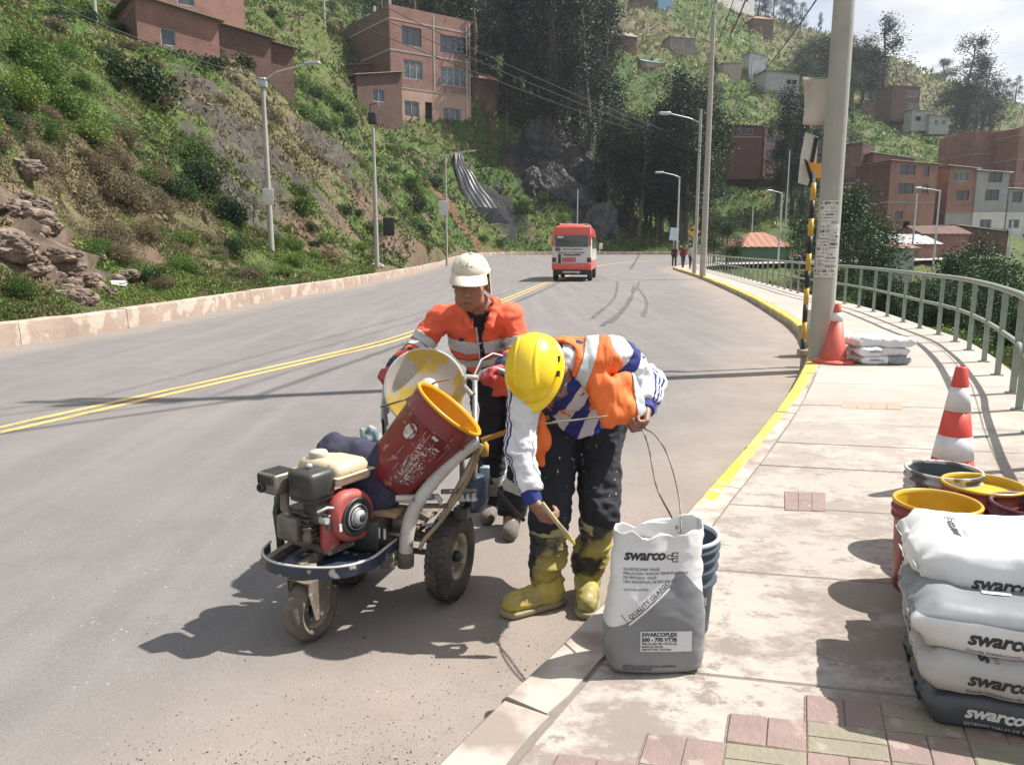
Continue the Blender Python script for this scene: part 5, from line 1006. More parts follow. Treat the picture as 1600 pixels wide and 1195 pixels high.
for (u, v0, v1, D, l) in ((38, 40, -30, 48, 'pale pole at the top left corner'), (152, 58, -30, 46, 'pale pole in front of the orange brick house'), (508, 52, -20, 106, 'pale pole beside the metal shed'), (649, 20, -30, 125, 'pole behind the roof of the tall brick building'), (956, 215, 178, 135, 'short pale pole in the field before the dark trees'), (977, 38, 5, 240, 'pole high on the hill by the dark roofed shed'), (1011, 70, 33, 225, 'pole alone on the dry part of the hillside'), (1174, 125, 95, 205, 'pole before the blue-grey corrugated shed')):
    p = at(u, v0, D); pole('wooden_pole', l, 'utility pole', (p.x, D, gz(p.x, D)), at(u, v1, D).z - gz(p.x, D), .10 + D * .0006, .08 + D * .0004, mt=m_pole)
# black square sign on striped post (seen from behind)
p = at(609, 408, 43); s_ = empty('black_sign', (p.x, 43, ground(p.x, 35)), 0, 'black square sign seen from behind on a thin striped post by the left kerb', 'road sign')
h_ = at(608, 340, 43).z - s_.location.z
for k in range(8): MB().box((0, 0, h_ * .72 / 8 * (k + .5)), (.06, .06, h_ * .72 / 8 - .002)).build('stripe', m_blk if k % 2 else m_wht, s_)
MB().box((0, -.04, h_ - .5), (.62, .02, .98), bev=.008).build('sign_plate', m_blk, s_)
# yellow curve sign and pale panel by the far pole
p = at(1084, 362, 45); s_ = empty('curve_sign', (p.x, 45, .15), 0, 'yellow diamond bend warning sign beside the tall far pole', 'road sign'); h_ = p.z - .15
MB().tube([(0, 0, 0), (0, 0, h_)], .03, 8).build('post', m_galv, s_)
MB().add([(-.38, -.05, h_), (0, -.05, h_ - .38), (.38, -.05, h_), (0, -.05, h_ + .38), (-.38, -.035, h_), (0, -.035, h_ - .38), (.38, -.035, h_), (0, -.035, h_ + .38)], [[0, 1, 2, 3], [7, 6, 5, 4], [0, 4, 5, 1], [1, 5, 6, 2], [2, 6, 7, 3], [3, 7, 4, 0]]).build('sign_plate', m_sy, s_)
MB().add([(.12, -.055, h_ - .2), (.12, -.055, h_ + .05), (-.1, -.055, h_ + .05), (-.1, -.055, h_ - .02), (-.24, -.055, h_ + .09), (-.1, -.055, h_ + .2), (-.1, -.055, h_ + .13), (.2, -.055, h_ + .13), (.2, -.055, h_ - .2)], [[0, 1, 7, 8], [1, 2, 6, 7], [2, 3, 4], [2, 4, 5], [2, 5, 6]]).build('arrow', m_blk, s_)
p = at(1053, 366, 60); s_ = empty('blue_white_sign', (p.x, 60, .15), 0, 'pale blue-white rectangular sign beyond the pedestrians', 'road sign'); MB().tube([(0, 0, 0), (0, 0, p.z)], .03, 6).build('post', m_galv, s_); MB().box((0, -.05, p.z - .15), (.65, .02, .95), rot=Matrix.Rotation(.12, 3, 'Y')).build('sign_plate', mat('sign_pale_blue', (.5, .58, .64), .5), s_)
# wires
def wire(a, b, sag, r, label, n=24, group=None):
    a, b = Vector(a), Vector(b); P = [a.lerp(b, t / n) - Vector((0, 0, sag * 4 * (t / n) * (1 - t / n))) for t in range(n + 1)]; o = MB().tube([p - a for p in P], r, 5).build('overhead_wire', m_wire); o.location = a; tag(o, label, 'wire', group); return o
def line_to(u, v, D): return at(u, v, D)
pt = Vector(P2) + Vector((0, 0, 7.0))
gw = 'wires running from the tall far pole up over the left bank'
for k, (u1, u0) in enumerate(((478, 240.), (545, 233.), (590, 226.))):
    a = at(1097, u0, 38); b = at(u1, -4, 33 + 0 * k); d = (b - a); wire(a, a + d * 1.25, .35, .017, 'overhead wire from the tall far pole across the hillside, %s of the bundle' % ('lowest', 'middle one', 'uppermost')[k])
a = at(60, -5, 26); b = at(425, 128, 30.5); wire(a, b, .2, .018, 'wire coming down from the top left corner to the nearest left lamp'); 
wire(at(409, 122, 30.5), at(345, 138, 28), 0, .012, 'short stub wire left of the nearest left lamp head')
wire(at(1277, -2, 60), at(1172, 128, 200), 1.0, .06, 'dark wire crossing the sky left of the big concrete pole')
for k, (dx, r_) in enumerate(((-.8, .012), (-.3, .012), (.35, .016), (.8, .03))):
    wire((3.8 + dx, 9.5, 10.35), (-16 + dx * .5, -5.5 - 1.0 * k, 8.8 + .2 * k), .5, r_, 'wire leaving the big pole high over the road, number %s from its left arm end' % ('one', 'two', 'three', 'four')[k])
    wire((3.8 + dx, 9.5, 10.35), (9.35 + dx, 38, 11.2), .45, r_, 'wire strung between the big pole and the tall far pole, %s' % ('outermost left', 'second from the left', 'third from the left', 'rightmost')[k])
# ============================================================ LITTER AND ROCKS
def rock(name, loc, s, m, label, cat, seed, flat=.6, group=None):
    bm = bmesh.new(); bmesh.ops.create_icosphere(bm, subdivisions=5 if max(s) > .3 else 3, radius=1); V = np.array([v.co[:] for v in bm.verts]); d = 1 + .26 * fbm(V * 1.2, 3, seed) - .22 * np.abs(fbm(V * np.array([1.9, 2.3, 2.2]) + seed, 4, seed + 7)) + .05 * fbm(V * 9, 3, seed); V = V * d[:, None] * np.array(s) * np.array([1, 1, flat])
    for v, c in zip(bm.verts, V): v.co = c
    me = bpy.data.meshes.new(name); bm.to_mesh(me); bm.free(); o = link(name, me, None, [m]); o.location = loc; tag(o, label, cat, group); return o
m_rock = mat('pale_rock', (.27, .20, .155), .95, col2=(.13, .10, .08), nscale=3.2, detail=10, lo=.4, hi=.6, bump=1.0, bscale=14, col3=(.09, .065, .05), n3=6, amt3=.42)
for k, (u, v, D, s, l) in enumerate(((12, 385, 14.6, .5, 'pale boulder at the left edge of the bank'), (48, 415, 15, .4, 'brown boulder in the rock outcrop by the left edge'), (100, 425, 16.5, .42, 'flat pale boulder at the foot of the outcrop'), (60, 350, 16.3, .45, 'cracked boulder high in the outcrop'), (8, 330, 15.3, .5, 'upper boulder cut by the left edge'), (85, 380, 16.3, .35, 'small brown boulder between the outcrop and the bushes'), (110, 445, 16.3, .25, 'little stone on the earth below the outcrop'))):
    p = hit(u, v); z = p.z; rock('boulder', (p.x, p.y, z), (s, s * .8, s), m_rock, l, 'rock', 30 + k)
rr_ = random.Random(8)
for k in range(34):
    u, v, D = rr_.choice([(20, 360, 15), (60, 345, 16.2), (95, 420, 16.5), (10, 310, 16), (40, 270, 17.5), (75, 390, 16), (110, 440, 16.8), (130, 430, 17.5), (150, 425, 17), (135, 450, 17), (175, 452, 17)]); p = hit(u + rr_.uniform(-25, 30), v + rr_.uniform(-25, 25)); s = rr_.uniform(.12, .40); rock('boulder', (p.x, p.y, ground(p.x, p.y) - s * .1), (s * rr_.uniform(.9, 1.5), s * .8, s), m_rock, 'one of the brown broken stones of the rock outcrop at the left edge', 'rock', 100 + k, flat=rr_.uniform(.45, .8), group='loose stones of the rock outcrop')
for k, (u, v, D, s, l) in enumerate(((590, 405, 38, .35, 'pale stone beside the second left lamp post'), (640, 408, 44, .45, 'long pale stone on the kerb verge'), (655, 395, 48, .5, 'pale slab of rock behind the long stone'), (672, 410, 50, .4, 'white stone lying near the kerb'), (690, 402, 56, .4, 'last pale stone toward the bend'))):
    p = at(u, v, D); rock('stone', (p.x, D, ground(p.x, D)), (s, s * .6, s * .8), mat('white_rock', (.5, .47, .42), .9, col2=(.34, .31, .28), nscale=3, bump=.6), l, 'stone', 50 + k)
m_dkr = mat('dark_slate', (.032, .031, .034), .75, col2=(.075, .07, .068), nscale=.5, detail=10, bump=1.0, bscale=2.5)
for k in range(13):
    u, v = rr_.choice([(830, 250), (860, 235), (880, 265), (850, 290), (900, 300), (925, 330), (905, 270), (945, 350)]); p = hit(u + rr_.uniform(-18, 18), v + rr_.uniform(-12, 12), 80); s = rr_.uniform(1.8, 3.6); rock('slate_outcrop', (p.x, p.y + .6, p.z - .6), (s, s * .8, s * 1.3), m_dkr, 'one of the black slate outcrops on the cliff above the bus', 'rock', 140 + k, flat=1.0, group='black slate outcrops above the bus')
m_lit = mat('white_litter', (.72, .72, .70), .5, col2=(.55, .54, .52), nscale=9)
for k, (u, v, D, s, l) in enumerate(((182, 453, 16.6, .2, 'white torn plastic sack lying on the verge'), (302, 424, 24, .13, 'small white litter on the earth patch'), (437, 428, 27.6, .16, 'white rubbish at the foot of the nearest left lamp'), (482, 402, 34, .1, 'white scrap on the bank right of the nearest lamp'), (493, 395, 37, .14, 'white bottle-like scrap on the bank'))):
    p = at(u, v, D); rock('litter', (p.x, D, ground(p.x, D) + s * .3), (s, s * .7, s * .7), m_lit, l, 'litter', 70 + k)
# black plastic drain chute
ch = MB(); cl = [(716, 248, 112), (722, 280, 108), (738, 310, 104), (758, 338, 101), (778, 362, 99.2)]; V = []; F = []; nn = 24; m_ = 10
Q = [hit(c[0], c[1]) for c in cl]
for i in range(nn + 1):
    t = i / nn * (len(Q) - 1); k = min(int(t), len(Q) - 2); p = Q[k].lerp(Q[k + 1], t - k); w_ = .9 + 2.3 * min(1, i / nn * 1.6); z = ground(p.x, p.y)
    zr_ = np.mean([ground(p.x + e, p.y) for e in (-1, 0, 1)]); zs_ = zr_ if i == 0 else zs_ * .5 + zr_ * .5
    for j in range(m_ + 1): s = j / m_ - .5; x_ = p.x + s * w_; V.append((x_, p.y - .2, max(zs_, 0 * ground(x_, p.y)) + .75 - abs(s) * .3 + .09 * (j % 2) + .05 * math.sin(i * .9 + j)))
for i in range(nn):
    for j in range(m_): a = i * (m_ + 1) + j; F.append([a, a + 1, a + m_ + 2, a + m_ + 1])
ch.add(V, F); o = ch.build('plastic_chute', mat('black_sheeting', (.03, .031, .036), .42, col2=(.065, .07, .078), nscale=1.5, bump=.5, bscale=5)); md = o.modifiers.new('t', 'SOLIDIFY'); md.thickness = .05; tag(o, 'black plastic sheet drain running down the bank beside the red earth', 'drain')
# ============================================================ MINIBUS
m_red = mat('bus_red', (.60, .085, .06), .35, col2=(.52, .09, .07), nscale=1.5, coat=.4); m_bw = mat('bus_white', (.60, .58, .54), .4, col2=(.52, .5, .47), nscale=1.2, coat=.3); m_rub = mat('rubber', (.028, .026, .025), .8, col2=(.06, .052, .046), nscale=6, bump=.3)
bw, bh, bl_ = 1.82, 2.42, 6.1
bus = empty('minibus', (2.72, 35.5, 0), -R(8.5), 'red and white minibus driving away in the far lane', 'minibus')
def section(y, w_, zt, ztop, n=8):
    hw = w_ / 2; P = [(-hw, y, .52), (-hw, y, .95), (-hw, y, 1.45), (-hw * .985, y, 1.9)]
    for i in range(n + 1): a = math.pi - math.pi * i / n; P.append((hw * .96 * math.copysign(abs(math.cos(a)) ** .55, math.cos(a)), y, ztop - .42 + .42 * abs(math.sin(a)) ** .6))
    P += [(hw * .985, y, 1.9), (hw, y, 1.45), (hw, y, .95), (hw, y, .52)]; return P
ysec = [(.0, .93, 2.38), (.05, .98, 2.52), (.3, 1.0, 2.58), (2, 1, 2.6), (4.5, 1, 2.58), (5.6, .99, 2.45), (6.0, .95, 2.0), (6.15, .9, 1.6)]
V = []; F = []; mi = []
for y, ws, zt in ysec: V += section(y, bw * ws, 0, zt)
m_ = len(V) // len(ysec)
for i in range(len(ysec) - 1):
    for j in range(m_ - 1):
        F.append([i * m_ + j, (i + 1) * m_ + j, (i + 1) * m_ + j + 1, i * m_ + j + 1]); k = j if j < m_ / 2 else m_ - 2 - j; mi.append(0 if k == 0 or k >= 3 else 1)
F += [list(range(m_)), list(range((len(ysec) - 1) * m_, len(ysec) * m_))[::-1]]; mi += [1, 1]
b = MB(); 
for f_, q in zip(F, mi): b.f.append(f_); b.m.append(q); b.sm.append(len(f_) == 4)
b.v = V; b.build('body', [m_red, m_bw], bus)
MB().box((0, -.012, 2.2), (1.66, .05, .5), bev=.1).build('rear_crown', m_red, bus)
for sx in (-1, 1): MB().box((sx * .83, -.012, 1.85), (.09, .045, .5), bev=.03).build('corner_panel', m_red, bus)
rw = MB().box((0, -.028, 1.82), (1.5, .03, .52), bev=.1).build('rear_window', mat('bus_glass', (.05, .055, .06), .1, col2=(.10, .105, .11), nscale=1.5), bus); MB().box((-.52, -.046, 2.0), (.26, .006, .09)).build('sticker', m_wht, rw)
MB().box((0, -.03, .68), (1.8, .1, .3), bev=.04).build('bumper', m_red, bus)
for sx in (-1, 1): MB().box((sx * .8, -.02, .98), (.19, .03, .2), bev=.02).build('tail_light', mat('tail_lamp', (.10, .02, .018), .3), bus)
MB().box((-.55, -.02, .98), (.12, .02, .5)).build('ladder_plate', m_blk, bus); MB().box((.02, -.02, 1.2), (.78, .02, .05)).build('handle_bar', m_blk, bus)
pl_ = MB().box((-.12, -.022, .99), (.62, .02, .2), bev=.01).build('red_notice', mat('notice_red', (.42, .11, .10), .5), bus)
MB().box((-.64, -.02, 1.45), (.24, .015, .13)).build('badge', mat('dark_red_badge', (.14, .07, .06), .5), bus)
V_, F_ = text_mesh('QEPAC SAN SEBASTIAN', .085, .002); lay('lettering', V_, F_, (-.42, -.03, 1.42), (1, 0, 0), (0, 0, 1), mat('print_dark', (.05, .045, .045), .7), bus)
V_, F_ = text_mesh('Empresa de Transportes', .12, .002, .2); lay('lettering', V_, F_, (-.62, -.03, 1.27), (1, 0, 0), (0, 0, 1), MATS['print_dark'], bus)
MB().box((-.05, -.02, .62), (.3, .02, .1)).build('number_plate', m_wht, pl_)
MB().box((0, .5, .42), (1.6, 1.0, .25)).build('underbody', m_blk, bus); MB().tube([(.3, -.05, .36), (.3, .8, .36)], .035, 8).build('exhaust_pipe', m_galv, bus); MB().box((0, .02, .43), (.8, .05, .08)).build('tow_bar', m_galv, bus)
for k in range(5):
    for sx in (-1, 1): MB().box((sx * (bw / 2 - .005), .75 + k * .98, 1.75), (.03, .82, .55), bev=.01).build('side_window', MATS['bus_glass'], bus)
for y in (.95, 4.9):
    for sx in (-1, 1):
        w_ = MB().lathe([(.14, -.1), (.3, -.11), (.36, -.07), (.365, .07), (.3, .11), (.14, .1)], (sx * .8, y, .365), (1, 0, 0), 24).build('tyre', m_rub, bus); MB().lathe([(0, .05), (.15, .06), (.2, .1), (.2, -.1), (0, -.1)], (sx * .8, y, .365), (sx, 0, 0), 16).build('rim', m_galv, w_)
mr_ = MB().box((1.12, 5.6, 1.6), (.16, .1, .3), bev=.03).build('wing_mirror', m_bw, bus); MB().tube([(.9, 5.7, 1.8), (1.1, 5.62, 1.75)], .02, 6).build('mirror_arm', m_blk, mr_)
MB().box((0, 3, 2.6), (1.3, 4, .05), bev=.02).build('roof_panel', m_bw, bus)
# ============================================================ CONES, PAILS
m_cr = mat('cone_red', (.62, .055, .035), .45, col2=(.5, .06, .04), nscale=6, bump=.1); m_cw = mat('cone_white', (.66, .64, .66), .5, col2=(.52, .50, .50), nscale=10); m_cro = mat('cone_orange_red', (.55, .085, .055), .55, col2=(.42, .085, .06), nscale=8)
def cone(loc, label, h, bands, m, r0=.135, r1=.028, base=(.2, .02)):
    r = empty('traffic_cone', loc, 0, label, 'traffic cone'); MB().lathe([(0, 0), (base[0], 0), (base[0], base[1]), (base[0] * .9, base[1] + .012), (r0 + .008, base[1] + .014), (r0 + .002, base[1] + .018), (0, base[1] + .018)], n=28).build('base', m, r)
    zs = [base[1]] + list(bands) + [h]; 
    for k in range(len(zs) - 1):
        z0, z1 = zs[k], zs[k + 1] - .0005; f = lambda z: r0 + (r1 - r0) * (z / h); wv = k % 2; e = .0015 if wv else 0
        prof = [(f(z0) + e, z0), (f(z1) + e, z1)]; prof = ([(0, z0)] if wv else []) + prof + ([(r1 * .7, h + .006), (r1 * .7, h - .02)] if k == len(zs) - 2 else [(0, z1)])
        MB().lathe(prof, n=28).build('white_band' if wv else 'body_section', m_cw if wv else m, r)
    return r
cone((2.50, 4.22, .15), 'near traffic cone with two wide white bands, beside the pails', .70, (.185, .315, .455, .59), m_cr, .132, .030, (.19, .02))
cone((3.86, 9.12, .15), 'faded far traffic cone with one white band leaning against the foot of the big pole', .70, (.50, .60), m_cro, .155, .032, (.24, .025))
m_pr = mat('pail_red', (.27, .035, .028), .4, col2=(.20, .03, .026), nscale=5, col3=(.36, .16, .13), n3=9, amt3=.36); m_pw = mat('pail_white', (.5, .48, .45), .5, col2=(.42, .4, .38), nscale=6, lo=.4, hi=.6, col3=(.09, .075, .07), n3=9, amt3=.47); m_pb = mat('pail_blue', (.045, .062, .085), .5, col2=(.075, .10, .125), nscale=4, col3=(.22, .24, .26), n3=14, amt3=.34)
m_pp = mat('pail_purple', (.10, .022, .035), .45, col2=(.06, .015, .03), nscale=7, col3=(.4, .36, .36), n3=40, amt3=.33); m_yp = mat('yellow_paint_film', (.55, .33, .02), .35, col2=(.40, .25, .02), nscale=4, col3=(.22, .11, .03), n3=5, amt3=.36); m_yl = mat('yellow_paint_liquid', (.60, .42, .06), .25); m_gr = mat('grey_inside', (.085, .105, .12), .45, col2=(.06, .075, .085), nscale=4)
m_yd = mat('orange_paint_film', (.66, .32, .01), .4, col2=(.6, .28, .01), nscale=4)
def pail(loc, label, m, inner, fill=None, h=.37, r0=.132, r1=.152, rings=(.30, .335), rimm=None, handle=0., rot=0, tilt=None, label_=None):
    r = empty('paint_pail', loc, rot, label, 'paint pail')
    f = lambda z: r0 + (r1 - r0) * z / h; prof = [(0, 0), (r0 - .006, 0), (r0, .008)]
    for zr in sorted(rings): prof += [(f(zr - .012), zr - .012), (f(zr) + .011, zr - .006), (f(zr) + .011, zr + .002), (f(zr), zr + .006)]
    prof += [(f(h) - .001, h - .012)]
    MB().lathe(prof, n=40).build('shell', m, r)
    MB().lathe([(f(h) - .004, h - .012), (r1 + .007, h - .010), (r1 + .009, h - .002), (r1 + .004, h + .004), (r1 - .004, h + .002), (r1 - .006, h - .012)], n=40).build('rim', rimm or m, r)
    MB().lathe([(r1 - .005, h - .006), (r0 - .004, .006), (0, .006)], n=40).build('inner_wall', inner, r)
    if fill: MB().disk((0, 0, fill), (0, 0, 1), f(fill) - .004, 40).build('paint', m_yl, r)
    if handle:
        b = MB(); rr_ = r1 + .012; P = [(rr_ * math.cos(t), rr_ * math.sin(t) * .35 * 0 - (rr_ + .0) * math.sin(t) * math.cos(handle), h - .07 - rr_ * math.sin(t) * math.sin(handle)) for t in np.linspace(0, math.pi, 18)]; b.tube(P, .0022, 6); b.build('wire_handle', m_wire, r)
        for sx in (-1, 1): MB().tube([(sx * r1 * .97, 0, h - .07), (sx * (r1 + .016), 0, h - .07)], .009, 8).build('handle_lug', m, r)
    return r
pail((.592, 2.60, .15), 'dark blue-grey bucket with white rings standing behind the open sack', m_pb, m_pb, h=.355, r0=.118, r1=.138, rings=(.20, .25, .29, .325), handle=1.35, rot=.4, rimm=mat('pail_rim_pale', (.42, .45, .5), .5))
pail((1.945, 3.34, .15), 'white paint-splashed pail with grey inside, beside the near cone', m_pw, m_gr, rings=(.27, .30, .335), rimm=m_pw)
pail((1.995, 3.13, .15), 'red pail nearly full of yellow paint behind the sacks', m_pr, m_yp, fill=.335, rings=(.31,), rimm=m_yp)
pail((2.04, 2.86, .15), 'dark purple splashed pail cut by the right edge', m_pp, m_pp, rings=(.33,))
rp1 = pail((1.675, 2.90, .15), 'red pail with yellow stained inside and yellow labels, nearest of the pails', m_pr, m_yp, rings=(.305, .335), rimm=m_yp, handle=1.25, rot=.25)
def curved(r_fn, poly, name, m, parent, a0, z0, lift=.0015, grid=6):
    V = []; F = []
    for (x, z) in poly: a = a0 + x / r_fn(z0 + z); rr_ = r_fn(z0 + z) + lift; V.append((rr_ * math.cos(a), rr_ * math.sin(a), z0 + z))
    return MB().add(V, [list(range(len(V)))]).build(name, m, parent)
def rf(z): return .132 + .02 * z / .37
m_yb = mat('label_yellow', (.62, .52, .03), .6, col2=(.5, .42, .04), nscale=20); A_ = math.atan2(-2.9, -1.675) - .25
for k, (x, z, w_, h_) in enumerate(((-.02, .195, .028, .062), (.012, .20, .04, .06), (-.026, .115, .022, .065), (.0, .11, .045, .03), (-.015, .06, .055, .045))):
    rr2 = random.Random(k); P = [(x + w_ * (i / 5) + rr2.uniform(-.003, .003), z + rr2.uniform(-.004, .004)) for i in range(6)] + [(x + w_ * (1 - i / 5) + rr2.uniform(-.003, .003), z + h_ + rr2.uniform(-.006, .006)) for i in range(6)]
    curved(rf, P, 'yellow_label', m_yb, rp1, A_ - .1, 0)
V_, F_ = text_mesh('PINTURA\nTRAFICO', .02, .0006); curved_t = []
VV = [( (rf(.16 + y) + .0025) * math.cos(A_ - .05 + x / .14), (rf(.16 + y) + .0025) * math.sin(A_ - .05 + x / .14), .155 + y) for x, y, z in V_]; MB().add(VV, F_).build('label_print', m_wht, rp1)
def rfb(z): return .118 + .02 * z / .355
V_, F_ = text_mesh('fisa', .07, .001, .1); A2 = math.atan2(-2.56, -.735) - .4
VV = [((rfb(.13 + y) + .002) * math.cos(A2 + .35 + x / .13), (rfb(.13 + y) + .002) * math.sin(A2 + .35 + x / .13), .125 + y) for x, y, z in V_]; bb_ = [o for o in bpy.data.objects if o.name.startswith('paint_pail')][0]; MB().add(VV, F_).build('lettering', mat('faded_print', (.25, .28, .3), .7), bb_)
# ============================================================ SACKS
def sackmat(name, a, b, c=(.10, .10, .11)):
    m = mat(name, a, .42, col2=b, nscale=3, spec=.5, bump=.25, bscale=14); return m
m_sw = mat('sack_white', (.60, .60, .60), .38, col2=(.52, .52, .53), nscale=2.5, bump=.3, bscale=18); m_sg = mat('sack_grey', (.19, .20, .215), .38, col2=(.15, .16, .175), nscale=2.5, bump=.3, bscale=18); m_sd = mat('sack_dark', (.055, .062, .075), .38, col2=(.045, .05, .06), nscale=2.5, bump=.3, bscale=18); m_sb = mat('sack_beige', (.40, .385, .37), .45, col2=(.35, .335, .32), nscale=2.5, bump=.3, bscale=18)
m_in = mat('sack_ink', (.025, .025, .028), .6); m_iw = mat('sack_white_ink', (.6, .6, .6), .6); m_ig = mat('sack_grey_ink', (.16, .16, .165), .6)
def pillow(L_, W_, H_, seed, n=(46, 30, 12), crumple=.012, sq=.42):
    """lying filled sack, origin at the centre of the underside"""
    nx_, ny_, nz_ = n; V = {}; F = []
    bm = bmesh.new(); bmesh.ops.create_cube(bm, size=2); bmesh.ops.subdivide_edges(bm, edges=bm.edges[:], cuts=22, use_grid_fill=True); P = np.array([v.co[:] for v in bm.verts])
    x, y, z = P.T; e = np.clip(1 - np.abs(x) ** 12, 0, 1) ** .28; ey = np.clip(1 - np.abs(y) ** 12, 0, 1) ** .28
    zz_ = z * (.45 + .55 * e * (.6 + .4 * ey)); yy_ = y * (.93 + .07 * e) * (1 - .08 * (np.abs(z) ** 3)); xx_ = x * (1 - .05 * np.abs(z) ** 3)
    Q = np.stack([xx_ * L_ / 2, yy_ * W_ / 2, zz_ * H_ / 2], 1); s = seed * 3.1
    Nn = P / np.linalg.norm(P, axis=1)[:, None]; R1 = Q * np.array([6, 22, 14]) + s; w1 = 1 - np.abs(fbm(R1, 2, seed)) * 1.6; endw = np.abs(x) ** 6
    wr = fbm(Q * 7 + s, 3, seed) * crumple + (w1 - .6) * crumple * (.15 + .75 * endw) + (1 - np.abs(fbm(Q * 11 + s, 3, seed + 5)) * 2) * crumple * .35
    Q = Q + Nn * wr[:, None]; Q[:, 2] += H_ / 2; lo = Q[:, 2] < .004; Q[lo, 2] = .004
    for v, q in zip(bm.verts, Q): v.co = q
    F = [[v.index for v in f.verts] for f in bm.faces]; bm.free(); return Q, F
def logo(o, parent, origin, ex, ey, s, m, bvh, sub='', subm=None, full=True):
    V, F = text_mesh('swarco', s, s * .035, .22, space=.95); lay('logo', V, F, origin, ex, ey, m, parent, bvh); wd = max(v[0] for v in V)
    ex = Vector(ex).normalized(); ey = Vector(ey).normalized(); O = Vector(origin); k = s * .36
    # emblem: chevron-tailed flags
    def flag(px, py): return [(px, py), (px + k * 1.1, py), (px + k * 1.1 - k * .35, py + k * .42), (px + k * 1.1, py + k * .84), (px, py + k * .84), (px - k * .3, py + k * .42)]
    Fv = []; Ff = []
    for (px, py) in ((wd + k * .35, k * .05), (wd + k * 1.35, k * .55), (wd + k * 1.35, -k * .5)):
        a = flag(px, py); c = (sum(p[0] for p in a) / 6, sum(p[1] for p in a) / 6); inn = [(c[0] + (p[0] - c[0]) * .68, c[1] + (p[1] - c[1]) * .62) for p in a]; n0 = len(Fv); Fv += [(p[0], p[1], 0) for p in a + inn]; Ff += [[n0 + i, n0 + (i + 1) % 6, n0 + 6 + (i + 1) % 6, n0 + 6 + i] for i in range(6)]
    lay('emblem', Fv, Ff, origin, ex, ey, m, parent, bvh)
    if sub: V, F = text_mesh(sub, s * .30, 0); lay('small_print', V, F, O - ey * s * .5, ex, ey, subm or m, parent, bvh)
def lying(loc, rz_, dims, label, m, seed, group='stacked sacks at the right edge', prints=(), crumple=.012, face=None):
    Q, F = pillow(*dims, seed, crumple=crumple); r = empty('sack', loc, rz_, label, 'sack', group); me = npmesh('bag', Q, F, [mat_split('sack_two_tone', 'print', (.60, .60, .60), (.19, .20, .215), bscale=18.) if face else m], r, smooth=True, attrs={'print': face(Q)} if face else None)
    bv = bvh_of(me)
    for p in prints: p(r, me, bv)
    L_, W_, H_ = dims
    # stitched ends
    for sx in (-1, 1): 
        b = MB(); P = [(sx * (L_ / 2 + .002 + .003 * math.sin(k * 2.3 + seed)), -W_ * .43 + W_ * .86 * k / 12, H_ * .5 + .004 * math.sin(k * 1.7 + seed)) for k in range(13)]; b.tube(P, .007, 5, flat=.4); b.build('sewn_end', m, r)
    return r
fr_ = lambda s_, o, sub, m=None: (lambda r, me, bv: logo(me, r, o, (1, 0, 0), (0, 0, 1), s_, m or m_in, bv, sub))
top_ = lambda s_, o, m=None: (lambda r, me, bv: logo(me, r, o, (0, 1, 0), (-1, 0, 0), s_, m or m_in, bv, 'SOLUCIONES EN'))
Lx = .72; RZ = -.35
def stk(u, v, z, dep=0., k=0.): # front-left foot corner from the photo -> centre of the underside
    g = G(u, v, z); ex = Vector((math.cos(RZ + k), math.sin(RZ + k), 0)); ey = Vector((-ex.y, ex.x, 0)); return g + ex * (Lx / 2) + ey * (.20 + dep)
def splitter(fn): return fn
lying(stk(1436, 1132, .15), RZ, (Lx, .40, .118), 'dark grey sack, the bottom one of the stack at the right edge', m_sd, 2, prints=(fr_(.052, (-.25, -.3, .050), 'SISTEMAS VIALES DE SEGURIDAD', m_iw),))
lying(stk(1438, 1078, .262), RZ + .01, (Lx, .40, .12), 'beige-white sack second from the bottom of the stack', m_sb, 3, prints=(fr_(.054, (-.25, -.3, .045), 'Desde soluciones de seguridad'), top_(.05, (-.2, -.19, .2))))
lying(stk(1426, 1012, .376), RZ - .02, (Lx, .42, .14), 'sack with grey top and white front edge, third from the bottom, with a white tag', m_sg, 4, face=lambda c: np.maximum(c[:, 1] + .165, c[:, 2] - .10), prints=(fr_(.056, (-.225, -.3, .045), 'Desde Instalaciones Seguridad', m_in), lambda r, me, bv: lay('white_tag', *rect(.075, .05), (-.17, -.06, .3), (1, 0, 0), (0, 1, 0), m_sw, r, bv, .003, 2), lambda r, me, bv: lay('tag_print', *text_mesh('|||||||||||', .02), (-.155, -.04, .3), (1, 0, 0), (0, 1, 0), m_ig, r, bv, .004)))
lying(stk(1436, 950, .47, .13), RZ + .04, (Lx, .42, .15), 'bulging white sack with grey printed half, topmost of the stack', m_sw, 5, face=lambda c: c[:, 0] - c[:, 1] * .9 - .12, prints=(fr_(.054, (-.22, -.3, .04), ''), lambda r, me, bv: logo(me, r, (-.22, -.06, .3), (0, 1, 0), (-1, 0, 0), .042, m_in, bv, 'MATERIALES')))
for k, (m, l) in enumerate(((m_sd, 'bottom sack of the rear column, its crumpled end showing'), (m_sb, 'middle sack of the rear column, its pale end showing'), (m_sw, 'upper sack of the rear column, its white end showing'))):
    p_ = stk(1440, 1052 - 38 * k, .15 + .108 * k, .19); lying(p_, RZ - .03 + .03 * k, (Lx, .36, .12), l, m, 8 + k, crumple=.009)
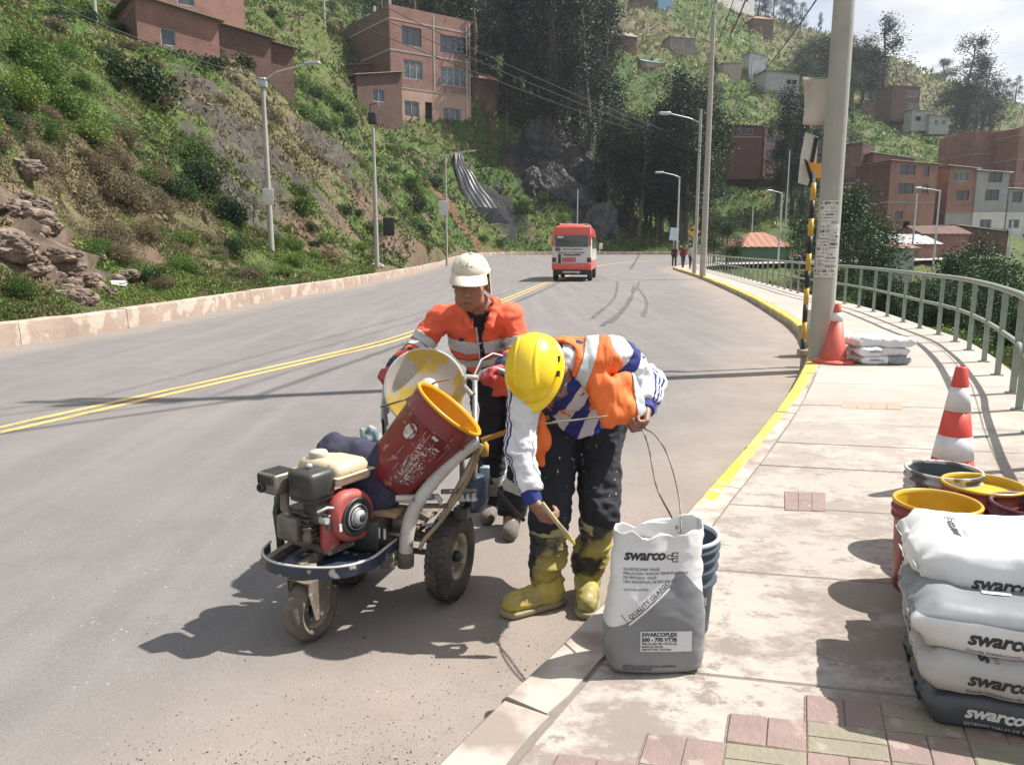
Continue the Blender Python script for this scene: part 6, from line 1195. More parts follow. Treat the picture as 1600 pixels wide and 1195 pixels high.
# pile beyond the big pole
for k, (u, v, dz, m, l, rz_, dm) in enumerate(((1385, 571, 0, m_sg, 'bottom sack of the far pile, white and grey', .0, (.60, .42, .11)), (1382, 571, .1, m_sw, 'middle sack of the far pile', .05, (.62, .42, .11)), (1372, 571, .2, m_sw, 'white rolled sack on top of the far pile, left', .15, (.50, .36, .13)), (1398, 571, .205, m_sw, 'folded white sack on top of the far pile, right', -.1, (.52, .38, .11)))):
    g_ = G(u, v, .15); lying((g_.x, g_.y + .22, .15 + dz), rz_, dm, l, m, 20 + k, group='sacks in the far pile', face=(lambda c: c[:, 0] - .02) if k == 0 else None, prints=(lambda r, me, bv: logo(me, r, (-.2, -.3, .05), (1, 0, 0), (0, 0, 1), .045, m_ig, bv, ''),) if k < 2 else (lambda r, me, bv: logo(me, r, (-.15, -.04, .3), (1, 0, 0), (0, 1, 0), .045, m_in, bv, ''),), crumple=.018)
g_ = G(1328, 560, .15); lying((g_.x + .02, g_.y + .45, .15), 1.2, (.5, .34, .3), 'upright crumpled white sack behind the far cone', m_sw, 31, group='sacks in the far pile', crumple=.04)
o = MB().box((0, 0, .12), (.22, .2, .24), bev=.015).build('carton', m_wht); o.location = (g_.x + .05, g_.y + 1.3, .42); o.rotation_euler = (0, 0, .3); tag(o, 'small white and dark box on the crumpled sack behind the pole', 'box'); MB().box((.02, -.102, .1), (.13, .006, .13)).build('dark_label', m_sd, o); 
o2 = MB().box((0, 0, .14), (.36, .3, .28), bev=.02).build('carton', m_conc); o2.location = (g_.x + .05, g_.y + 1.3, .15); tag(o2, 'low grey block beneath the small white box', 'block')
# open sack standing in front
def standing():
    n_, m_ = 96, 84; V = []; hgt = .448
    for j in range(m_ + 1):
        t = j / m_; z = hgt * t; w_ = .157 - .020 * t + .006 * math.sin(t * math.pi); d_ = .078 + .014 * math.sin(min(1, t * 1.3) * math.pi) - .030 * t ** 1.5; e1_ = 6 - 2.5 * t; e2_ = 3.4 - 1.0 * t
        if t < .05: k = (1 - t / .05) ** 2; w_ -= .014 * k; d_ -= .016 * k
        for i in range(n_):
            a = 2 * math.pi * i / n_; c, s = math.cos(a), math.sin(a); V.append((w_ * math.copysign(abs(c) ** (2 / e1_), c), d_ * math.copysign(abs(s) ** (2 / e2_), s), z))
    V = np.array(V); t = V[:, 2] / hgt; nrm = V * np.array([1, 1, 0]); nrm /= np.linalg.norm(nrm, axis=1)[:, None] + 1e-9
    side = np.abs(V[:, 0]) / .157; cr_ = lambda Q, o, sd: 1 - np.abs(fbm(Q, o, sd)) * 2
    wr = cr_(V * np.array([4, 4, 24]) + 3, 2, 6) * .0045 * side ** 5 * sstep(.02, .1, t) + fbm(V * 7, 2, 2) * .004 + cr_((V @ np.array([[1, 0, .9], [0, 1, 0], [-.5, 0, 1]])) * np.array([5, 4, 10]), 3, 16) * .0035 * (1 + 1.2 * sstep(.7, 1, t)) + cr_(V * 22, 2, 25) * .0012
    dent = np.exp(-((V[:, 0] - .06) / .05) ** 2 - ((V[:, 2] - .27) / .08) ** 2) * (V[:, 1] < 0) * .012
    V = V + nrm * (wr - dent)[:, None]; top = sstep(.90, 1, t); V[:, 2] += top * (.006 * np.sin(V[:, 0] * 60 + 1) + .012 * fbm(V * 22, 2, 8) + .012 * np.where(V[:, 0] > .05, 1, 0) + .014 * (V[:, 1] > 0) * (V[:, 0] > -.05)); V[:, 0] += .012 * t; V[:, 1] += .035 * t + top * .010 * np.sin(V[:, 0] * 55) * (V[:, 1] < .03)
    F = [[j * n_ + i, j * n_ + (i + 1) % n_, (j + 1) * n_ + (i + 1) % n_, (j + 1) * n_ + i] for j in range(m_) for i in range(n_)] + [list(range(n_))[::-1]]
    return V, F
V, F = standing()
r = empty('open_sack', (.462, 2.345, .15), .02, 'open white and grey sack standing upright on the walkway, wire hoop in its mouth', 'sack')
X_, Z_ = V[:, 0], V[:, 2]
hline = np.where(X_ < -.09, .148 + (X_ + .16) * .45, np.where(X_ < .048, .1795 + (X_ + .09) * .84, np.where(X_ < .062, .295 + (X_ - .048) * 2.6, np.where(X_ < .085, .332, .332 - (X_ - .085) * 1.1))))
m_pr2 = mat_split('sack_print', 'print', (.185, .19, .20), (.60, .60, .60))
sk = npmesh('bag', V, F, [m_pr2], r, smooth=True, attrs={'print': Z_ - hline}); md = sk.modifiers.new('t', 'SOLIDIFY'); md.thickness = .0025; bv = bvh_of(sk)
E_, U_ = (1, 0, 0), (0, .06, 1)
logo(sk, r, (-.105, -.3, .388), E_, U_, .047, m_in, bv)
V_, F_ = text_mesh('GLASSTECHNIK VIALES\nPERLAS PARA MARCAS TERMOPLASTICAS\nDE PINTURAS VIALES\nUSO INDUSTRIAL DE SEGURIDAD', .0112, .0003, lines=1.15); lay('small_print', V_, F_, (-.107, -.3, .354), E_, U_, m_ig, r, bv)
V_, F_ = text_mesh('HECHO EN AUSTRIA', .0085, .0002); lay('small_print', V_, F_, (-.107, -.3, .292), E_, U_, m_ig, r, bv)
an = math.radians(40); exb, eyb = Vector((math.cos(an), 0, math.sin(an))), Vector((-math.sin(an), 0, math.cos(an))); ob = Vector((-.082, -.3, .182))
V_, F_ = text_mesh('QUALITY GLASGO', .0195, .0002, space=1.05); lay('banner_text', V_, F_, ob + eyb * .007, exb, eyb, m_in, r, bv)
for off, hh_, m in ((-.006, .007, m_iw), (.0015, .0018, m_in)):
    V_, F_ = rect(.172, hh_, -.014, off); lay('banner_line', V_, F_, ob, exb, eyb, m, r, bv, .002, 5)
V_, F_ = rect(.0018, .036, -.014, .0015); lay('banner_line', V_, F_, ob, exb, eyb, m_in, r, bv, .002, 3)
V_, F_ = rect(.165, .066); lb = lay('label', V_, F_, (-.055, -.3, .098), E_, U_, m_iw, r, bv, .0022, 4)
V_, F_ = text_mesh('SWARCOFLEX\n500 - 700 VT78', .0175, .0007, lines=.95); lay('label_print', V_, F_, (-.051, -.3, .148), E_, U_, m_in, lb, bv, .0036)
V_, F_ = text_mesh('PERLAS 500-700 VT8 25 KG\nMARCAS VIALES\nAMSTETTEN, AUSTRIA', .0095, .0002); lay('label_print', V_, F_, (-.051, -.3, .121), E_, U_, m_in, lb, bv, .0036)
V_, F_ = text_mesh('APLICACION PARA USO EN CARRETERAS\nSOLO PROFESIONALES', .009, .0002); lay('small_print', V_, F_, (-.108, -.3, .045), E_, U_, m_in, r, bv)
bf = MB().disk((0, 0, 0), (0, 0, 1), 1, 24); bf.v = [(x * .13 + .01, y * .05 + .03, .40 + .01 * math.sin(x * 9)) for x, y, z in bf.v]; bf.build('glass_beads', m_wht, r)
# ============================================================ ROAD-MARKING MACHINE
MO = Vector((-.50, 3.23, 0)); MF = Vector((-.30, -.954, 0)).normalized(); MR = Vector((-MF.y, MF.x, 0)) * 1.0
mc = empty('road_marking_machine', MO, 0, 'three-wheeled road marking machine with small engine, tilted red paint pail and round lid', 'marking machine')
MA = Matrix((MF, MR, Vector((0, 0, 1)))).transposed()       # local (forward, right, up) -> world offsets
def q(f, r, z): return MF * f + MR * r + Vector((0, 0, z))
def w(u, v, D): return at(u, v, D) - MO
m_navy = mat('chipped_navy_enamel', (.022, .032, .055), .4, col2=(.035, .045, .07), nscale=7, col3=(.42, .40, .37), n3=22, amt3=.38, bump=.15); m_ivw = mat('dirty_white_enamel', (.52, .50, .47), .5, col2=(.40, .37, .34), nscale=9, col3=(.12, .13, .17), n3=18, amt3=.37, bump=.2)
m_rust = mat('dusty_steel', (.21, .175, .14), .75, .1, col2=(.12, .095, .075), nscale=12, col3=(.36, .31, .26), n3=30, amt3=.42, bump=.3); m_er = mat('engine_red', (.42, .075, .065), .55, col2=(.33, .08, .07), nscale=9, col3=(.42, .2, .17), n3=20, amt3=.36); m_crm = mat('tank_cream', (.56, .46, .32), .45, col2=(.46, .37, .26), nscale=7, col3=(.3, .24, .18), n3=20, amt3=.36)
m_eb = mat('engine_black', (.022, .024, .024), .45, col2=(.05, .048, .043), nscale=10, bump=.15); m_alu = mat('cast_alloy', (.22, .20, .18), .5, .6, col2=(.13, .115, .10), nscale=14, bump=.3); m_tyd = mat('dusty_tyre', (.05, .045, .04), .9, col2=(.14, .115, .095), nscale=7, lo=.4, hi=.7, bump=.4, bscale=50); m_rimc = mat('rim_cream', (.46, .40, .30), .6, col2=(.16, .13, .10), nscale=6, lo=.45, hi=.6)
m_wood = mat('wood_block', (.34, .24, .15), .8, col2=(.26, .18, .11), nscale=8)
# wheels
def wheel(c, ax, R_, wd, name, rimr, treads=0, parent=None, m=None):
    c = Vector(c); ax = Vector(ax).normalized(); h = wd / 2; prof = [(rimr, -h * .75), (rimr + .012, -h * .95)] + [(rimr + .012 + (R_ - rimr - .03) * t, -h * (1 + .12 * math.sin(t * 3.1))) for t in (.3, .6, .9)] + [(R_ - .008, -h * .86), (R_ - .002, -h * .6), (R_, 0), (R_ - .002, h * .6), (R_ - .008, h * .86)] + [(rimr + .012 + (R_ - rimr - .03) * t, h * (1 + .12 * math.sin(t * 3.1))) for t in (.9, .6, .3)] + [(rimr + .012, h * .95), (rimr, h * .75)]
    w_ = empty(name, c, 0, parent=parent or mc); MB().lathe([(a, b) for a, b in prof], (0, 0, 0), ax, 44).build('tyre', m or m_tyd, w_)
    if treads:
        b = MB(); a1 = ax.orthogonal().normalized(); b1 = ax.cross(a1)
        for k in range(treads):
            for row in (-.62, 0, .62):
                t = 2 * math.pi * (k + (.5 if row else 0)) / treads; d = a1 * math.cos(t) + b1 * math.sin(t); tt = -a1 * math.sin(t) + b1 * math.cos(t); M = Matrix((ax, tt, d)).transposed(); b.box(d * (R_ - .0005) + ax * row * h, (wd * .24, R_ * 4.1 / treads, .007), rot=M)
        b.build('tread', m or m_tyd, w_, kind='stuff')
    dish = [(0, h * .35), (rimr * .35, h * .38), (rimr * .4, h * .25), (rimr * .82, h * .12), (rimr * .86, h * .6), (rimr * 1.02, h * .8), (rimr * 1.04, h * .7), (rimr * .98, 0), (rimr * 1.04, -h * .7), (rimr * .86, -h * .5), (rimr * .8, -h * .1), (0, -h * .3)]
    MB().lathe(dish, (0, 0, 0), ax, 32).build('rim', m_rimc, w_); MB().lathe([(0, h * .95), (.018, h * .95), (.024, h * .8), (.026, h * .3), (0, h * .3)], (0, 0, 0), ax, 14).build('hub', m_eb, w_)
    for k in range(4):
        a1 = ax.orthogonal().normalized(); b1 = ax.cross(a1); t = k * math.pi / 2 + .4; d = (a1 * math.cos(t) + b1 * math.sin(t)) * rimr * .55; MB().lathe([(0, .012), (.006, .012), (.007, 0), (0, 0)], d + ax * h * .2, ax, 6).build('bolt', m_galv, w_)
    return w_
wheel(q(0, .245, .188), MR, .188, .098, 'wheel', .098, 40); wheel(q(.0, -.25, .188), -MR, .188, .098, 'wheel', .098, 40)
cx_ = G(488, 1000, 0) - MO; ca = (MR + MF * .22).normalized(); cw = wheel(Vector((cx_.x - .005, cx_.y + .02, .122)), ca, .122, .078, 'caster_wheel', .066, 0, m=mat('dusty_rubber', (.09, .075, .062), .85, col2=(.17, .14, .115), nscale=9, bump=.4, bscale=60))
cc = Vector((cx_.x - .005, cx_.y + .02, .118)); cf = ca.cross(Vector((0, 0, 1))).normalized()
b = MB()
for s_ in (-1, 1):
    o_ = cc + ca * (.052 * s_); b.add([o_ + cf * x + Vector((0, 0, z)) + ca * (.003 * s_) for x, z in ((-.03, -.02), (.03, -.02), (.062, .10), (.062, .135), (-.062, .135), (-.062, .10))] + [o_ + cf * x + Vector((0, 0, z)) for x, z in ((-.03, -.02), (.03, -.02), (.062, .10), (.062, .135), (-.062, .135), (-.062, .10))], [[0, 1, 2, 3, 4, 5], [11, 10, 9, 8, 7, 6]] + [[i, (i + 1) % 6, 6 + (i + 1) % 6, 6 + i] for i in range(6)])
b.add([cc + ca * x * .055 + cf * y * .062 + Vector((0, 0, z)) for x in (-1, 1) for y in (-1, 1) for z in (.135, .140)], [[0, 1, 3, 2], [4, 6, 7, 5], [0, 4, 5, 1], [2, 3, 7, 6], [0, 2, 6, 4], [1, 5, 7, 3]])
b.build('caster_fork', m_rust, mc); MB().lathe([(0, 0), (.045, 0), (.045, .016), (.03, .02), (.03, .05), (0, .05)], cc + Vector((0, 0, .14)), n=20).build('swivel', m_rust, mc); MB().tube([cc - ca * .06, cc + ca * .06], .009, 8).build('axle_bolt', m_galv, mc)
wheel_axle = MB().tube([q(0, -.3, .188), q(0, .3, .188)], .014, 8).build('axle', m_rust, mc)
# front tray: flat iron bent in a U and a deck
zt = .295
def bar(pts, hgt, th, name, m, z=None, closed=False):
    P = [Vector(p) for p in pts]; V = []; F = []; n_ = len(P)
    for i, p in enumerate(P):
        t = (P[min(i + 1, n_ - 1)] - P[max(i - 1, 0)]); t.z = 0; t.normalize(); s = Vector((t.y, -t.x, 0))
        for a, b_ in ((0, -hgt / 2), (0, hgt / 2), (th, hgt / 2), (th, -hgt / 2)): V.append(p + s * a + Vector((0, 0, b_)))
    for i in range(n_ - 1):
        for j in range(4): F.append([4 * i + j, 4 * i + (j + 1) % 4, 4 * i + 4 + (j + 1) % 4, 4 * i + 4 + j])
    F += [[0, 1, 2, 3], [4 * n_ - 1, 4 * n_ - 2, 4 * n_ - 3, 4 * n_ - 4]]; return MB().add(V, F).build(name, m, mc)
TL, TR_ = w(413, 872, 2.90), w(604, 856, 2.98)
a, b_, c_, d_, e_ = (w(u, v, D) for u, v, D in ((418, 868, 3.0), (414, 880, 2.84), (440, 893, 2.74), (520, 893, 2.72), (575, 880, 2.80)))
U = crom([tuple(p) for p in (w(424, 868, 2.98), w(411, 880, 2.88), w(424, 890, 2.78), w(470, 896, 2.725), w(530, 892, 2.725), (w(578, 880, 2.80)), (w(606, 862, 2.93)), (w(628, 845, 3.05)))], 5)
U[:, 2] = .298; bar(U, .042, .006, 'front_frame', m_navy); U2 = U.copy(); U2[:, 2] = .3205; MB().tube([Vector(p) for p in U2], .006, 6).build('frame_edge', m_ivw, mc)
fl = [w(440, 872, 3.02), w(432, 885, 2.82), w(480, 892, 2.745), w(560, 884, 2.79), w(600, 862, 2.94), w(560, 850, 3.15)]; MB().prism([(p.x, p.y) for p in fl], .284, .290).build('deck', m_navy, mc)
MB().lathe([(0, 0), (.018, 0), (.019, .03), (.015, .034), (.014, .05), (.018, .054), (.016, .06), (0, .06)], cc + Vector((0, 0, .275)), n=16).build('swivel_bolt', m_alu, mc)
for x_ in (-.10, .0): MB().box(q(.30, -.15 + x_ * 1.6, .30), (.5, .03, .035), rot=MA).build('engine_rail', m_rust, mc)
MB().box(q(.02, 0, .26), (.62, .05, .05), rot=MA).build('chassis_beam', m_rust, mc); MB().box(q(.0, -.02, .27), (.06, .44, .05), rot=MA).build('cross_beam', m_rust, mc); MB().box(q(.05, -.02, .345), (.34, .34, .012), rot=MA).build('rear_deck', m_rust, mc)
MB().box(w(560, 868, 2.96) + Vector((0, 0, .0)), (.14, .10, .03), rot=MA).build('wooden_wedge', m_wood, mc)
MB().box(w(608, 798, 3.02), (.09, .10, .022), rot=MA).build('bracket_plate', m_wood, mc); MB().box(w(606, 828, 3.03), (.10, .012, .17), rot=MA).build('side_plate', m_eb, mc); MB().box(w(612, 870, 2.98), (.07, .05, .06), rot=MA).build('bracket', m_rust, mc); MB().tube([w(596, 885, 2.97), w(622, 878, 2.95)], .012, 8).build('pivot_pin', m_rust, mc)
for u_, v_ in ((592, 832), (601, 834)): MB().tube([w(u_, v_ + 8, 2.93), w(u_, v_ - 8, 2.93)], .006, 8).build('stud', m_galv, mc)
# engine (local axes: x = forward, y = right, z up), starter side faces right
en = empty('engine', w(520, 850, 2.97), 0, parent=mc); en.location.z = .315
ER = Matrix(((MF - MR * .30).normalized(), (MR + MF * .30).normalized(), Vector((0, 0, 1)))).transposed()
def eb(c, d, name, m, **k): kw = dict(bev=.008); kw.update(k); return MB().box(ER @ Vector(c), d, rot=ER, **kw).build(name, m, en)
eb((0, -.02, .015), (.20, .22, .03), 'base_flange', m_rust); eb((0, -.01, .10), (.17, .17, .15), 'crankcase', m_alu, bev=.02); eb((.10, -.02, .13), (.12, .13, .12), 'cylinder', m_alu)
for k in range(6): MB().box(ER @ Vector((.10, -.02, .08 + .02 * k)), (.15, .155, .004), rot=ER).build('cooling_fin', m_alu, en)
eb((.185, -.03, .12), (.05, .11, .10), 'cylinder_head', m_alu, bev=.015)
# fan housing: red shroud with round starter
ax = ER @ Vector((0, 1, 0)); so = ER @ Vector((0, .075, .145))
pr = []
for k in range(28):
    t = 2 * math.pi * k / 28; rr = .105 + (.018 * max(0, math.cos(2 * (t - .8))) if 1 else 0); pr.append((math.cos(t) * rr, math.sin(t) * rr))
V = []; 
for y_, s_ in ((0, 1), (.045, 1), (.062, .93), (.068, .80)): V += [so + ER @ Vector((x * s_, y_, z * s_)) for x, z in pr]
F = [[j * 28 + i, j * 28 + (i + 1) % 28, (j + 1) * 28 + (i + 1) % 28, (j + 1) * 28 + i] for j in range(3) for i in range(28)] + [list(range(28)), list(range(84, 112))]; sb = MB().add(V, F); sb.sm = [True] * 84 + [False] * 2; sb.build('fan_shroud', m_er, en)
eb((.09, .085, .09), (.08, .045, .13), 'shroud_skirt', m_er, bev=.02)
MB().lathe([(.078, .066), (.078, .074), (.070, .078), (.062, .070), (.0, .066)], so, ax, 30).build('grille_ring', m_eb, en)
for k in range(7): MB().lathe([(.058 - k * .007, .072), (.058 - k * .007, .078 + k * .0012), (.0555 - k * .007, .078 + k * .0012), (.0555 - k * .007, .072)], so, ax, 26).build('starter_ring', m_galv if k % 2 else m_eb, en)
MB().lathe([(0, .10), (.022, .10), (.030, .094), (.032, .07), (0, .07)], so, ax, 20).build('starter_hub', m_galv, en); MB().lathe([(0, .104), (.014, .104), (.016, .099), (0, .099)], so, ax, 16).build('hub_cap', m_eb, en)
MB().box(so + ER @ Vector((.085, .068, -.02)), (.014, .003, .03), rot=ER).build('sticker', m_iw, en)
# tank
tk = MB().box(ER @ Vector((-.02, .0, .335)), (.19, .25, .055), rot=ER, bev=.024, taper=.86); tk.build('fuel_tank', m_crm, en); MB().box(ER @ Vector((-.02, .0, .295)), (.18, .24, .045), rot=ER, bev=.018, taper=1.04).build('tank_bottom', m_crm, en); MB().box(ER @ Vector((-.02, .0, .3125)), (.205, .265, .006), rot=ER, bev=.002).build('tank_seam', m_crm, en)
MB().lathe([(0, 0), (.034, 0), (.037, .006), (.037, .022), (.033, .028), (0, .029)], ER @ Vector((.01, -.05, .358)), n=24).build('fuel_cap', mat('cap_beige', (.5, .46, .38), .5, col2=(.4, .36, .3), nscale=8), en)
# air cleaner (black) and muffler
eb((.135, .045, .30), (.13, .135, .11), 'air_cleaner', m_eb, bev=.022); eb((.135, .045, .245), (.115, .12, .02), 'cleaner_base', m_eb); MB().lathe([(0, 0), (.012, 0), (.014, .014), (0, .02)], ER @ Vector((.13, .03, .355)), n=12).build('wing_nut', m_galv, en)
eb((.125, .055, .19), (.07, .075, .09), 'carburettor', m_eb, bev=.01); MB().tube([ER @ Vector((.14, .095, .16)), ER @ Vector((.14, .13, .165))], .013, 8).build('choke_lever', m_galv, en); MB().tube([ER @ Vector((.16, .10, .20)), ER @ Vector((.13, .125, .215)), ER @ Vector((.09, .12, .20))], .006, 6).build('linkage', m_galv, en)
eb((.10, .105, .15), (.05, .03, .06), 'throttle_plate', m_alu, bev=.004)
mf = eb((.185, -.085, .30), (.12, .105, .08), 'muffler', m_alu, bev=.012); 
for k in range(6): MB().box(ER @ Vector((.246, -.125 + k * .016, .318)), (.006, .006, .035), rot=ER).build('louvre', m_eb, mf)
for k in range(6): MB().box(ER @ Vector((.185, -.125 + k * .016, .3415)), (.09, .006, .004), rot=ER).build('slot', m_eb, mf)
MB().lathe([(0, .0), (.016, .0), (.02, .012), (.013, .02), (.012, .0)], ER @ Vector((.243, -.105, .285)), ER @ Vector((1, 0, 0)), 16).build('exhaust_outlet', m_eb, mf)
MB().tube([ER @ Vector((.17, -.07, .26)), ER @ Vector((.19, -.05, .2)), ER @ Vector((.17, -.04, .15))], .018, 10).build('exhaust_pipe', m_rust, en)
# black hoop guard at the left of the engine
hp = MB().tube([w(440, 858, 2.98), w(432, 800, 2.98), w(436, 772, 2.99), w(450, 760, 3.02), w(475, 762, 3.1)], .016, 10, flat=1); hp.build('guard_hoop', m_eb, mc); MB().box(w(436, 815, 3.0), (.035, .012, .22), rot=MA).build('guard_plate', m_eb, mc)
MB().box(q(.24, -.02, .36), (.14, .16, .13), rot=MA, bev=.01).build('pump_block', m_eb, mc); MB().lathe([(0, -.05), (.05, -.05), (.05, .05), (0, .05)], q(.13, .06, .37), MR, 20).build('compressor', m_rust, mc)
# big pipe frame sweeping up to the pail rim
pipe = crom([tuple(w(u, v, D)) for u, v, D in ((634, 862, 2.985), (636, 835, 2.99), (645, 800, 3.0), (664, 768, 3.02), (694, 733, 3.05), (722, 706, 3.08), (746, 688, 3.10))], 6)
MB().tube([Vector(p) for p in pipe], [.030] * 12 + [.028] * (len(pipe) - 12), 14).build('frame_pipe', m_ivw, mc); MB().lathe([(0, 0), (.034, 0), (.036, .05), (.034, .06), (0, .06)], w(634, 884, 2.985), n=18).build('pipe_socket', m_rust, mc)
pipe2 = crom([tuple(w(u, v, D)) for u, v, D in ((672, 842, 3.10), (700, 792, 3.12), (728, 740, 3.14), (752, 694, 3.16))], 5); MB().tube([Vector(p) for p in pipe2], .014, 10).build('thin_pipe', m_crm, mc)
hose = crom([tuple(w(u, v, D)) for u, v, D in ((748, 700, 3.12), (742, 725, 3.10), (722, 765, 3.06), (690, 812, 3.0), (664, 842, 2.96), (656, 858, 2.95))], 5); MB().tube([Vector(p) for p in hose], .009, 8).build('paint_hose', mat('hose_tan', (.30, .22, .13), .7, col2=(.2, .15, .1), nscale=10), mc)
hose = crom([tuple(w(u, v, D)) for u, v, D in ((742, 715, 3.3), (760, 740, 3.3), (780, 770, 3.3), (806, 800, 3.25), (818, 812, 3.2))], 5); MB().tube([Vector(p) for p in hose], .010, 8).build('black_hose', m_eb, mc)
for a, b_ in (((700, 790, 3.08), (640, 790, 3.04)), ((690, 768, 3.06), (744, 766, 3.12)), ((722, 700, 3.14), (722, 790, 3.14)), ((744, 700, 3.2), (738, 795, 3.16)), ((660, 795, 3.2), (600, 790, 3.2))): MB().tube([w(*a), w(*b_)], .011, 8).build('brace', m_rust, mc)
MB().tube([w(618, 778, 3.0), w(684, 776, 3.05), w(690, 786, 3.06)], .014, 8).build('grey_brace', m_ivw, mc); MB().box(w(650, 770, 3.12), (.22, .10, .02), rot=MA).build('pail_seat', m_ivw, mc)
for k in range(3): MB().lathe([(0, 0), (.016, 0), (.016, .012), (.010, .014), (.010, .03), (.016, .032), (0, .032)], w(722 + 9 * k, 782, 3.10), n=10).build('valve', m_galv, mc)
MB().box(w(722, 800, 3.12), (.06, .06, .05), rot=MA, bev=.005).build('valve_block', m_eb, mc)
# navy side tank and handlebars
MB().lathe([(0, -.07), (.05, -.06), (.065, -.02), (.065, .06), (.05, .09), (0, .10)], w(740, 775, 3.22), (0, 0, 1), 18).build('blue_tank', mat('tank_blue', (.03, .06, .10), .4, col2=(.05, .08, .12), nscale=5), mc)
hb = mat('handlebar_grey', (.34, .34, .34), .45, .3, col2=(.25, .25, .26), nscale=8)
MB().tube([w(745, 700, 3.2), w(742, 660, 3.28), w(742, 620, 3.36), w(742, 596, 3.42), w(752, 582, 3.45), w(775, 576, 3.44), w(790, 582, 3.46)], .013, 10).build('handlebar', hb, mc)
MB().tube([w(618, 735, 3.3), w(606, 690, 3.34), w(600, 640, 3.38), (w(602, 604, 3.42)), w(612, 586, 3.44), w(632, 580, 3.46)], .013, 10).build('handlebar', hb, mc)
MB().box(w(603, 625, 3.39), (.03, .03, .12), bev=.006).build('brake_lever', m_galv, mc); MB().tube([w(610, 600, 3.36), w(598, 625, 3.34), w(597, 660, 3.34)], .007, 6).build('lever', m_galv, mc); MB().tube([w(745, 590, 3.38), w(728, 588, 3.36), w(724, 602, 3.34), w(736, 616, 3.36)], .012, 8).build('clamp', m_ivw, mc); MB().tube([w(737, 595, 3.38), w(752, 562, 3.42), w(770, 552, 3.46), w(785, 556, 3.5)], .004, 6).build('brake_cable', m_iw, mc); MB().tube([w(742, 610, 3.36), w(748, 640, 3.34), w(742, 690, 3.3)], .003, 6).build('brake_cable', m_iw, mc)
MB().tube([w(632, 755, 3.32), w(690, 730, 3.3), w(745, 705, 3.2)], .013, 8).build('rear_crossbar', m_rust, mc)
MB().tube([w(598, 655, 3.33), w(600, 690, 3.34), w(590, 700, 3.33), w(604, 720, 3.3)], .006, 6).build('dark_cable', m_wire, mc)
# round lid standing behind the pail
dk = empty('round_lid', w(664, 606, 3.33), 0, parent=mc); dn = Vector((.12, -.93, .34)).normalized()
m_lid = mat('lid_painted', (.38, .345, .295), .5, col2=(.31, .28, .225), nscale=5, col3=(.42, .28, .03), n3=6.0, amt3=.56)
MB().lathe([(0, .0), (.163, .0), (.170, .004), (.176, .004), (.178, -.004), (.174, -.012), (.160, -.012), (0, -.012)], (0, 0, 0), dn, 56).build('lid_plate', m_lid, dk); MB().tube([Vector((0, 0, 0)) + (dn.orthogonal().normalized() * math.cos(t) + dn.cross(dn.orthogonal().normalized()) * math.sin(t)) * .176 for t in np.linspace(0, 2 * math.pi, 50)], .005, 6, cap=False).build('lid_bead', m_ivw, dk)
MB().lathe([(0, .014), (.04, .014), (.045, .002), (.0, .002)], (.015, 0, 0), dn, 24).build('lid_boss', m_ivw, dk); MB().tube([Vector((.0, -.05, .0)), Vector((.05, -.06, .035)), Vector((.115, -.055, .05))], .005, 6).build('lid_pull', m_wood, dk); MB().tube([Vector((-.19, -.05, -.075)), Vector((-.08, -.06, -.04)), Vector((-.02, -.05, -.01))], .005, 6).build('lid_rod', m_rust, dk)
MB().tube([w(664, 606, 3.36), w(668, 680, 3.34), w(668, 760, 3.3)], .015, 8).build('lid_post', m_rust, mc)
# ------------------------------------------------------------ tilted paint pail resting on the machine
axp = Vector((.64, -.01, .765)).normalized(); pb = w(612, 746, 3.12) + MO
pl = empty('paint_pail', pb, 0, 'big dark red pail with orange inside, lying tilted on the marking machine', 'paint pail')
m_p2 = mat('pail_dark_red', (.20, .024, .022), .35, col2=(.15, .02, .02), nscale=4, col3=(.34, .17, .15), n3=26, amt3=.37)
Hh = .39; R0, R1 = .134, .158
f2 = lambda z: R0 + (R1 - R0) * z / Hh
MB().lathe([(0, 0), (R0 - .008, 0), (R0, .01), (f2(.1), .1), (f2(.2), .2), (f2(.30), .30), (f2(.30) + .008, .303), (f2(.31) + .008, .31), (f2(.315), .316), (f2(Hh - .01), Hh - .01)], (0, 0, 0), axp, 48).build('shell', m_p2, pl)
MB().lathe([(R1 - .001, Hh - .012), (R1 + .008, Hh - .008), (R1 + .010, Hh), (R1 + .004, Hh + .005), (R1 - .004, Hh + .002), (R1 - .006, Hh - .01)], (0, 0, 0), axp, 48).build('rim', m_yd, pl); MB().lathe([(R1 - .005, Hh - .004), (R0 - .003, .008), (0, .008)], (0, 0, 0), axp, 48).build('inner_wall', m_yd, pl)
sx_ = axp.cross(Vector((0, -1, 0))).normalized(); tow = Vector((.1, -.95, .25)); tow = (tow - axp * tow.dot(axp)).normalized(); sd_ = tow.cross(axp)
def onp(x, z, l=.002): a = x / f2(z); return axp * z + (tow * math.cos(a) + sd_ * math.sin(a)) * (f2(z) + l)
def decal(poly, name, m, l=.002): return MB().add([onp(x, z, l) for x, z in poly], [list(range(len(poly)))]).build(name, m, pl)
decal([(.062 + .028 * math.cos(t), .245 + .034 * math.sin(t)) for t in np.linspace(0, 6.1, 22)], 'round_logo', mat('worn_white_print', (.55, .52, .5), .6, col2=(.3, .2, .19), nscale=40, lo=.45, hi=.6))
decal([(.033, .252), (.078, .262), (.093, .272), (.093, .279), (.075, .270), (.033, .26)], 'logo_band', m_p2, .003)
V_, F_ = text_mesh('PINTURA', .012, .0003); MB().add([onp(.042 + y, .215 + x, .003) for x, y, z in V_], F_).build('logo_print', m_in, pl)
rr2 = random.Random(9); b = MB()
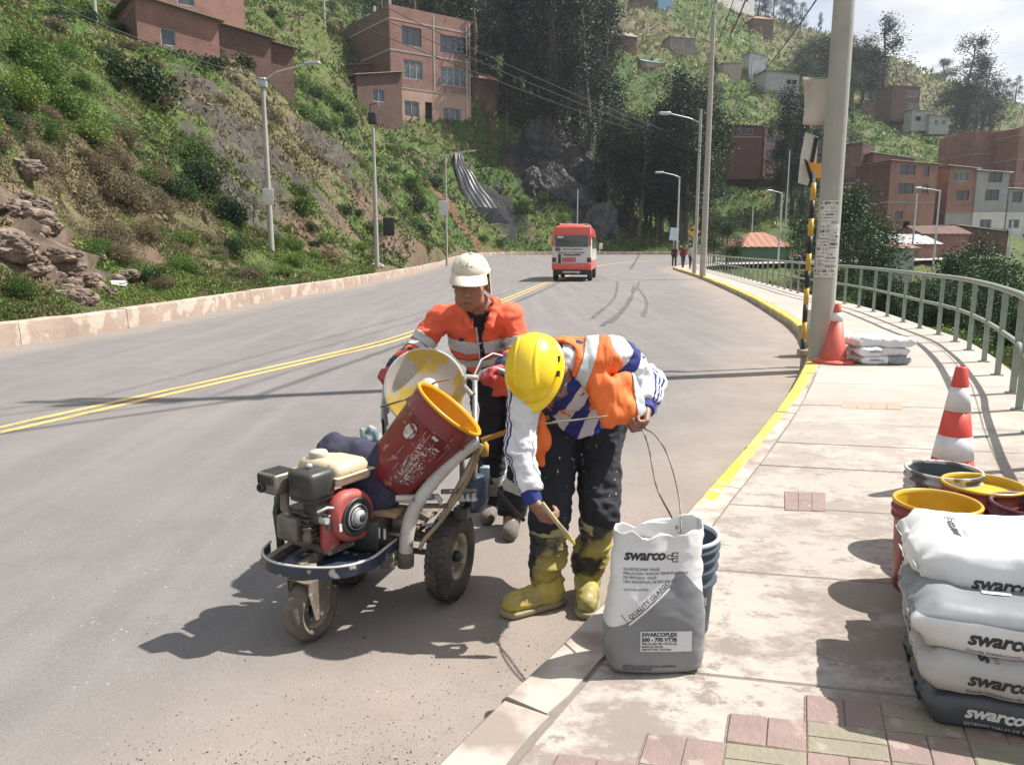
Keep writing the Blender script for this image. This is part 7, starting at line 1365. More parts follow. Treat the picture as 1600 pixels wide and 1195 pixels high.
for k in range(210):
    x, z = -rr2.uniform(.0, .085), rr2.uniform(.05, .26) ; 
    if rr2.random() > .5 + (z - .05) * 2 and x < -.03: continue
    s1, s2 = rr2.uniform(.001, .006), rr2.uniform(.001, .003); b.add([onp(x - s1, z - s2), onp(x + s1, z - s2), onp(x + s1 * .6, z + s2), onp(x - s1 * .8, z + s2)], [[0, 1, 2, 3]])
for k in range(16):
    x, z = rr2.uniform(-.12, .05), rr2.uniform(.04, .3); l_ = rr2.uniform(.02, .08); b.add([onp(x - .0007, z), onp(x + .0007, z), onp(x + .0006, z + l_), onp(x - .0006, z + l_)], [[0, 1, 2, 3]])
b.build('worn_print', MATS['worn_white_print'], pl, kind='stuff')
V_, F_ = text_mesh('PINTURA DE TRAFICO\nAMARILLO VIAL\nTTP-115F', .016, .0003); MB().add([onp(-.03 + y, .08 + x * .8, .0022) for x, y, z in V_], F_).build('label_print', MATS['worn_white_print'], pl)
decal([(-.02, .285), (-.045, .283), (-.05, .295), (-.022, .298)], 'metal_clip', m_galv, .006)
# orange lever leaving the rim, long thin stick behind
pk = at(752, 688, 3.12); o = MB().box((0, 0, 0), (1, 1, 1)); o = MB().tube([Vector((0, 0, 0)), at(858, 652, 3.16) - pk], .022, 4, flat=.35).build('orange_board', mat('board_orange', (.42, .22, .03), .6, col2=(.34, .17, .04), nscale=5)); o.location = pk; tag(o, 'orange flat board sticking out from the pail rim behind the helmeted worker', 'board')
# navy cloth slung over the engine back: soft folded bundle
S = SDF((-.95, 2.85, .40), (-.28, 3.45, 1.0), .008)
def sp_(u, v, D, r_, k=.03): p = at(u, v, D); S.ell(p, r_ if hasattr(r_, '__len__') else (r_, r_, r_), k=k)
def cp_(a, b, ra, rb, k=.03): S.cap(at(*a), at(*b), ra, rb, k)
cp_((528, 700, 3.12), (585, 725, 3.1), .062, .075, .04); cp_((585, 725, 3.1), (608, 765, 3.06), .075, .055, .04); cp_((520, 705, 3.12), (510, 740, 3.1), .055, .05, .04); cp_((560, 740, 3.1), (585, 785, 3.05), .08, .055, .04); sp_(600, 775, 3.06, .055)
V, F = S.mesh(); V = relax(V, F, 2); Nn = normals(V, F); a_ = V @ np.array([.8, 0, .6]); wr = (1 - np.abs(fbm(np.stack([a_ * 7, V[:, 1] * 5, (V @ np.array([-.6, 0, .8])) * 16], 1), 3, 4)) * 2) * .010 + (1 - np.abs(fbm(V * 17, 2, 9)) * 2) * .003; V = V + Nn * wr[:, None]; V = relax(V, F, 1, .3)
o = npmesh('navy_cloth', V, F, [mat('navy_fabric', (.030, .030, .055), .9, col2=(.040, .040, .068), nscale=6, bump=.15, bscale=120)], smooth=True); tag(o, 'navy blue jacket bundled on the machine between engine and red pail', 'jacket')
# blue-white rag hanging left of the pail
S = SDF((-.72, 3.1, .6), (-.45, 3.35, .82), .005); 
for k in range(5): S.cap(at(566 + 6 * k, 672 + 5 * math.sin(k * 2), 3.22), at(570 + 7 * k, 692 + 4 * math.cos(k * 3), 3.2), .012, .014, .01)
V, F = S.mesh(); o = npmesh('rope_coil', V, F, [mat('rag_blue', (.10, .16, .19), .9, col2=(.35, .38, .38), nscale=30)], smooth=True); tag(o, 'small coil of blue-grey rope between the navy jacket and the red pail', 'rope')
# spray bottle / gun assembly hanging between machine and worker
g = empty('spray_gun', at(760, 740, 3.3), 0, 'small pale spray gun assembly hanging right of the machine', 'spray gun'); o_ = at(760, 740, 3.3)
MB().lathe([(0, 0), (.018, 0), (.02, .05), (.012, .06), (.010, .075), (0, .075)], at(757, 712, 3.3) - o_, n=14).build('nozzle', m_sy, g); MB().box(at(757, 740, 3.3) - o_, (.045, .04, .07), bev=.005).build('gun_body', mat('gun_blue', (.18, .32, .38), .5, col2=(.4, .45, .46), nscale=20), g); MB().box(at(760, 764, 3.3) - o_, (.10, .06, .05), bev=.006).build('holder', m_rust, g); MB().tube([at(752, 775, 3.3) - o_, at(753, 790, 3.3) - o_], .005, 6).build('tip', m_rust, g)
# wire hoop: two ends from the hand into the sack
hw = G(1010, 668, .845); 
# ============================================================ PEOPLE
m_skin = mat('skin', (.29, .15, .10), .5, col2=(.23, .115, .078), nscale=14, bump=.12, bscale=180, spec=.4); m_skd = mat('lips', (.17, .06, .05), .5); m_eye = mat('eye_white', (.55, .52, .48), .25); m_iris = mat('iris', (.02, .012, .008), .2); m_hair = mat('black_hair', (.012, .010, .009), .6, bump=.4, bscale=200)
def hand(S, wr, kn, palm, curl=(.9, 1.3, .9), r_=.0095, thumb=1, k=.006, spread=.0, tcurl=.6, sc=1.0):
    """wr wrist, kn middle of the knuckles, palm = direction the palm faces, thumb=+1/-1 side"""
    wr = np.array(wr, float); kn = np.array(kn, float); d = kn - wr; d /= np.linalg.norm(d); p = np.array(palm, float); p -= d * (p @ d); p /= np.linalg.norm(p); s = np.cross(d, p) * thumb
    S.cap(wr, wr + d * .03, .026 * sc, .026 * sc, k=.02, flat=(p, 1.35))
    for i, off in enumerate((.028, .010, -.009, -.026)):
        S.cap(wr + s * off * .6 + d * .02, kn + s * off * sc - d * .002 * abs(i - 1), .0135 * sc, .0115 * sc, k=.012)
    L_ = ((.040, .025, .020), (.044, .028, .021), (.041, .026, .020), (.033, .020, .018))
    for i, off in enumerate((.028, .010, -.009, -.026)):
        a = 0; q_ = kn + s * off * sc; rr = r_ * (1, 1.02, .98, .86)[i] * sc
        for j in range(3):
            a += curl[j] * (1 + .06 * i); v = (d * math.cos(a) + p * math.sin(a)) + s * spread * (1.5 - i) * .12; v /= np.linalg.norm(v); e = q_ + v * L_[i][j] * sc; S.cap(q_, e, rr * (1 - .08 * j), rr * (.95 - .09 * j), k=k * .5); q_ = e
    b0 = wr + d * .028 + s * .026 * sc + p * .008; b1 = b0 + (d * .6 + s * .55 + p * .4) / 1 * .034 * sc; v = d * .75 + p * tcurl - s * .05; v /= np.linalg.norm(v); b2 = b1 + v * .030 * sc; v2 = d * .45 + p * tcurl * 1.6 - s * .45; v2 /= np.linalg.norm(v2); b3 = b2 + v2 * .025 * sc
    S.cap(b0, b1, .015 * sc, .0125 * sc, k=.012); S.cap(b1, b2, .0115 * sc, .0105 * sc, k=.004); S.cap(b2, b3, .0105 * sc, .009 * sc, k=.004)
def head(S, o, M, sc=1.0, only=None):
    T = lambda x, y, z: np.array(o) + np.array(M @ Vector((x, y, z))) * sc; A = np.array(M)
    E_ = lambda c, r_, k=.015, sub=False: S.ell(T(*c), np.array(r_) * sc, A, k * sc, sub); C_ = lambda a, b, ra, rb=None, k=.01, sub=False: S.cap(T(*a), T(*b), ra * sc, (rb or ra) * sc, k * sc, None, sub)
    E_((0, .012, .035), (.076, .096, .088), .02); E_((0, -.022, -.04), (.060, .070, .074), .03); E_((0, -.052, -.098), (.026, .026, .018), .028)
    for s in (-1, 1):
        E_((s * .040, -.060, -.022), (.024, .022, .022), .025); E_((s * .046, -.025, -.075), (.020, .035, .024), .03); E_((s * .080, .010, -.004), (.010, .020, .032), .006); E_((s * .087, .004, 0), (.006, .010, .018), .004, True)
    for s in (-1, 1): E_((s * .031, -.096, .014), (.020, .017, .013), .012, True)
    C_((-.040, -.078, .036), (.040, -.078, .036), .012, k=.014); C_((0, -.088, .022), (0, -.108, -.022), .0085, .0125, k=.010)
    for s in (-1, 1): E_((s * .012, -.098, -.028), (.010, .010, .008), .006)
    E_((0, -.086, -.062), (.027, .012, .009), .008); E_((0, -.084, -.074), (.023, .011, .008), .006); C_((-.024, -.098, -.0675), (.024, -.098, -.0675), .0022, k=.003, sub=True); C_((-.012, -.105, -.034), (-.03, -.085, -.058), .002, k=.006, sub=True); C_((.012, -.105, -.034), (.03, -.085, -.058), .002, k=.006, sub=True)
    return T, A
def face_parts(T, A, parent, org, mats=True):
    for s in (-1, 1):
        e = MB(); bm = bmesh.new(); bmesh.ops.create_uvsphere(bm, u_segments=16, v_segments=10, radius=.0118); c = Vector(T(s * .031, -.0795, .013)) - org; e.add([c + v.co for v in bm.verts], [[v.index for v in f.verts] for f in bm.faces]); e.sm = [True] * len(e.f); bm.free(); eo = e.build('eye', m_eye, parent)
        e = MB(); e.disk(Vector(T(s * .031, -.0918, .012)) - org, Vector(A @ np.array([0, -1, 0])), .0055, 14); e.build('iris', m_iris, eo)
        P = [Vector(T(s * x, y, z)) - org for x, y, z in ((.012, -.094, .034), (.028, -.094, .040), (.046, -.082, .036))]; MB().tube(P, [.003, .004, .002], 6).build('eyebrow', m_hair, parent)
        P = [Vector(T(s * x, y, z)) - org for x, y, z in ((.0, -.1005, -.0625), (.012, -.099, -.064), (.024, -.092, -.067))]; MB().tube(P, [.0035, .003, .0015], 6).build('lip', m_skd, parent)
        P = [Vector(T(s * x, y, z)) - org for x, y, z in ((.018, -.089, .018), (.031, -.0935, .021), (.045, -.086, .016))]; MB().tube(P, [.002, .0032, .002], 6).build('eyelid', m_skin, parent)
def biggest(V, F, least=2500):
    lab = np.arange(len(V))
    for _ in range(400):
        m = lab[F].min(1); l2 = lab.copy(); np.minimum.at(l2, F.ravel(), np.repeat(m, 4)); l2 = l2[l2]
        if (l2 == lab).all(): break
        lab = l2
    u, c = np.unique(lab, return_counts=True); keep = np.isin(lab, u[c >= least]); ix = np.cumsum(keep) - 1; return V[keep], ix[F[keep[F[:, 0]]]]
def smesh(S, name, m, parent, org, it=1, wrinkle=0., wdir=None, wsc=(9, 9, 9), seed=0, fine=0., attrs=None, big=0):
    V, F = S.mesh(); V = relax(V, F, it)
    if big: V, F = biggest(V, F, big)
    if wrinkle:
        N_ = normals(V, F); P = V * np.array(wsc); wr = (1 - np.abs(fbm(P, 3, seed)) * 2.2) * wrinkle + fbm(V * 4.5, 2, seed + 9) * wrinkle * .8 + (1 - np.abs(fbm(P * 2.3 + 5, 2, seed + 3)) * 2) * wrinkle * .35; V = V + N_ * wr[:, None]; V = relax(V, F, 1, .25)
    return npmesh(name, V - np.array(org), F, [m] if not isinstance(m, (list, tuple)) else m, parent, smooth=True, attrs=attrs(V) if attrs else None)
def cut_band(src, planes, name, m, parent, center=None, rad=9., lift=.003):
    """strip of the garment's surface between planes [(point, normal kept on + side)], lifted outward"""
    bm = bmesh.new(); bm.from_mesh(src.data)
    for co, no in planes: bmesh.ops.bisect_plane(bm, geom=bm.verts[:] + bm.edges[:] + bm.faces[:], plane_co=Vector(co), plane_no=Vector(no), clear_inner=True, dist=1e-5)
    if center is not None:
        c = Vector(center); dl_ = [v for v in bm.verts if (v.co - c).length > rad]; bmesh.ops.delete(bm, geom=dl_, context='VERTS')
    bm.normal_update()
    for v in bm.verts: v.co += v.normal * lift
    me = bpy.data.meshes.new(name); bm.to_mesh(me); bm.free(); me.materials.clear(); me.materials.append(m)
    me.polygons.foreach_set('use_smooth', [True] * len(me.polygons)); me.polygons.foreach_set('material_index', [0] * len(me.polygons)); o = link(name, me, parent); md = o.modifiers.new('t', 'SOLIDIFY'); md.thickness = .002; md.offset = 1; return o
def dome(Tp, org, c, rad, name, m, parent, bump, n1=64, n2=26, zmin=-.04):
    V = []; F = []; dn_ = []
    for j in range(n2 + 1):
        e = math.pi / 2 * j / n2 * 1.02 - .02
        for i in range(n1): a = 2 * math.pi * i / n1; dn_.append((math.cos(e) * math.sin(a), -math.cos(e) * math.cos(a), math.sin(e)))
    D_ = np.array(dn_); x, y, z = (D_ * np.array(rad)).T; h_ = bump(x, y, z); L_ = D_ * (np.array(rad) + h_[:, None]) + np.array(c)
    for j in range(n2):
        for i in range(n1): F.append([j * n1 + i, j * n1 + (i + 1) % n1, (j + 1) * n1 + (i + 1) % n1, (j + 1) * n1 + i])
    b = MB().add([Vector(Tp(*p)) - org for p in L_], F); b.sm = [True] * len(F); o = b.build(name, m, parent); return o
m_org = mat('orange_workwear', (.74, .125, .055), .8, col2=(.64, .10, .045), nscale=5, bump=.12, bscale=160); m_orv = mat('orange_vest', (.80, .17, .03), .7, col2=(.70, .13, .025), nscale=5, bump=.1, bscale=160); m_ref = mat('reflective_tape', (.50, .52, .52), .35, col2=(.40, .42, .42), nscale=9, bump=.15, bscale=120); m_nvy = mat('navy_workwear', (.022, .03, .075), .85, col2=(.03, .04, .09), nscale=6, bump=.12, bscale=160)
m_trk = mat('black_trousers', (.010, .011, .017), .85, col2=(.018, .019, .026), nscale=6, bump=.15, bscale=140); m_trp = mat('paint_spotted_trousers', (.011, .012, .017), .85, col2=(.018, .020, .027), nscale=5, bump=.15, bscale=140, col3=(.22, .19, .12), n3=17, amt3=.315); m_glv = mat('red_glove', (.42, .045, .055), .7, col2=(.34, .06, .06), nscale=12, bump=.3, bscale=120); m_cap = mat('cream_cap', (.60, .55, .46), .85, col2=(.52, .47, .39), nscale=6, bump=.15, bscale=200)
m_shoe = mat('dusty_shoe', (.17, .145, .125), .9, col2=(.11, .095, .085), nscale=10, bump=.3); m_und = mat('dark_undershirt', (.014, .014, .02), .9)
v3 = lambda p: np.array(p, float)
# ---------------------------------------------------------------- worker in the cap
def worker_cap():
    org = Vector((-.03, 4.08, 0)); r = empty('person', org, 0, 'worker in cream cap and orange jacket leaning forward, pushing the marking machine', 'person')
    H_ = v3(at(735, 442, 3.56)); M = frame((-.10, -.95, -.26), (-.04, -.26, .96)); M = M @ Matrix.Rotation(.06, 3, 'Y')
    neck = v3(at(750, 484, 3.66)); shR, shL = v3(at(688, 497, 3.72)), v3(at(798, 495, 3.70)); elR, elL = v3(at(640, 556, 3.72)), v3(at(812, 552, 3.66)); wrR, wrL = v3(at(618, 578, 3.52)), v3(at(788, 574, 3.50)); knR, knL = v3(at(606, 581, 3.455)), v3(at(764, 579, 3.44))
    elR = v3(at(652, 545, 3.66)); chest = v3(at(745, 530, 3.76)); pel = v3((-.045, 4.07, .86)); hipR, hipL = pel + v3((-.085, 0, -.03)), pel + v3((.085, 0, -.03)); knR_, knL_ = v3((-.105, 4.04, .47)), v3((.075, 3.93, .46)); anR, anL = v3((-.12, 4.20, .09)), v3((.0, 3.98, .09)); toR, toL = v3((-.135, 4.07, .035)), v3((-.01, 3.83, .035))
    def torso(S, e, k=.05):
        nrm = (0, -.85, -.5); S.cap(chest, pel, .125 + e, .125 + e, k, (nrm, 1.28)); S.cap(shR * .82 + shL * .18, shL * .82 + shR * .18, .058 + e, .058 + e, k); S.cap(neck, chest, .065 + e, .115 + e, k, (nrm, 1.15))
    def arms(S, e, a=1., f=1., k=.03):
        for s, el, wr in ((shR, elR, wrR), (shL, elL, wrL)):
            if a: S.cap(s, el, .054 + e, .044 + e, k)
            if f: S.cap(el, wr, .042 + e, .030 + e * 1.2, k)
    def legs(S, e, k=.03):
        for h, kn, an in ((hipR, knR_, anR), (hipL, knL_, anL)): S.cap(h, kn, .085 + e, .062 + e, k); S.cap(kn, an, .058 + e, .045 + e * 1.3, k)
    S = SDF((-.75, 3.3, -.01), (.25, 4.35, 1.52), .0055); T, A = head(S, H_, M, 1.0); S.cap(H_ + v3(M @ Vector((0, .03, -.07))), neck, .05, .058, .02); torso(S, -.012); arms(S, -.012); legs(S, -.015)
    for an, to in ((anR, toR), (anL, toL)): S.cap(an, to, .035, .028, .02)
    hand(S, wrR, knR, (-.2, -.2, -1), thumb=1, sc=.85); hand(S, wrL, knL, (.0, -.3, -1), thumb=-1, sc=.85)
    smesh(S, 'body', m_skin, r, org); face_parts(T, A, r, org)
    # undershirt, jacket with an open front
    S = SDF((-.35, 3.4, .8), (.2, 4.1, 1.4), .008); torso(S, -.008); smesh(S, 'undershirt', m_und, r, org)
    S = SDF((-.72, 3.35, .72), (.3, 4.35, 1.42), .0068); torso(S, .006); arms(S, .008, 1, 0); 
    for s, el, wr in ((shR, elR, wrR), (shL, elL, wrL)): S.cap(el, el * .45 + wr * .55, .053, .050, .03)
    S.cap(pel + v3((0, -.0, .04)), pel + v3((.01, .01, -.09)), .155, .165, .04, ((0, 1, .1), 1.25))
    for sx, q_ in ((-1, .0), (1, .0)): S.cap(neck + v3((sx * .065, -.035, .03)), neck + v3((sx * .045, -.085, -.07)), .022, .02, .02)
    S.cap(neck + v3((-.07, .03, .035)), neck + v3((.07, .03, .035)), .026, .026, .02)
    # front opening: a narrow wedge down the breast and the hole for the neck
    a0 = v3(at(742, 498, 3.55)); a1 = v3(at(752, 560, 3.52)); a2 = v3(at(750, 620, 3.55)); S.cap(a0, a1, .038, .010, .008, None, True); S.cap(a1, a2, .010, .016, .006, None, True); S.ell(neck + v3((0, -.03, .05)), (.062, .06, .07), k=.01, sub=True)
    S.half(pel + v3((0, 0, -.12)), (0, 0, -1))
    jk = smesh(S, 'jacket', m_org, r, org, 1, .0075, wsc=(10, 8, 13), seed=11); O = v3(org)
    tdir = (pel - chest) / np.linalg.norm(pel - chest)
    bd = v3((.05, .30, -.95)); bd /= np.linalg.norm(bd)
    for v0, v1 in ((537, 558), (572, 590)):
        p0, p1 = v3(at(745, v0, 3.62)) - O, v3(at(745, v1, 3.62)) - O; cut_band(jk, [(p0, bd), (p1, -bd)], 'reflective_band', m_ref, r, v3(at(748, (v0 + v1) / 2, 3.76)) - O, .178)
    for el, wr, s in ((elR, wrR, shR), (elL, wrL, shL)):
        for t0, t1, base, tip in ((.62, .84, s, el), (.02, .22, el, wr)):
            d = tip - base; l = np.linalg.norm(d); dn_ = d / l; p0 = base + d * t0 - O; p1 = base + d * t1 - O; cut_band(jk, [(p0, dn_), (p1, -dn_)], 'reflective_band', m_ref, r, (p0 + p1) / 2, .10)
    # cloth collar flaps and little chest emblem
    for s, u, v in ((-1, 713, 516), (1, 766, 520)):
        bv = bvh_of(jk); P = at(u, v, 3.6) - org; sh = [(0, 0, 0), (.02, .006, 0), (.034, -.004, 0), (.028, -.016, 0), (.012, -.012, 0), (.004, -.02, 0)] if s < 0 else [(0, 0, 0), (.008, 0, 0), (.010, -.03, 0), (.016, -.03, 0), (.018, 0, 0), (.024, .0, 0), (.02, -.04, 0), (.002, -.038, 0)]
        lay('chest_emblem', sh, [list(range(len(sh)))], P + Vector((0, -.1, 0)), (1, 0, 0), (0, .3, .95), m_nvy, r, bv, .004)
    bv = bvh_of(jk); O3 = at(745, 540, 3.45) - org; k_ = 3.5 / 1200
    def pp(L_): return [((u - 745) * k_, (540 - v) * k_, 0) for u, v in L_]
    lay('shirt_gap', pp([(722, 474), (770, 470), (758, 500), (749, 528), (740, 510)]), [[0, 1, 2, 3, 4]], O3, (1, 0, 0), (0, .17, .98), m_und, r, bv, .004, 6)
    lay('zip_gap', pp([(744, 515), (749, 515), (757, 560), (762, 600), (747, 600), (748, 560)]), [[0, 1, 2, 3, 4, 5]], O3, (1, 0, 0), (0, .17, .98), m_und, r, bv, .0065, 6)
    lay('zip_tape', pp([(740, 508), (743, 508), (747, 545), (748, 600), (745.5, 600), (744.5, 545)]), [[0, 1, 2, 3, 4, 5]], O3, (1, 0, 0), (0, .17, .98), m_ref, r, bv, .007, 6)
    # navy sleeves below the orange
    for el, wr in ((elR, wrR), (elL, wrL)):
        lo = np.minimum(el, wr) - .1; hi = np.maximum(el, wr) + .1; S = SDF(lo, hi, .006); S.cap(el * .55 + wr * .45, wr, .050, .042, .02); S.ell(el * .2 + wr * .8, (.047, .047, .047), k=.02); smesh(S, 'navy_sleeve', m_nvy, r, org, 1, .006, wsc=(14, 22, 18), seed=5)
    for i, (wr, kn, th, pm) in enumerate(((wrR, knR, 1, (-.2, -.2, -1)), (wrL, knL, -1, (.0, -.3, -1)))):
        S = SDF(np.minimum(wr, kn) - .11, np.maximum(wr, kn) + .11, .0042); hand(S, wr, kn, pm, curl=(.75, 1.25, 1.0), r_=.0125, thumb=th, sc=1.02, k=.007); S.cap(wr - (kn - wr) * .3, wr, .037, .034, .01); smesh(S, 'glove', m_glv, r, org, 1, .0018, wsc=(30, 30, 30), seed=7)
    S = SDF((-.35, 3.75, .05), (.25, 4.4, .98), .0075); legs(S, .018); S.cap(hipR, hipL, .10, .10, .05); S.cap(anR + v3((0, 0, .06)), anR, .068, .07, .02); S.cap(anL + v3((0, 0, .06)), anL, .068, .07, .02); S.half((0, 0, .085), (0, 0, -1)); tr = smesh(S, 'trousers', m_trk, r, org, 1, .010, wsc=(9, 9, 16), seed=21)
    for kn, an in ((knR_, anR), (knL_, anL)):
        d = an - kn; dn_ = d / np.linalg.norm(d); p0 = kn + d * .46 - O; p1 = kn + d * .62 - O; cut_band(tr, [(p0, dn_), (p1, -dn_)], 'reflective_band', m_ref, r, (p0 + p1) / 2, .12)
    for an, to in ((anR, toR), (anL, toL)):
        S = SDF(np.minimum(an, to) - .09, np.maximum(an, to) + .09, .006); d = (to - an) * v3((1, 1, 0)); d /= np.linalg.norm(d); S.cap(an + v3((0, 0, .0)), an * v3((1, 1, 0)) + v3((0, 0, .045)) - d * .03, .045, .045, .02); S.cap(an * v3((1, 1, 0)) + v3((0, 0, .04)), to * v3((1, 1, 0)) + v3((0, 0, .038)) + d * .02, .046, .044, .02); S.half((0, 0, .004), (0, 0, -1)); smesh(S, 'shoe', m_shoe, r, org, 1, .002, seed=3)
    # cap: crown, brim, neck cloth
    Tp = lambda x, y, z: H_ + v3(M @ Vector((x, y, z)))
    cpv = dome(Tp, org, (0, .014, .060), (.086, .103, .074), 'cap_crown', m_cap, r, lambda x, y, z: fbm(np.stack([x, y, z], 1) * 26, 3, 4) * .0032)
    b = MB(); V = []; F = []; n_ = 16
    for j in range(6):
        t = j / 5
        for i in range(n_ + 1):
            a = -1.25 + 2.5 * i / n_; rad = 1 + .62 * t * math.cos(a) ** .6; x = math.sin(a) * .085 * (1 + .12 * t); y = -.012 - math.cos(a) * (.083 + .075 * t * max(0, math.cos(a)) ** .5); z = .063 - .016 * t - .010 * t * t - .022 * (math.sin(a) ** 2) * (t + .2); V.append(Vector(Tp(x, y, z)) - org)
    for j in range(5):
        for i in range(n_): k = j * (n_ + 1) + i; F.append([k, k + 1, k + n_ + 2, k + n_ + 1])
    b.add(V, F); b.sm = [True] * len(F); o = b.build('cap_brim', m_cap, r); md = o.modifiers.new('t', 'SOLIDIFY'); md.thickness = .004; md = o.modifiers.new('s', 'SUBSURF'); md.levels = md.render_levels = 1
    MB().tube([Vector(Tp(math.sin(a) * .087,   .014 - math.cos(a) * .104, .057)) - org for a in np.linspace(0, 2 * math.pi, 40)], .004, 5, cap=False).build('cap_seam', m_cap, r); MB().lathe([(0, 0), (.008, 0), (.006, .005), (0, .006)], Vector(Tp(0, .014, .134)) - org, M @ Vector((0, 0, 1)), 12).build('cap_button', m_cap, r)
    for k in range(6):
        a0 = k * math.pi / 3; P = [Vector(Tp(math.sin(a0) * .0855 * math.cos(e), .014 - math.cos(a0) * .1025 * math.cos(e), .060 + .0735 * math.sin(e))) - org for e in np.linspace(.0, 1.5, 12)]; MB().tube(P, .0012, 4).build('cap_stitch', m_cap, r)
    bv = bvh_of(cpv); sh = [(0, 0, 0), (.05, .003, 0), (.052, .007, 0), (.03, .009, 0), (.026, .02, 0), (.022, .009, 0), (.004, .006, 0)]; lay('cap_print', sh, [list(range(len(sh)))], Vector(Tp(-.03, -.14, .092)) - org, M @ Vector((1, 0, 0)), M @ Vector((0, 0, 1)), m_ig, r, bv, .003)
    V = []; F = []; n_ = 18
    for j in range(8):
        t = j / 7
        for i in range(n_ + 1): a = 1.50 + 2.4 * i / n_; V.append(Vector(Tp(math.sin(a) * (.086 + .012 * t), .014 - math.cos(a) * (.103 + .020 * t), .057 - .13 * t + .004 * math.sin(i * 1.3 + t * 3))) - org)
    for j in range(7):
        for i in range(n_): k = j * (n_ + 1) + i; F.append([k, k + 1, k + n_ + 2, k + n_ + 1])
    b = MB().add(V, F); b.sm = [True] * len(F); o = b.build('neck_cloth', m_cap, r); md = o.modifiers.new('t', 'SOLIDIFY'); md.thickness = .003
    return r
worker_cap()
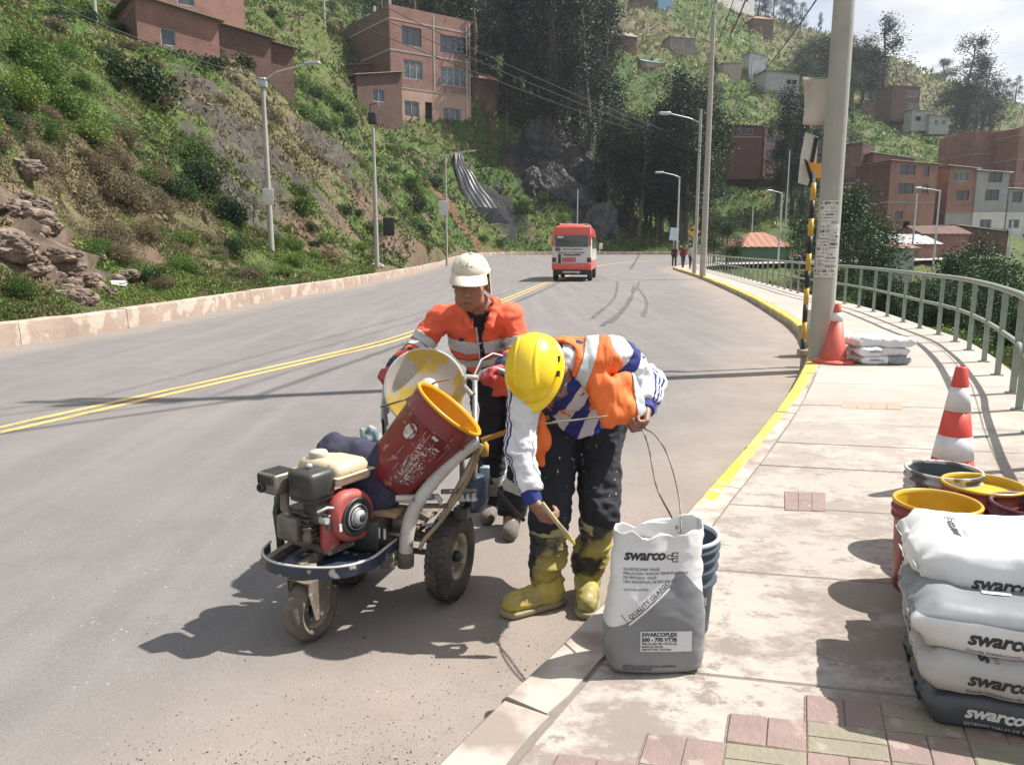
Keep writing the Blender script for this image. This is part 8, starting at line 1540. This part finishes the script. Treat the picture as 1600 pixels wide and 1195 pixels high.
# ---------------------------------------------------------------- worker in the yellow helmet, bent over
def worker_helmet():
    org = Vector((.2, 3.1, 0)); O = v3(org); r = empty('person', org, 0, 'worker in yellow hard hat and orange vest bending down with a brush', 'person')
    H_ = v3(at(838, 584, 2.97)); fdir = (-.10, -.50, -.86); M = frame(fdir, (-.30, -.80, .50))
    neck = v3(at(880, 560, 3.06)); shR, shL = v3(at(822, 596, 2.97)), v3(at(958, 552, 3.08)); elR, elL = v3(at(812, 700, 2.88)), v3(at(1014, 598, 3.17)); wrR, wrL = v3(at(832, 782, 2.80)), v3(at(1009, 640, 2.99)); knR, knL = v3(at(850, 806, 2.765)), v3(at(1006, 664, 2.93))
    chest = v3(at(893, 590, 3.12)); pel = v3((.30, 3.34, .80)); hipR, hipL = pel + v3((-.088, -.01, -.02)), pel + v3((.088, .0, -.02)); kR, kL = v3(at(858, 806, 3.07)), v3(at(938, 806, 3.12)); aR, aL = v3((.155, 3.07, .10)), v3((.33, 3.16, .10)); tR, tL = v3((.02, 2.99, .04)), v3((.315, 3.0, .04))
    bn = v3((0, -.55, -.83))
    def torso(S, e, k=.05):
        S.cap(chest, pel + v3((0, -.04, .03)), .128 + e, .118 + e, k, (bn, 1.22)); S.cap(shR * .85 + shL * .15, shL * .85 + shR * .15, .064 + e, .066 + e, k); S.cap(neck, chest, .07 + e, .115 + e, k, (bn, 1.1))
    def arms(S, e, k=.03):
        for s, el, wr in ((shR, elR, wrR), (shL, elL, wrL)): S.cap(s, el, .054 + e, .042 + e, k); S.cap(el, wr, .040 + e, .029 + e, k)
    def legs(S, e, k=.03):
        for h, kn, an in ((hipR, kR, aR), (hipL, kL, aL)): S.cap(h, kn, .084 + e, .060 + e, k); S.cap(kn, an, .056 + e, .042 + e, k)
    S = SDF((-.2, 2.62, -.01), (.75, 3.55, 1.3), .0052); HH = H_ + v3((.034, -.0, -.008)); T, A = head(S, HH, M, 1.0); S.cap(HH + v3(M @ Vector((0, .03, -.07))), neck, .052, .06, .02); torso(S, -.014); arms(S, -.010); legs(S, -.015)
    for an, to in ((aR, tR), (aL, tL)): S.cap(an, to, .035, .028, .02)
    dR = (knR - wrR); hand(S, wrR, knR, (.75, .2, -.1), curl=(.75, 1.1, .8), thumb=-1, tcurl=.8); hand(S, wrL, knL, (-.8, -.35, 0), curl=(.95, 1.3, .9), thumb=1, tcurl=.9)
    smesh(S, 'body', m_skin, r, org); face_parts(T, A, r, org)
    Tp = lambda x, y, z: H_ + v3(M @ Vector((x, y, z)))
    # hair at the nape
    S = SDF(H_ - .16, H_ + .16, .006); S.ell(T(0, .018, .028), (.079, .098, .085), A, .01); S.half(T(0, -.02, 0), v3(M @ Vector((0, -1, -.1)))); smesh(S, 'hair', m_hair, r, org)
    # shirt: broad blue and white stripes, sleeves white
    S = SDF((-.02, 2.85, .62), (.56, 3.56, 1.32), .007); torso(S, .000); S.cap(pel + v3((-.01, -.06, .04)), pel + v3((-.015, -.05, -.07)), .135, .14, .04, ((0, 1, .2), 1.2)); S.half(pel + v3((0, 0, -.085)), (0.12, 0, -1))
    sd_ = v3((.80, .12, -.30)); sd_ = sd_ / np.linalg.norm(sd_)
    m_shirt = mat_split('striped_shirt', 'stripe', (.018, .025, .17), (.55, .53, .56), rough=.8, soft=.02)
    smesh(S, 'shirt', m_shirt, r, org, 1, .008, wsc=(9, 9, 11), seed=31, attrs=lambda V: {'stripe': np.sin((V @ sd_) * 2 * np.pi / .118 + 1.1)})
    m_cuff = mat('blue_cuff', (.02, .035, .20), .8, col2=(.015, .025, .15), nscale=8); m_str = mat('blue_stripe', (.02, .035, .17), .8)
    for side, (s, el, wr) in enumerate(((shR, elR, wrR), (shL, elL, wrL))):
        lo = np.minimum(np.minimum(s, el), wr) - .12; hi = np.maximum(np.maximum(s, el), wr) + .12; S = SDF(lo, hi, .006); S.cap(s, el, .072, .058, .03); S.cap(el, wr, .056, .046, .03); d = (wr - el) / np.linalg.norm(wr - el); S.half(wr - d * .035, d)
        dd = v3((-.92, -.3, .1)) if side == 0 else v3((.05, -.88, .45)); dd2 = v3((-.95, -.25, 0)) if side == 0 else v3((.45, -.88, .1))
        def stripes(V, s=s, el=el, wr=wr, dd=dd, dd2=dd2):
            out = []
            for (a, b_, d1, d2) in ((s, el, dd, (dd + dd2) / 2), (el, wr, (dd + dd2) / 2, dd2)):
                ab = b_ - a; t = ((V - a) @ ab) / (ab @ ab); q_ = V - a - t[:, None] * ab; d = d1 * (1 - np.clip(t, 0, 1))[:, None] + d2 * np.clip(t, 0, 1)[:, None]; n_ = ab / np.linalg.norm(ab); d = d - (d @ n_)[:, None] * n_; d /= np.linalg.norm(d, axis=1)[:, None]; e = np.cross(n_, d); an = np.arctan2((q_ * e).sum(1), (q_ * d).sum(1)); out.append((an * .062, np.linalg.norm(V - a - np.clip(t, 0, 1)[:, None] * ab, axis=1), t))
            w_ = sstep(-.05, .25, out[1][2]); arc = out[0][0] * (1 - w_) + out[1][0] * w_; k = np.clip(np.round(arc / .019), -1, 1); v = np.abs(arc - k * .019) - .0048; v = np.where((out[0][2] < .12), .01, v); return {'stripe': v}
        sl_ = smesh(S, 'sleeve', mat_split('striped_sleeve', 'stripe', (.018, .03, .16), (.60, .60, .62), rough=.75, soft=.0008, bump=.1, bscale=150, spec=.3), r, org, 1, .007, wsc=(13, 13, 17), seed=41 + side, attrs=stripes)
        # shoulder yoke in blue, cuff
        sn = (el - s) / np.linalg.norm(el - s)
        if side == 1: p0, p1 = s + sn * .03 - O, s + sn * .085 - O; cut_band(sl_, [(p0, sn), (p1, -sn)], 'blue_yoke', m_cuff, r, (p0 + p1) / 2, .12)
        S = SDF(wr - .12, wr + .12, .005); S.cap(wr - d * .05, wr + d * .0, .041, .036, .01); S.half(wr + d * .012, d); S.half(wr - d * .055, -d); smesh(S, 'cuff', m_cuff, r, org, 1, .0015, wsc=(30, 30, 30), seed=4)
    # collar
    S = SDF(neck - .16, neck + .16, .006); S.cap(neck + v3((-.06, -.02, .02)), neck + v3((.055, -.02, .035)), .036, .036, .02); S.cap(neck + v3((.055, -.02, .035)), neck + v3((.068, -.065, -.055)), .036, .030, .02); S.cap(neck + v3((-.06, -.02, .02)), neck + v3((-.01, -.09, -.05)), .028, .022, .02); smesh(S, 'collar', m_nvy, r, org, 1, .003, seed=3)
    # orange vest
    S = SDF((-.1, 2.7, .52), (.66, 3.62, 1.34), .0058); torso(S, .015); S.cap(shR * .8 + shL * .2, shL * .86 + shR * .14, .074, .078, .03)
    S.cap(pel + v3((0, .02, .05)), pel + v3((.02, .03, -.03)), .15, .16, .04, ((0, 1, .3), 1.25))
    # hanging front flaps
    fl = [(at(955, 610, 2.97), at(985, 648, 2.95), .050, .036), (at(975, 600, 3.0), at(1000, 640, 2.99), .045, .022), (at(930, 600, 2.98), at(952, 652, 2.93), .045, .026), (at(952, 652, 2.93), at(1000, 648, 2.96), .026, .018)]
    for a, b_, ra, rb in fl: S.cap(a, b_, ra, rb, .025, (v3((-.3, 1, .1)), 1.7))
    for a, b_, ra, rb in ((at(826, 630, 2.96), at(842, 690, 2.98), .045, .038), (at(842, 690, 2.98), at(846, 722, 3.02), .036, .016), (at(826, 640, 2.92), at(850, 662, 2.9), .035, .03)): S.cap(a, b_, ra, rb, .025, (v3((.2, 1, 0)), 1.7))
    S.shell(.012)
    # open front (belly side) and neck hole
    S.cap(v3(at(884, 598, 3.0)), v3(at(898, 690, 3.07)), .064, .122, .012, None, True); S.cap(v3(at(884, 600, 2.88)), v3(at(905, 690, 2.9)), .07, .11, .012, None, True); S.ell(neck + v3((-.03, -.07, .0)), (.085, .08, .08), k=.01, sub=True)
    for s, el in ((shR, elR), (shL, elL)): d = (el - s) / np.linalg.norm(el - s); S.cap(s + d * .03, s + d * .25, .066, .09, .01, None, True)
    vs = smesh(S, 'vest', m_orv, r, org, 2, .0075, wsc=(15, 7, 6), seed=61, big=1500)
    # band over the left shoulder, down the back
    sn = v3((.86, .0, -.28)); sn /= np.linalg.norm(sn); p0 = shL * .66 + shR * .34 - O; cut_band(vs, [(p0 - sn * .024, sn), (p0 + sn * .024, -sn), (p0 + v3((0, -.6, -.16)), v3((0, 0, 1)))], 'reflective_band', m_ref, r, p0, .42)
    p0 = shR * .98 + shL * .02 - O + v3((-.0, .0, -.08)); cut_band(vs, [(p0 + v3((-.028, 0, 0)), v3((1, 0, 0))), (p0 + v3((.024, 0, 0)), v3((-1, 0, 0))), (p0 + v3((0, 0, -.03)), v3((0, 0, -1)))], 'reflective_band', m_ref, r, p0 + v3((0, 0, -.12)), .22)
    p0 = v3(at(985, 620, 3.0)) - O; cut_band(vs, [(p0 + v3((.012, 0, -.005)), v3((1, 0, .1))), (p0 + v3((.05, 0, -.005)), v3((-1, 0, -.1)))], 'reflective_band', m_ref, r, p0, .10)
    # trousers, boots
    S = SDF((.0, 2.85, .2), (.58, 3.62, 1.0), .0068); legs(S, .020); S.cap(hipR, hipL, .105, .105, .05); S.cap(pel + v3((0, -.02, .04)), hipR, .11, .09, .04)
    S.half((0, 0, .34), (0, 0, -1)); tr = smesh(S, 'trousers', m_trp, r, org, 1, .011, wsc=(8, 8, 13), seed=71)
    m_bt = mat('boot_yellow', (.34, .27, .06), .65, col2=(.17, .15, .075), nscale=7, col3=(.03, .03, .03), n3=6.5, amt3=.53, bump=.3); m_bty = mat('boot_toe_yellow', (.48, .38, .06), .5, col2=(.26, .22, .09), nscale=7, bump=.3, col3=(.2, .18, .1), n3=10, amt3=.4); m_bsl = mat('boot_sole', (.30, .25, .14), .7, col2=(.2, .17, .11), nscale=12)
    for i, (kn, an, to) in enumerate(((kR, aR, tR), (kL, aL, tL))):
        S = SDF(np.minimum(np.minimum(kn, an), to) - .12, np.maximum(np.maximum(kn, an), to) + .12, .006); tp = kn * .92 + an * .08; S.cap(tp, an + v3((0, 0, .02)), .076, .062, .03); S.cap(kn * .45 + an * .55, kn * .3 + an * .7, .073, .07, .02)
        d = (to - an) * v3((1, 1, 0)); d /= np.linalg.norm(d); S.half(v3((0, 0, .10)), (0, 0, -1)); top = v3((0, 0, 1)); S.half(tp + v3((0, 0, .0)), (0, 0, 1))
        smesh(S, 'boot_shaft', m_bt, r, org, 1, .010, wsc=(8, 8, 18), seed=81 + i)
        S = SDF(np.minimum(an, to) - .12, np.maximum(an, to) + .12, .0055); S.cap(an + v3((0, 0, .03)), v3((an[0], an[1], .055)) - d * .02, .056, .050, .02); S.cap(v3((an[0], an[1], .058)), v3((to[0], to[1], .050)) + d * .02, .052, .046, .03); S.half((0, 0, .026), (0, 0, -1)); smesh(S, 'boot_foot', m_bty, r, org, 1, .0035, wsc=(14, 14, 14), seed=85 + i)
        S = SDF(v3((min(an[0], to[0]), min(an[1], to[1]), 0)) - .13, v3((max(an[0], to[0]), max(an[1], to[1]), 0)) + .13, .006); S.cap(v3((an[0], an[1], .02)) - d * .025, v3((to[0], to[1], .02)) + d * .022, .057, .054, .01); S.half((0, 0, .030), (0, 0, 1)); S.half((0, 0, .003), (0, 0, -1)); smesh(S, 'boot_sole', m_bsl, r, org, 1)
        pc = v3(to) * .3 + v3(an) * .7
        c_ = kn * .86 + an * .14 - O; 
    # pale reflective band of the trousers at the knee
    for kn, an in ((kR, aR), (kL, aL)):
        d = (an - kn) / np.linalg.norm(an - kn); 
        S = SDF(kn - .16, kn + .16, .006); S.cap(kn + d * .02, kn + d * .075, .079, .078, .01); S.half(kn + d * .066, d); S.half(kn + d * .024, -d); smesh(S, 'trouser_band', mat('band_dirty_yellow', (.38, .33, .17), .7, col2=(.22, .2, .13), nscale=12), r, org, 1, .006, wsc=(9, 9, 14), seed=91)
    # paint streaks on the trousers
    bv = bvh_of(tr); rs = random.Random(4); m_sp = mat('dried_paint', (.50, .46, .36), .7)
    for k in range(11):
        u, v = rs.choice([(rs.uniform(840, 890), rs.uniform(680, 790)), (rs.uniform(915, 972), rs.uniform(680, 790))]); P = at(u, v, 3.0) - org; s_ = rs.uniform(.001, .003); l_ = rs.uniform(.003, .014); lay('paint_spot', [(-s_, 0, 0), (s_ * .7, -.001, 0), (s_ * .9, l_, 0), (-s_ * .6, l_, 0)], [[0, 1, 2, 3]], P + Vector((0, -.1, 0)), (1, 0, 0), (0, .17, .98), m_sp, r, bv, .003)
    # helmet: dome, ridges, peak, clip
    m_hel = mat('helmet_yellow', (.82, .57, .012), .3, col2=(.70, .48, .02), nscale=5, spec=.5, coat=.15, col3=(.42, .32, .12), n3=38, amt3=.33)
    g1_ = lambda x, c, w_: np.exp(-((x - c) / w_) ** 2)
    dome(Tp, org, (0, .008, .040), (.110, .143, .122), 'helmet_shell', m_hel, r, lambda x, y, z: (.007 * (g1_(x, -.040, .008) + g1_(x, .040, .008)) + .004 * sstep(.032, .024, np.abs(x))) * sstep(.045, .08, z) * sstep(.135, .10, np.abs(y)), 96, 40)
    V = []; F = []; n_ = 48
    for j in range(4):
        t = j / 3
        for i in range(n_): a = 2 * math.pi * i / n_; fr = max(0, math.cos(a)) ** 1.6; V.append(Vector(Tp(math.sin(a) * (.110 + .012 * t), .008 - math.cos(a) * (.141 + .012 * t + .026 * t * fr), .040 - .010 * t - .012 * t * fr)) - org)
    for j in range(3):
        for i in range(n_): F.append([j * n_ + i, j * n_ + (i + 1) % n_, (j + 1) * n_ + (i + 1) % n_, (j + 1) * n_ + i])
    b = MB().add(V, F); b.sm = [True] * len(F); o = b.build('helmet_brim', m_hel, r); md = o.modifiers.new('t', 'SOLIDIFY'); md.thickness = .003
    V2 = []
    for i in range(n_): a = 2 * math.pi * i / n_; V2.append(Vector(Tp(math.sin(a) * .104, .008 - math.cos(a) * .142, .008)) - org)
    MB().tube(V2 + [V2[0]], .016, 6, cap=False, flat=1).build('helmet_harness', mat('harness_brown', (.10, .03, .022), .7), r)
    MB().box(Vector(Tp(.107, -.03, .07)) - org, (.016, .022, .008), rot=M).build('helmet_slot', m_eb, r); MB().box(Vector(Tp(.104, .03, .072)) - org, (.016, .022, .008), rot=M).build('helmet_slot', m_eb, r)
    V_ = [Vector(T(.070, -.080, .010)) - org, Vector(T(.084, -.03, .012)) - org, Vector(T(.088, .02, .014)) - org]; MB().tube(V_, .003, 6).build('glasses_arm', m_eb, r)
    for s in (-1, 1): 
        P = [Vector(T(s * x, y, z)) - org for x, y, z in ((.008, -.104, .018), (.034, -.112, .026), (.066, -.092, .02), (.07, -.088, .002), (.05, -.103, -.012), (.02, -.112, -.006))]; MB().add(P, [list(range(6))]).build('dark_lens', m_eb, r)
    return r, wrR, knR, wrL, knL
rw_, wrR, knR, wrL, knL = worker_helmet()
# brush in the right hand, wire hoop in the left, long thin rod across the belly
a, b_ = at(846, 786, 2.75), at(898, 850, 2.72); g = empty('paint_scraper', a, 0, 'yellow paint-caked hand scraper held by the helmeted worker', 'scraper'); d = (b_ - a); M = frame(d, (0, 0, 1)); 
def tri(p, q_, r0, r1, fl): return MB().tube([p, p.lerp(q_, .5), q_], [r0, (r0 + r1) / 2, r1], 10, flat=fl)
tri(Vector((0, 0, 0)), d * .55, .015, .011, .6).build('handle', mat('handle_pale', (.50, .42, .25), .6, col2=(.4, .34, .2), nscale=15), g); tri(d * .5, d * .82, .014, .018, .35).build('blade', mat('scraper_steel', (.40, .36, .26), .5, col2=(.5, .42, .15), nscale=20), g); tri(d * .8, d, .016, .006, .5).build('paint_lump', mat('fresh_yellow_paint', (.66, .50, .07), .4, bump=.6, bscale=60), g)
hc = v3(knL) ; h0 = Vector(hc) + Vector((-.012, -.01, -.03)); m_hp = mat('wire_tan', (.07, .055, .04), .6, col2=(.28, .24, .17), nscale=14)
P = crom([tuple(h0 + Vector((.0, .0, .03))), tuple(at(1014, 700, 2.80)), tuple(at(1026, 760, 2.62)), tuple(at(1048, 805, 2.48)), tuple(at(1062, 832, 2.40)), tuple(at(1064, 812, 2.42)), tuple(at(1060, 770, 2.52)), tuple(at(1044, 712, 2.66)), tuple(at(1024, 680, 2.80)), tuple(h0 + Vector((.012, 0, .02)))], 8)
o = MB().tube([Vector(p) - h0 for p in P], .0034, 8).build('wire_hoop', m_hp); o.location = h0; tag(o, 'thin wire hoop from the helmeted worker\'s hand down into the open sack', 'wire')
p0 = at(852, 662, 2.86); P = [Vector((0, 0, 0)), at(900, 656, 2.85) - p0, at(950, 650, 2.86) - p0]; o = MB().tube(P, .004, 6).build('thin_stick', m_hp); o.location = p0; tag(o, 'thin brown stick lying across the helmeted worker\'s waist', 'stick')
# ---------------------------------------------------------------- three people far off
def far_person(x, y, label, top, bot, hairc, h=1.62, turn=0., stride=.12, bag=None):
    org = Vector((x, y, .15)); r = empty('person', org, 0, label, 'person'); k = h / 1.7; f = v3((math.sin(turn), math.cos(turn), 0)); s = v3((f[1], -f[0], 0)); O = v3(org); P = lambda a, b_, c: O + s * a * k + f * b_ * k + v3((0, 0, c * k))
    S = SDF(O - .5 + v3((0, 0, .45)), O + v3((.5, .5, 1.75)), .014)
    S.ell(P(0, 0, 1.585), (.075 * k, .085 * k, .11 * k), k=.01); S.ell(P(0, .075, 1.57), (.02, .03, .03), k=.02); S.cap(P(0, 0, 1.5), P(0, 0, 1.42), .05 * k, .055 * k, .02); S.cap(P(0, 0, 1.3), P(0, 0, .95), .12 * k, .11 * k, .04, (f, 1.3))
    for q_ in (-1, 1): S.cap(P(.18 * q_, 0, 1.38), P(.22 * q_, -.02, 1.1), .04 * k, .035 * k, .03); S.cap(P(.22 * q_, -.02, 1.1), P(.21 * q_, .06, .84), .033 * k, .024 * k, .02); S.cap(P(.21 * q_, .06, .84), P(.21 * q_, .08, .76), .026 * k, .014 * k, .01); S.cap(P(.09 * q_, 0, .92), P(.1 * q_, stride * q_ * .5, .5), .07 * k, .052 * k, .03); S.cap(P(.1 * q_, stride * q_ * .5, .5), P(.1 * q_, stride * q_, .06), .05 * k, .035 * k, .02); S.cap(P(.1 * q_, stride * q_, .04), P(.1 * q_, stride * q_ + .15, .03), .035 * k, .03 * k, .02)
    smesh(S, 'body', m_skin, r, org)
    S = SDF(O - .45 + v3((0, 0, .7)), O + v3((.45, .45, 1.6)), .014); S.cap(P(0, 0, 1.32), P(0, 0, .93), .145 * k, .14 * k, .04, (f, 1.25)); S.cap(P(-.14, 0, 1.4), P(.14, 0, 1.4), .06 * k, .06 * k, .04)
    for q_ in (-1, 1): S.cap(P(.18 * q_, 0, 1.38), P(.22 * q_, -.02, 1.1), .055 * k, .048 * k, .03); S.cap(P(.22 * q_, -.02, 1.1), P(.212 * q_, .05, .88), .045 * k, .036 * k, .02)
    smesh(S, 'top', top, r, org, 1, .008)
    S = SDF(O - .4 + v3((0, 0, .38)), O + v3((.4, .4, 1.1)), .014)
    for q_ in (-1, 1): S.cap(P(.09 * q_, 0, .94), P(.1 * q_, stride * q_ * .5, .5), .09 * k, .068 * k, .03); S.cap(P(.1 * q_, stride * q_ * .5, .5), P(.1 * q_, stride * q_, .1), .064 * k, .05 * k, .02)
    smesh(S, 'trousers', bot, r, org, 1, .008)
    S = SDF(P(0, 0, 1.6) - .16, P(0, 0, 1.6) + .16, .012); S.ell(P(0, -.012, 1.61), (.086 * k, .095 * k, .105 * k), k=.01); S.half(P(0, .06, 1.6), f + v3((0, 0, -.5))); smesh(S, 'hair', hairc, r, org)
    return r
m_t1 = mat('maroon_top', (.06, .012, .014), .9); m_t2 = mat('red_top', (.13, .015, .02), .9); m_t3 = mat('pale_top', (.40, .38, .36), .9)
p = at(1053, 417, 58); far_person(p.x, 58, 'pedestrian dressed in dark maroon, leftmost of the three by the kerb', m_t1, m_trk, m_hair, 1.55, .3)
p = at(1067, 416, 55); far_person(p.x, 55, 'pedestrian in a red jacket, in the middle of the three', m_t2, m_nvy, m_hair, 1.6, -.2)
p = at(1080, 418, 50); far_person(p.x, 50, 'pedestrian in pale clothes walking nearest to the tall far pole', m_t3, m_trk, m_hair, 1.6, .1)

# ============================================================ labels of look-alikes: told apart by their order from the left
ONE = 'first second third fourth fifth sixth seventh eighth ninth tenth eleventh twelfth thirteenth fourteenth fifteenth sixteenth seventeenth eighteenth nineteenth'.split(); TEN = {2: 'twenty', 3: 'thirty', 4: 'forty', 5: 'fifty', 6: 'sixty', 7: 'seventy', 8: 'eighty', 9: 'ninety'}
def ordw(n):
    if n < 20: return ONE[n - 1]
    t, o = divmod(n, 10); return TEN[t][:-1] + 'ieth' if o == 0 else TEN[t] + '-' + ONE[o - 1]
D_ = {}
for o in COL.objects:
    if o.parent is None and o.get('group') and o.get('label'): D_.setdefault((o['group'], o['label']), []).append(o)
for (g_, l_), L_ in D_.items():
    if len(L_) < 2: continue
    L_.sort(key=lambda o: o.location.x / max(o.location.y, .1)); b_ = l_.replace('one of the ', '')
    for i, o in enumerate(L_): o['label'] = ordw(i + 1) + ' from the left: ' + b_
hb_ = MB().box((83, 285, 79), (716, 634, 234)); m_hz = bpy.data.materials.new('haze_air'); m_hz.use_nodes = True; t_ = m_hz.node_tree; t_.nodes.clear(); ou = t_.nodes.new('ShaderNodeOutputMaterial'); pv = t_.nodes.new('ShaderNodeVolumePrincipled'); pv.inputs['Color'].default_value = (.86, .91, 1, 1); pv.inputs['Density'].default_value = .00022; pv.inputs['Anisotropy'].default_value = .2; t_.links.new(pv.outputs[0], ou.inputs['Volume'])
hzo = hb_.build('haze', m_hz); hzo['kind'] = 'stuff'
